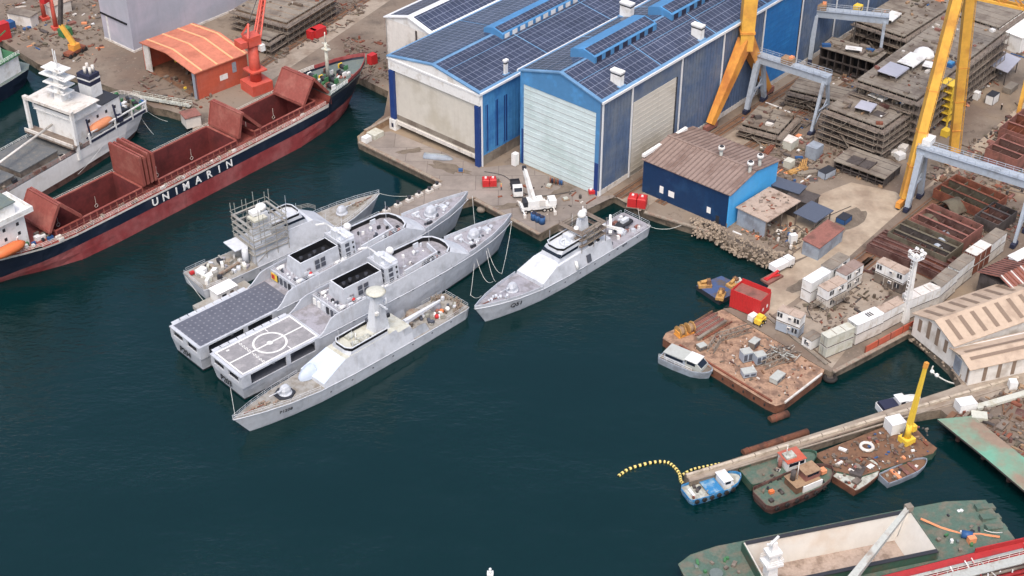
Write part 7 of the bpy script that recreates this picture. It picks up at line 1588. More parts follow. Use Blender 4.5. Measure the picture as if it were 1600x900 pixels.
cabinet('tall grey machine cabinet left of the pair on the rust barge', (1165, 562), (2.2, 1.9, 2.3), 20); cabinet('tall grey machine cabinet right of the pair on the rust barge', (1186, 566), (2.2, 1.8, 2.2), 20)
cabinet('grey box with pale lid behind the cabinet pair on the barge', (1178, 541), (2.3, 1.5, 1.5), 50, 'steel'); cabinet('low grey tank box nearest the barge front edge', (1169, 586), (2.8, 1.9, 1.2), 15); cabinet('low box with white lid right of the low grey tank box', (1214, 594), (3.2, 1.8, 1.2), 50, 'pipe_grey'); cabinet('small white edged box near the barge left end', (1096, 545), (1.8, 1.4, 1.0), 30, 'steel_light')
t = thing('winch', 'yellow winch drum at the left end of the rust barge', 'winch', Fr(on_barge((1070, 521)), 30, BZ)); mb = MB()
for x in (-1.2, 1.2): mb.tube((x - .55, 0, 1.1), (x + .55, 0, 1.1), 1.0, 'wood', n=12); mb.tube((x - .7, 0, 1.1), (x - .55, 0, 1.1), 1.35, 'ochre', n=14); mb.tube((x + .55, 0, 1.1), (x + .7, 0, 1.1), 1.35, 'ochre', n=14)
mb.build('drum', t); mb = MB(); mb.box(-2.2, 2.2, -1, 1, 0, .3, 'crane_orange'); mb.box(-2.1, -1.9, -.8, .8, .3, 1.3, 'crane_orange'); mb.box(1.9, 2.1, -.8, .8, .3, 1.3, 'crane_orange'); mb.build('base', t)
a, c = P(1084, 524, BZ), P(1130, 496, BZ); d = (c - a); ang = math.degrees(math.atan2(d.y, d.x))
for i in range(14):
    p = a.lerp(c, .5) + Vector((-d.y, d.x, 0)).normalized() * (i - 6) * .42; mb = MB(); ln = d.length * random.uniform(.42, .55); mb.tube((-ln, 0, .3), (ln * random.uniform(.8, 1), 0, .3), .17, random.choice(['rust', 'rust_dark', 'steel', 'brown', 'rust_red']), n=6)
    solo('steel_rod', 'rusty round bar in the bundle beside the yellow winch drum', 'bar', mb, Fr(p.to_2d(), ang, BZ), 'bars in the bundle on the rust barge')
a, c = P(1090, 532, BZ), P(1134, 504, BZ); d = c - a; mb = MB(); mb.beam((0, 0, .35), (d.length, 0, .35), .7, .7, 'steel_light'); solo('box_beam', 'long grey box beam lying in front of the bar bundle', 'beam', mb, Fr(a.to_2d(), math.degrees(math.atan2(d.y, d.x)), BZ))
for pts, l_ in ((((1110, 548), (1124, 526)), 'short grey folded jib lying on the rust barge'), (((1124, 527), (1172, 513)), 'longer grey lattice jib reaching toward the quay on the barge'), (((1192, 572), (1232, 556)), 'grey lattice frame right of the cabinet pair')):
    a, c = P(*pts[0], BZ + .6), P(*pts[1], BZ + .6); d = c - a; mb = MB(); L_ = d.length
    for y in (-.7, .7):
        for z in (0, 1.2): mb.beam((0, y, z), (L_, y, z), .2, .2, 'steel_light')
    for i in range(int(L_ / 1.4)):
        x = i * 1.4; mb.beam((x, -.7, 0), (x + 1.4, -.7, 1.2), .12, .12, 'steel_light'); mb.beam((x, .7, 1.2), (x + 1.4, .7, 0), .12, .12, 'steel_light'); mb.beam((x, -.7, 1.2), (x + 1.4, .7, 1.2), .12, .12, 'steel_light')
    solo('lattice_jib', l_, 'lattice jib', mb, Fr(a.to_2d(), math.degrees(math.atan2(d.y, d.x)), BZ + .1))
for (x, y), l_ in (((1212, 556), 'first'), ((1222, 549), 'second'), ((1233, 560), 'third')):
    mb = MB()
    for i in range(16):
        q = random.uniform(0, 180); px_, py_ = random.uniform(-2, 2), random.uniform(-1.6, 1.6); mb.beam((px_ - 1.2 * math.cos(R(q)), py_ - 1.2 * math.sin(R(q)), random.uniform(.1, 1.2)), (px_ + 1.2 * math.cos(R(q)), py_ + 1.2 * math.sin(R(q)), random.uniform(.1, 1.4)), .16, .16, random.choice(['steel', 'pipe_grey', 'steel_dark']))
    solo('frame_pile', l_ + ' tangled pile of grey steel frames from the barge cabinets toward the quay', 'steel pile', mb, Fr(on_barge((x, y)), 0, BZ))
mb = MB()
for i in range(300):
    x, y = random.uniform(1080, 1275), random.uniform(486, 620)
    t_ = (x - 1131) / (1290 - 1131); 
    if y < 486 + max(0, (x - 1131)) * .57 + 4 or y < 520 - (x - 1041) * .41 + 5 or y > 540 + (x - 1062) * .61 - 6 or y > 630 - (x - 1226) * .76 - 6: continue
    p = P(x, y, BZ) - BF.o; s = .2 + .5 * random.random() ** 2; mb.cb((p.x, p.y, BZ + .1), (s * random.uniform(.6, 2.4), s * .6, .22), random.choice(['rust', 'rust_dark', 'debris', 'brown', 'steel', 'off_white', 'plank']), random.uniform(0, 180))
solo('barge_litter', 'small scrap scattered over the rust brown barge', 'scrap', mb, BF, kind='stuff')
# blue pontoon with yellow machines
bp, PF = flat('pontoon', 'blue decked pontoon with yellow hydraulic gear behind the red container', [(1088, 446), (1127, 431), (1160, 446), (1140, 462), (1124, 470)], 1.2, 'pontoon_blue', 'dark')
for px_, l_ in (((1101, 447), 'yellow hydraulic machine at the tip of the blue pontoon'), ((1126, 464), 'yellow hydraulic machine beside the red container on the pontoon'), ((1145, 446), 'yellow hydraulic machine at the inner edge of the pontoon')):
    t = thing('hydraulic_machine', l_, 'machine', Fr(P(*px_, 1.2).to_2d(), random.uniform(0, 90), 1.2)); mb = MB(); mb.box(-1.5, 1.5, -.9, .9, 0, .7, 'ochre'); mb.build('base', t); mb = MB(); mb.tube((-1, 0, 1.1), (1, .2, 1.4), .4, 'ochre'); mb.box(.4, 1.3, -.6, .6, .7, 1.7, 'brown'); mb.build('engine', t)
crate('pump_box', 'pale yellow box on the pontoon edge behind the red container', (1152, 443), (1.8, 1.4, 1.0), 'cream', 20, 'box', 1.2)
# red container
f = frame2((1186, 499), QZ, (1202, 484), QZ); f.o.z = QZ; hC_ = height((1186, 499), (1188, 471), QZ); lx = f.l(1202, 484).x; ly = f.l(1140, 480).y
t = thing('open_container', 'bright red open topped container at the pier head', 'container', f)
mb = MB(); mb.box(0, lx, 0, .12, .2, hC_, 'red'); mb.box(0, lx, ly - .12, ly, .2, hC_, 'red'); mb.box(0, .12, .12, ly - .12, .2, hC_, 'red'); mb.box(lx - .12, lx, .12, ly - .12, .2, hC_ + .6, 'red'); mb.box(0, lx, 0, ly, 0, .2, 'rust_dark'); n = 12
for k in range(n + 1): y = ly * k / n; mb.box(-.08, 0, y - .08, y + .08, .2, hC_, 'red')
mb.build('shell', t); mb = MB(); mb.box(.12, lx - .12, .12, ly - .12, hC_ - .7, hC_ - .6, 'rust_red'); mb.build('cargo_cover', t)
for k in (.3, .7): mb = MB(); mb.box(lx * k - .3, lx * k + .3, -.05, 0, hC_ * .3, hC_ * .45, 'white'); mb.build('door_label', t)
t = thing('small_digger', 'small yellow and black machine at the corner of the red container', 'machine', Fr(P(1187, 506, QZ).to_2d(), 49, QZ)); mb = MB(); mb.box(-1.2, 1.2, -.8, .8, .5, 1.6, 'yellow'); mb.box(-.6, .6, -.7, .7, 1.6, 2.3, 'yellow'); mb.box(-.5, .5, -.82, -.8, .8, 1.4, 'black'); mb.build('body', t)
for x in (-.8, .8):
    for y in (-.8, .8): wheel(t, x, y, .45, .3)
t = thing('road_truck', 'white truck parked on the road end beside the red container', 'truck', Fr(P(1222, 420, QZ).to_2d(), 38, QZ)); mb = MB(); mb.box(-3.4, .8, -1.1, 1.1, .9, 2.3, 'white'); mb.build('cargo_box', t); mb = MB(); mb.box(1.0, 2.8, -1.05, 1.05, .6, 2.4, 'white'); mb.box(2.81, 2.84, -.9, .9, 1.5, 2.2, 'glass'); mb.build('cab', t)
for x in (-2.4, 1.9):
    for y in (-1, 1): wheel(t, x, y, .45, .3)
mb = MB(); p = P(1206, 436, QZ); mb.box(-2.5, 2.5, -1.2, 1.2, 0, .5, 'rust_red'); mb.beam((-2, 0, .5), (2, 0, 1.4), .6, .3, 'red'); mb.beam((-2, .6, .6), (1.6, -.8, .9), .4, .3, 'red'); solo('steel_gate', 'red steel frame lying between the red container and the white truck', 'frame', mb, Fr(p.to_2d(), 40, QZ))
# ---------------------------------------------------------------- boats
def boat(name, label, stern, bow, B, free, hullm, deckm, cat='boat', rub='tyre', bul=.5, round_stern=False, grp=None, z0=None):
    f = frame2(stern, free, bow, free); Lb = (P(*stern, free) - P(*bow, free)).to_2d().length; f.o.z = 0; root = thing(name, label, cat, f, grp); hb = B / 2
    st = [(.3 if round_stern else 0, 0, hb * (.5 if round_stern else .8), hb * (.62 if round_stern else .88), free), (Lb * .06, Lb * .05, hb * .82, hb * .93, free), (Lb * .3, Lb * .3, hb * .9, hb, free), (Lb * .66, Lb * .68, hb * .84, hb * .98, free + .1), (Lb * .82, Lb * .86, hb * .55, hb * .74, free + .35), (Lb * .91, Lb * .96, hb * .2, hb * .36, free + .55), (Lb * .94, Lb, .03, .05, free + .65)]
    hull_mesh(st, [-.6, 0, ('f', .55), ('f', 1)], lambda z, x: hullm).build('hull', root); deck_mesh(st, deckm, .03, -.02 - bul * .2).build('deck', root)
    if bul: bulwark(st, bul, .14, hullm, 0, Lb, True, True).build('bulwark', root)
    if bul >= .5:
        for sg in (-1, 1):
            for i in range(6):
                x = Lb * (.1 + i * .13); y = sg * (interp(st, x, 3) + .18); mb = MB(); mb.lathe((x, y, free + .05), [(.2, -.14), (.48, -.14), (.48, .14), (.2, .14)], 'tyre', 10, 'Y'); mb.build('tyre_fender', root)
    mb = MB()
    for i in range(9): x = Lb * random.uniform(.06, .85); y = random.uniform(-.6, .6) * hb; mb.cb((x, y, free + .15), (random.uniform(.3, .9), random.uniform(.25, .6), random.uniform(.3, .6)), random.choice(['steel_dark', 'debris', 'off_white', 'rust', 'net_tan', 'dark']), random.uniform(0, 90))
    mb.split('deck_fitting', root)
    return root, Lb, hb, st, f
def house(root, x0, x1, hb, z, h, m, roofm, rake=.4, name='wheelhouse', wins=True):
    mb = MB(); mb.rings([[(a, -hb, zz), (b_, -hb, zz), (b_, hb, zz), (a, hb, zz)] for zz, a, b_ in ((z, x0, x1), (z + h * .5, x0, x1), (z + h, x0 + .1, x1 - rake))], m); mb.box(x0 - .2, x1 - rake + .25, -hb - .15, hb + .15, z + h, z + h + .12, roofm); o = mb.build(name, root)
    if wins:
        mb = MB(); mb.face([(x1 - rake * .1 + .03, -hb * .85, z + h * .56), (x1 - rake * .1 + .03, hb * .85, z + h * .56), (x1 - rake * .85 + .03, hb * .85, z + h * .92), (x1 - rake * .85 + .03, -hb * .85, z + h * .92)], 'glass')
        for sg in (-1, 1): mb.box(x0 + .3, x1 - rake - .2, sg * (hb + .015) - .015, sg * (hb + .015) + .015, z + h * .55, z + h * .88, 'glass')
        mb.build('windows', o)
    return o
# grey passenger launch beside the rust barge
r, Lb, hb, st, f = boat('launch', 'grey passenger launch lying against the end of the rust barge', (1036, 552), (1113, 584), 4.6, 1.5, 'gantry_grey', 'steel_light', bul=.25)
house(r, Lb * .10, Lb * .52, hb * .72, 1.45, 1.9, 'gantry_grey', 'pipe_grey', .3, 'saloon'); house(r, Lb * .52, Lb * .84, hb * .64, 1.5, 2.1, 'pipe_grey', 'white', 1.3)
mb = MB(); mb.rail([(0, -hb * .8, 1.6), (Lb * .68, -hb * .95, 1.6)], 'white', .9, 2, .05); mb.build('hand_rail', r)
# blue and white boat at the pier head
r, Lb, hb, st, f = boat('workboat', 'blue and white boat moored at the tip of the long pier', (1070, 774), (1157, 746), 5.0, 1.1, 'blue_boat', 'insul', bul=.5, round_stern=True)
mb = MB(); mb.box(Lb * .36, Lb * .58, -hb * .75, hb * .75, 1.0, 1.35, 'blue_deck'); mb.box(Lb * .34, Lb * .6, -hb * .8, hb * .8, 1.35, 1.45, 'blue_boat'); mb.build('engine_hatch', r); house(r, Lb * .62, Lb * .8, hb * .6, 1.1, 1.7, 'white', 'white', .5)
mb = MB(); mb.cyl(Lb * .22, 0, 1, 1.6, .3, 'steel_dark'); mb.box(Lb * .1, Lb * .14, -1, 1, 1, 1.4, 'white'); mb.build('bitt', r)
# green tug alongside the pier
r, Lb, hb, st, f = boat('tug', 'green decked tug with white and orange wheelhouse against the pier', (1164, 748), (1275, 712), 5.6, 1.3, 'green_hull', 'green_deck', bul=.5)
house(r, Lb * .52, Lb * .78, hb * .62, 1.2, 2.2, 'white', 'orange_wall', .3); mb = MB(); mb.cb((Lb * .6, 0, 3.7), (2.2, 1.8, .5), 'insul'); mb.tube((Lb * .56, 0, 3.5), (Lb * .56, 0, 6.5), .1, 'off_white'); mb.cyl(Lb * .48, 0, 1.2, 3.6, .4, 'rust_red'); mb.build('mast', r)
# red and green tug outside it
r, Lb, hb, st, f = boat('tug', 'dark red hulled tug with green deck and brown wheelhouse roof', (1186, 783), (1300, 736), 6.6, 1.5, 'rust_dark', 'green_deck', bul=.7, round_stern=True)
house(r, Lb * .42, Lb * .74, hb * .55, 1.4, 1.6, 'brown', 'wood', .2, 'deckhouse', False); house(r, Lb * .56, Lb * .76, hb * .4, 3.1, 1.7, 'rust_red', 'wood', .3); mb = MB(); mb.box(Lb * .5, Lb * .76, -hb * .66, -hb * .58, 1.4, 2.9, 'white'); mb.build('side_screen', r)
mb = MB(); mb.cyl(Lb * .46, .4, 3, 5.2, .5, 'steel_dark'); mb.tube((Lb * .5, 0, 3), (Lb * .5, 0, 7.5), .1, 'off_white'); mb.cb((Lb * .86, 0, 2.6), (1.2, 1.2, .8), 'orange_faded'); mb.split('deck_fitting', r)
mb = MB(); mb.cb((Lb * .2, .8, 1.7), (1.0, .7, .6), 'orange'); mb.cb((Lb * .12, -1, 1.6), (.8, .8, .5), 'steel_dark'); mb.tube((Lb * .3, -.6, 1.5), (Lb * .3, .6, 1.5), .35, 'steel_dark'); mb.build('tow_gear', r)
# green work barge with yellow crane
gb, GF = flat('crane_barge', 'green sided work barge cluttered with gear at the long pier', [(1272, 710), (1388, 664), (1420, 656), (1448, 688), (1464, 700), (1458, 708), (1344, 744), (1300, 734)], 1.6, 'brown', 'green_hull')
mb = MB()
for i in range(260):
    x, y = random.uniform(1288, 1450), random.uniform(668, 738)
    if y < 712 - (x - 1272) * .42 + 6 or y > 746 - (x - 1344) * .33 - 3 or y > 712 + (x - 1272) * .6: continue
    p = P(x, y, 1.6) - GF.o; s = .25 + .6 * random.random() ** 2; mb.cb((p.x, p.y, 1.7 + s * .2), (s * random.uniform(.6, 2.2), s * .7, s * .5), random.choice(DM2 + ['white', 'steel_dark', 'steel_dark']), random.uniform(0, 180))
solo('barge_litter', 'chains, tyres and scrap heaped on the green sided barge', 'scrap', mb, GF, kind='stuff')
p = P(1416, 690, 1.6); h = height((1416, 690), (1431, 571), 1.6); t = thing('pedestal_crane', 'slim yellow crane mast standing on the green sided barge', 'crane', Fr(p.to_2d(), 30, 1.6)); mb = MB(); mb.box(-1.2, 1.2, -1.2, 1.2, 0, 1.2, 'yellow'); mb.cyl(0, 0, 1.2, 4.5, .7, 'yellow', .6); mb.build('pedestal', t)
mb = MB(); mb.beam((.0, 0, 4.2), (1.0, -.2, h), 1.0, .9, 'yellow', .55, .55); mb.beam((.9, -.2, h - .8), (1.1, -.2, h + .4), .7, .7, 'crane_orange'); mb.build('boom', t); mb = MB(); mb.cb((.9, -.3, 3.4), (.9, 1, 1.4), 'yellow'); mb.tube((-.7, .5, 1.2), (.4, 0, 9), .2, 'steel_light'); mb.build('ram', t)
crate('barge_cabin', 'small white cabin beside the yellow crane mast', (1397, 672), (3.2, 2.8, 2.6), 'white', 20, 'cabin', 1.6)
for k, (q, s_) in enumerate((((1354, 700), 1.2),)):
    p = P(*q, 1.6); mb = MB(); mb.rings([[((s_ + .35 * math.cos(b_)) * math.cos(t_), (s_ + .35 * math.cos(b_)) * math.sin(t_), .35 + .35 * math.sin(b_)) for b_ in [2 * math.pi * z_ / 6 for z_ in range(6)]] for t_ in [2 * math.pi * z_ / 14 for z_ in range(15)]], 'off_white', smooth=True); solo('hose_coil', 'pale coiled hose ring on the green sided barge', 'hose', mb, Fr(p.to_2d(), 0, 1.6))
r, Lb, hb, st, f = boat('rusty_punt', 'square ended pale decked punt against the green sided barge', (1318, 757), (1366, 722), 6.4, 1.2, 'barge_side', 'insul', bul=.3); mb = MB(); mb.cb((Lb * .5, .4, 1.5), (3.2, 2.4, .7), 'steel_dark', 20); mb.cb((Lb * .8, -.5, 1.4), (1.4, 1, .5), 'white'); mb.cb((Lb * .25, -1.2, 1.4), (1.6, 1.2, .5), 'steel'); mb.build('engine_cover', r)
r, Lb, hb, st, f = boat('small_boat', 'small open boat with red thwarts outside the green sided barge', (1380, 750), (1447, 722), 3.4, 1.0, 'grey_shed', 'brown', bul=.35)
for x in (.25, .45, .65): mb = MB(); mb.box(Lb * x, Lb * x + .7, -hb * .8, hb * .8, 1.0, 1.35, 'rust_red' if x != .25 else 'orange_faded'); mb.build('thwart', r)
r, Lb, hb, st, f = boat('motorboat', 'white motorboat with a navy cover on the far side of the pier', (1374, 638), (1437, 624), 3.8, 1.1, 'white', 'white', bul=.25); mb = MB(); mb.rings([[(x, -hb * .85, 1.1), (x, -hb * .7, 1.9), (x, hb * .7, 1.9), (x, hb * .85, 1.1)] for x in (Lb * .04, Lb * .4)], 'navy_cloth', closed=False, cap0=True, cap1=True); mb.build('cover', r); house(r, Lb * .42, Lb * .68, hb * .6, 1.1, 1.5, 'white', 'white', .9, 'cockpit')
# floating timber pontoons
for a, c, w_, l_ in (((1161, 707), (1262, 674), 1.5, 'long rusty tube float beside the pier'), ((1203, 655), (1231, 645), 1.6, 'short rusty tube float drifting off the barge')):
    A_, C_ = P(*a, .5), P(*c, .5); d = C_ - A_; mb = MB(); Ln = d.length; mb.tube((0, 0, .3), (Ln, 0, .3), .8, 'barge_side', n=12); 
    for i in range(int(Ln / 4)): mb.tube((i * 4 + 1, 0, .3), (i * 4 + 1.3, 0, .3), .88, 'rust', n=12)
    solo('tube_float', l_, 'float', mb, Fr(A_.to_2d(), math.degrees(math.atan2(d.y, d.x))))
# white cap beam along the pier
A_, C_ = P(1072, 743, QZ + .5), P(1592, 589, QZ + .5); A_.z = C_.z = QZ; d = C_ - A_; mb = MB(); mb.box(0, d.length, -.1, .5, 0, .5, 'parapet_tan'); mb.box(0, d.length, -1.5, -1.2, 0, .2, 'concrete'); n = int(d.length / 5)
for i in range(n): mb.box(i * 5, i * 5 + .1, -.12, .47, 0, .62, 'plank')
solo('parapet', 'long white concrete parapet running along the pier', 'wall', mb, Fr(A_.to_2d(), math.degrees(math.atan2(d.y, d.x)), QZ))
A_, C_ = P(1196, 493, QZ), P(1292, 570, QZ); d = C_ - A_; mb = MB(); mb.box(0, d.length, -.4, .4, 0, .35, 'steel_light'); mb.box(0, d.length, .9, 1.2, 0, .25, 'rail_steel'); solo('quay_kerb', 'low steel kerb along the quay behind the rust barge', 'kerb', mb, Fr(A_.to_2d(), math.degrees(math.atan2(d.y, d.x)), QZ))
# teal ramp
tr_, TF = flat('dock_ramp', 'long teal painted steel ramp with rust patches at the right edge', [(1465, 655), (1520, 650), (1600, 715), (1660, 760), (1660, 812), (1600, 766), (1540, 715)], 3.2, 'teal', 'steel_dark', 'ramp', 2.75)
mb = MB()
for q in ((1500, 672), (1540, 700), (1580, 735)): p = TF.l(q[0], q[1], 2.7); mb.cyl(p.x, p.y, -1.5, 2.74, .5, 'rust_dark', n=8)
mb.build('pile', tr_)
mb = MB(); p = P(1560, 640, QZ); mb.box(-9, 9, -.7, .7, .3, .9, 'cream'); solo('timber_beam', 'long cream painted beam lying on the brown heap', 'beam', mb, Fr(P(1582, 624, QZ).to_2d(), 22, QZ))
# floating boom with yellow floats
t = thing('floating_boom', 'curved floating boom of yellow and black floats off the pier tip', 'boom', Fr(P(1068, 750, 0).to_2d(), 0)); O_ = P(1068, 750, 0)
def spl(pts, n):
    out = []
    for i in range(n):
        u = i / (n - 1) * (len(pts) - 1); k = min(int(u), len(pts) - 2); fr_ = u - k; p0, p1, p2, p3 = [pts[max(0, min(len(pts) - 1, k + j))] for j in (-1, 0, 1, 2)]
        out.append(tuple(.5 * (2 * p1[a] + (p2[a] - p0[a]) * fr_ + (2 * p0[a] - 5 * p1[a] + 4 * p2[a] - p3[a]) * fr_ ** 2 + (-p0[a] + 3 * p1[a] - 3 * p2[a] + p3[a]) * fr_ ** 3) for a in (0, 1)))
    return out
cv = spl([(966, 744), (980, 734), (1000, 727), (1022, 722), (1042, 722), (1054, 730), (1062, 741), (1064, 752), (1070, 757)], 23) 
W_ = [P(*q, .15) - O_ for q in cv]
mb = MB(); mb.line(W_, .16, 'black', 6); mb.build('boom_line', t)
for a, c in list(zip(W_[:-1], W_[1:])): mb = MB(); m1, m2 = a.lerp(c, .25), a.lerp(c, .68); mb.tube(m1, m2, .33, 'pale_yellow', n=10); mb.build('float', t)
t = thing('floating_boom', 'short row of yellow black floats along the pier wall', 'boom', Fr(P(1075, 742, 0).to_2d(), 0)); O_ = P(1075, 742, 0); W_ = [P(*q, .15) - O_ for q in spl([(1066, 742), (1080, 734), (1096, 730), (1112, 727), (1126, 724)], 11)]
mb = MB(); mb.line(W_, .14, 'black', 6); mb.build('boom_line', t)
for a, c in list(zip(W_[:-1], W_[1:])): mb = MB(); mb.tube(a.lerp(c, .2), a.lerp(c, .7), .26, 'pale_yellow', n=8); mb.build('float', t)
W_ = [P(*q, .1) for q in spl([(1458, 572), (1456, 580), (1466, 588), (1480, 596), (1494, 600)], 12)]; mb = MB(); mb.line(W_, .16, 'rope', 6)
for k in (3, 5): mb.ball(W_[k], .5, 'white', 8)
tag(mb.build('float_line'), 'white float line in the corner below the beige shed', 'float line')
# ---------------------------------------------------------------- mooring lines
def rope(a, za, c, zc, sag, label, r=.05):
    A_, C_ = P(*a, za), P(*c, zc); pts = []
    for i in range(13): t_ = i / 12; p = A_.lerp(C_, t_); p.z -= sag * 4 * t_ * (1 - t_); pts.append(p)
    mb = MB(); mb.line(pts, r, 'rope', 4); tag(mb.build('mooring_rope'), label, 'rope', 'mooring lines')
rope((592, 302), 5, (690, 288), QZ + .5, 2.0, 'pale mooring line from the refit boat bow to the narrow pier')
rope((800, 345), 7, (784, 428), 4.6, 1.0, 'mooring line from the tip of the circle marked ship to the berthed boat'); rope((762, 388), 6, (783, 427), 4.6, 1.6, 'upper mooring line from the circle marked ship side to the berthed boat'); rope((760, 392), 6, (774, 440), 4.6, 1.4, 'middle mooring line from the circle marked ship side to the berthed boat'); rope((745, 405), 6, (770, 440), 4.6, 2.4, 'slack mooring line from the circle marked ship side to the berthed boat')
rope((741, 412), 5.5, (735, 462), 3.4, .6, 'mooring line down to the stern of the front boat'); rope((735, 460), 3.2, (752, 462), 4.6, .8, 'short mooring line between the front boat stern and berthed boat bow')
rope((738, 306), 7, (742, 352), 6, .4, 'line dropping from the bow of the dotted deck ship'); rope((360, 606), 5.5, (368, 654), 5, .3, 'stern line from the circle marked ship to the front boat bow'); rope((1011, 352), 3, (1066, 351), QZ, 1.2, 'stern line from the berthed boat toward the workshop quay'); rope((1000, 345), 3, (996, 318), QZ + .4, .2, 'stern line from the berthed boat to the red compressor')
rope((222, 168), 4, (262, 190), QZ, .6, 'upper stern line of the white ship'); rope((218, 180), 3, (240, 210), 7.6, .4, 'lower stern line of the white ship'); rope((290, 432), 3, (318, 470), 1, .2, 'line from the refit boat stern to the work float'); rope((160, 228), 4.3, (122, 272), 7.6, .3, 'line crossing from the white ship to the red cargo ship'); rope((1538, 828), 4.4, (1566, 832), 5.6, .3, 'orange white hawser end at the green hopper ship bow', .1)
# ---------------------------------------------------------------- further small things
def coping(a, c, label, w=.9, h=.3, m='cream'):
    A_, C_ = P(*a, QZ), P(*c, QZ); d = C_ - A_; mb = MB(); L_ = d.to_2d().length; n = max(1, int(L_ / 4))
    for i in range(n): mb.box(L_ * i / n + .03, L_ * (i + 1) / n - .03, 0, w, -.05, h, m)
    solo('quay_kerb', label, 'kerb', mb, Fr(A_.to_2d(), math.degrees(math.atan2(d.y, d.x)), QZ))
coping((845, 365.5), (744, 311), 'pale concrete kerb along the edge of the hangar apron', .9, .3, 'net_tan'); coping((690, 283.5), (563, 221.5), 'pale concrete kerb below the white fronted hall', .9, .3, 'net_tan'); coping((600, 344.5), (740, 310.5), 'pale kerb on the ship side of the narrow pier', .5, .25, 'net_tan'); coping((1418, 518), (1300, 580), 'pale concrete kerb under the container row', .8, .25, 'net_tan'); coping((1108, 361), (1008, 331), 'brown concrete kerb in front of the navy workshop wall', .8, .35, 'net_tan')
# gangway bridging the slip, dinghy, low wall
A_, C_ = P(206, 149, 3.0), P(298, 164, 3.2); d = C_ - A_; mb = MB(); L_ = d.length; mb.box(0, L_, -.8, .8, 0, .2, 'insul'); mb.rail([(0, -.8, .2), (L_, -.8, .2)], 'insul', 1, 2, .08); mb.rail([(0, .8, .2), (L_, .8, .2)], 'insul', 1, 2, .08)
for x in (2, L_ / 2, L_ - 2): mb.box(x - .3, x + .3, -.6, .6, -3.5, 0, 'wood')
solo('gangway', 'long pale gangway crossing the slip below the orange shed', 'gangway', mb, Fr(A_.to_2d(), math.degrees(math.atan2(d.y, d.x)), 2.8))
p = P(684, 247, QZ); mb = MB(); mb.rings([[(x, y * k, z * k + .1) for y, z in ((-1.2, 0), (-1.0, .7), (0, 1.0), (1.0, .7), (1.2, 0))] for x, k in ((-3.6, .9), (0, 1), (2, .85), (3.4, .5), (4, .1))], 'grey_shed', closed=False, cap0=True, smooth=True); mb.box(-3.2, 2, -.06, .06, 1.0, 1.2, 'pipe_grey'); solo('upturned_boat', 'grey upturned boat lying before the tall cream door', 'boat', mb, Fr(p.to_2d(), -12, QZ))
p = P(573, 212, QZ); mb = MB(); mb.box(-.4, 9, -.35, .35, 0, 1.7, 'wood'); mb.box(-.4, 3, -3.4, -.35, 0, 1.3, 'cream'); mb.box(-.5, 9.1, -.45, .45, 1.7, 1.85, 'net_tan'); solo('low_wall', 'low tan concrete wall and block at the outer corner of the hall quay', 'wall', mb, Fr(p.to_2d(), 50, QZ))
for (q, rot, m, l_) in (((1244, 268), 30, 'ochre', 'ochre pipe bundle beside the sky blue gable'), ((1254, 260), 75, 'ochre', 'second ochre pipe bundle behind the stacked load'), ((1262, 272), 15, 'steel_light', 'pale steel bundle beside the ochre pipes'), ((1200, 236), 60, 'rust', 'rusty beam bundle behind the brown roof'), ((1222, 215), 40, 'wood', 'tan beam bundle by the foot of the nearer gantry'), ((1395, 222), 49, 'steel_dark', 'dark beam bundle beside the yellow stair tower'), ((1425, 205), 49, 'rust_red', 'red brown beam bundle left of the sandy road'), ((1498, 178), 49, 'steel_light', 'pale beam bundle on the sandy road edge')):
    p = P(*q, QZ); mb = MB()
    for i in range(7):
        y = (i % 4) * .5 - .75; z = .25 + (i // 4) * .45; mb.tube((-2.6 + random.uniform(-.5, .5), y, z), (2.6 + random.uniform(-.5, .5), y, z), .22, m, n=6)
    solo('pipe_bundle', l_, 'pipes', mb, Fr(p.to_2d(), rot, QZ))
# stained patches on the quay apron and yard are worn areas of their own
for i, (q, rx, ry, a) in enumerate((((800, 322), 5, 1.6, 10), ((700, 262), 7, 2.2, -30), ((875, 300), 6, 2, 40), ((640, 236), 5, 1.5, 20), ((1320, 350), 9, 3, 49), ((1450, 262), 8, 2.4, 49), ((1260, 440), 7, 2, 45))):
    p = P(*q, QZ); mb = MB(); n = 22; pts = []
    for k in range(n): t_ = 2 * math.pi * k / n; r_ = random.uniform(.55, 1.1); pts.append((rx * r_ * math.cos(t_), ry * r_ * math.sin(t_), 0))
    mb.face(pts, 'stain'); o = mb.build('ground_stain', None, (p.x, p.y, QZ + .016 + i * .001), a); o['kind'] = 'structure'
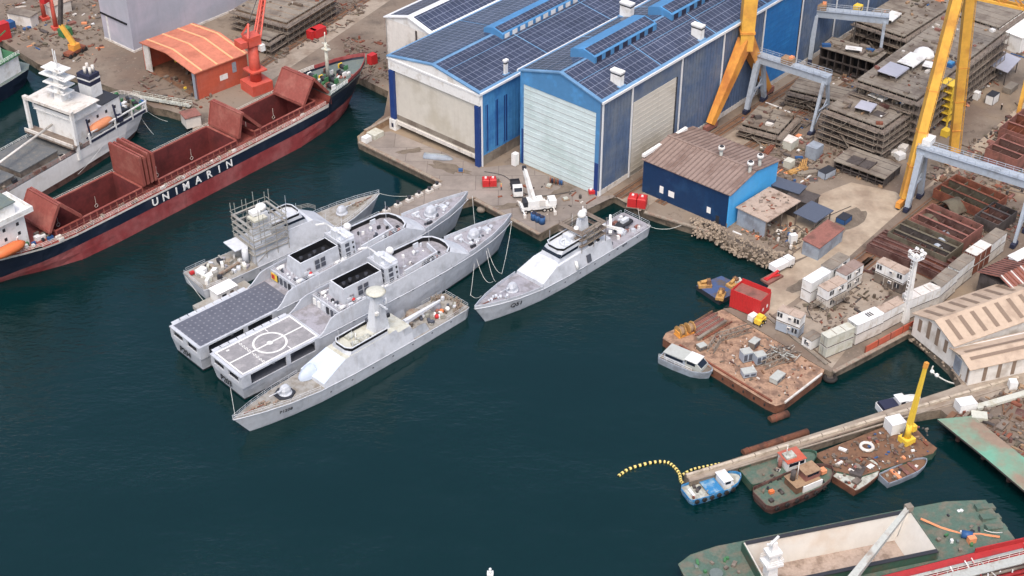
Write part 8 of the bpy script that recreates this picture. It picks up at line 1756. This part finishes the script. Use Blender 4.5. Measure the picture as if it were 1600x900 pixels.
# pallets and gas racks on the apron
for (q, l_) in (((776, 284), 'wooden pallet right of the red generator pair'), ((858, 292), 'wooden pallet by the foot of the pale cyan door'), ((884, 312), 'wooden pallet near the berthed boat mast'), ((720, 268), 'wooden pallet before the white hall navy post')):
    p = P(*q, QZ); mb = MB()
    for i in range(5): mb.box(-.8, .8, -.65 + i * .28, -.47 + i * .28, .14, .2, 'wood')
    for x in (-.7, 0, .7): mb.box(x - .08, x + .08, -.65, .65, 0, .14, 'wood')
    mb.box(-.6, .5, -.5, .5, .2, random.uniform(.4, 1.0), random.choice(['steel', 'debris', 'insul', 'blue_bin'])); solo('pallet', l_, 'pallet', mb, Fr(p.to_2d(), random.uniform(0, 90), QZ))
mb = MB(); p = P(868, 288, QZ)
for k in range(7): mb.cyl(-1.4 + k * .5, random.uniform(-.1, .1), 0, 1.5, .2, random.choice(['steel_dark', 'rust', 'blue_bin', 'navy_cloth']), n=8)
mb.box(-1.7, 2, -.4, .4, 0, .15, 'steel'); mb.box(-1.7, 2, .38, .42, .15, 1.1, 'steel'); solo('gas_rack', 'rack of dark gas bottles at the foot of the pale cyan door', 'gas rack', mb, Fr(p.to_2d(), -25, QZ))
# cables over the yard ground
def cable(pts, label, m='dark', r=.09):
    mb = MB(); mb.line([P(*q, QZ + .12) for q in spl(pts, 26)], r, m, 4); tag(mb.build('ground_cable'), label, 'cable')
cable([(1215, 372), (1240, 352), (1262, 362), (1290, 340), (1330, 322)], 'dark cable snaking over the sandy yard past the navy canopy'); cable([(757, 268), (790, 276), (815, 300), (850, 306), (900, 298)], 'dark hose crossing the hangar apron'); cable([(1270, 500), (1262, 478), (1290, 470), (1330, 455)], 'dark cable lying between the white cabins')
# yellow lattice girder of a second crane in the top right corner
A_, C_ = P(1520, -6, 30), P(1720, 38, 30); d = C_ - A_; f = Fr(A_.to_2d(), math.degrees(math.atan2(d.y, d.x)), QZ); L_ = d.to_2d().length
t = thing('yard_crane', 'yellow lattice crane girder crossing the top right corner', 'crane', f)
mb = MB()
for y in (-1, 1):
    for z in (27.8, 30.4): mb.beam((0, y, z), (L_, y, z), .7, .7, 'crane_yellow')
    for i in range(int(L_ / 2.6)): x = i * 2.6; mb.beam((x, y, 27.8 if i % 2 else 30.4), (x + 2.6, y, 30.4 if i % 2 else 27.8), .3, .3, 'crane_orange')
mb.build('girder', t)
for x in (2, L_ - 2):
    mb = MB(); mb.beam((x, -3.5, 0), (x, -.8, 27.8), 1.0, 1.0, 'crane_yellow') if x > 5 else mb.beam((x + L_ * .5, -3.5, 0), (x + L_ * .5, -.8, 27.8), 1.0, 1.0, 'crane_yellow'); mb.build('leg', t)
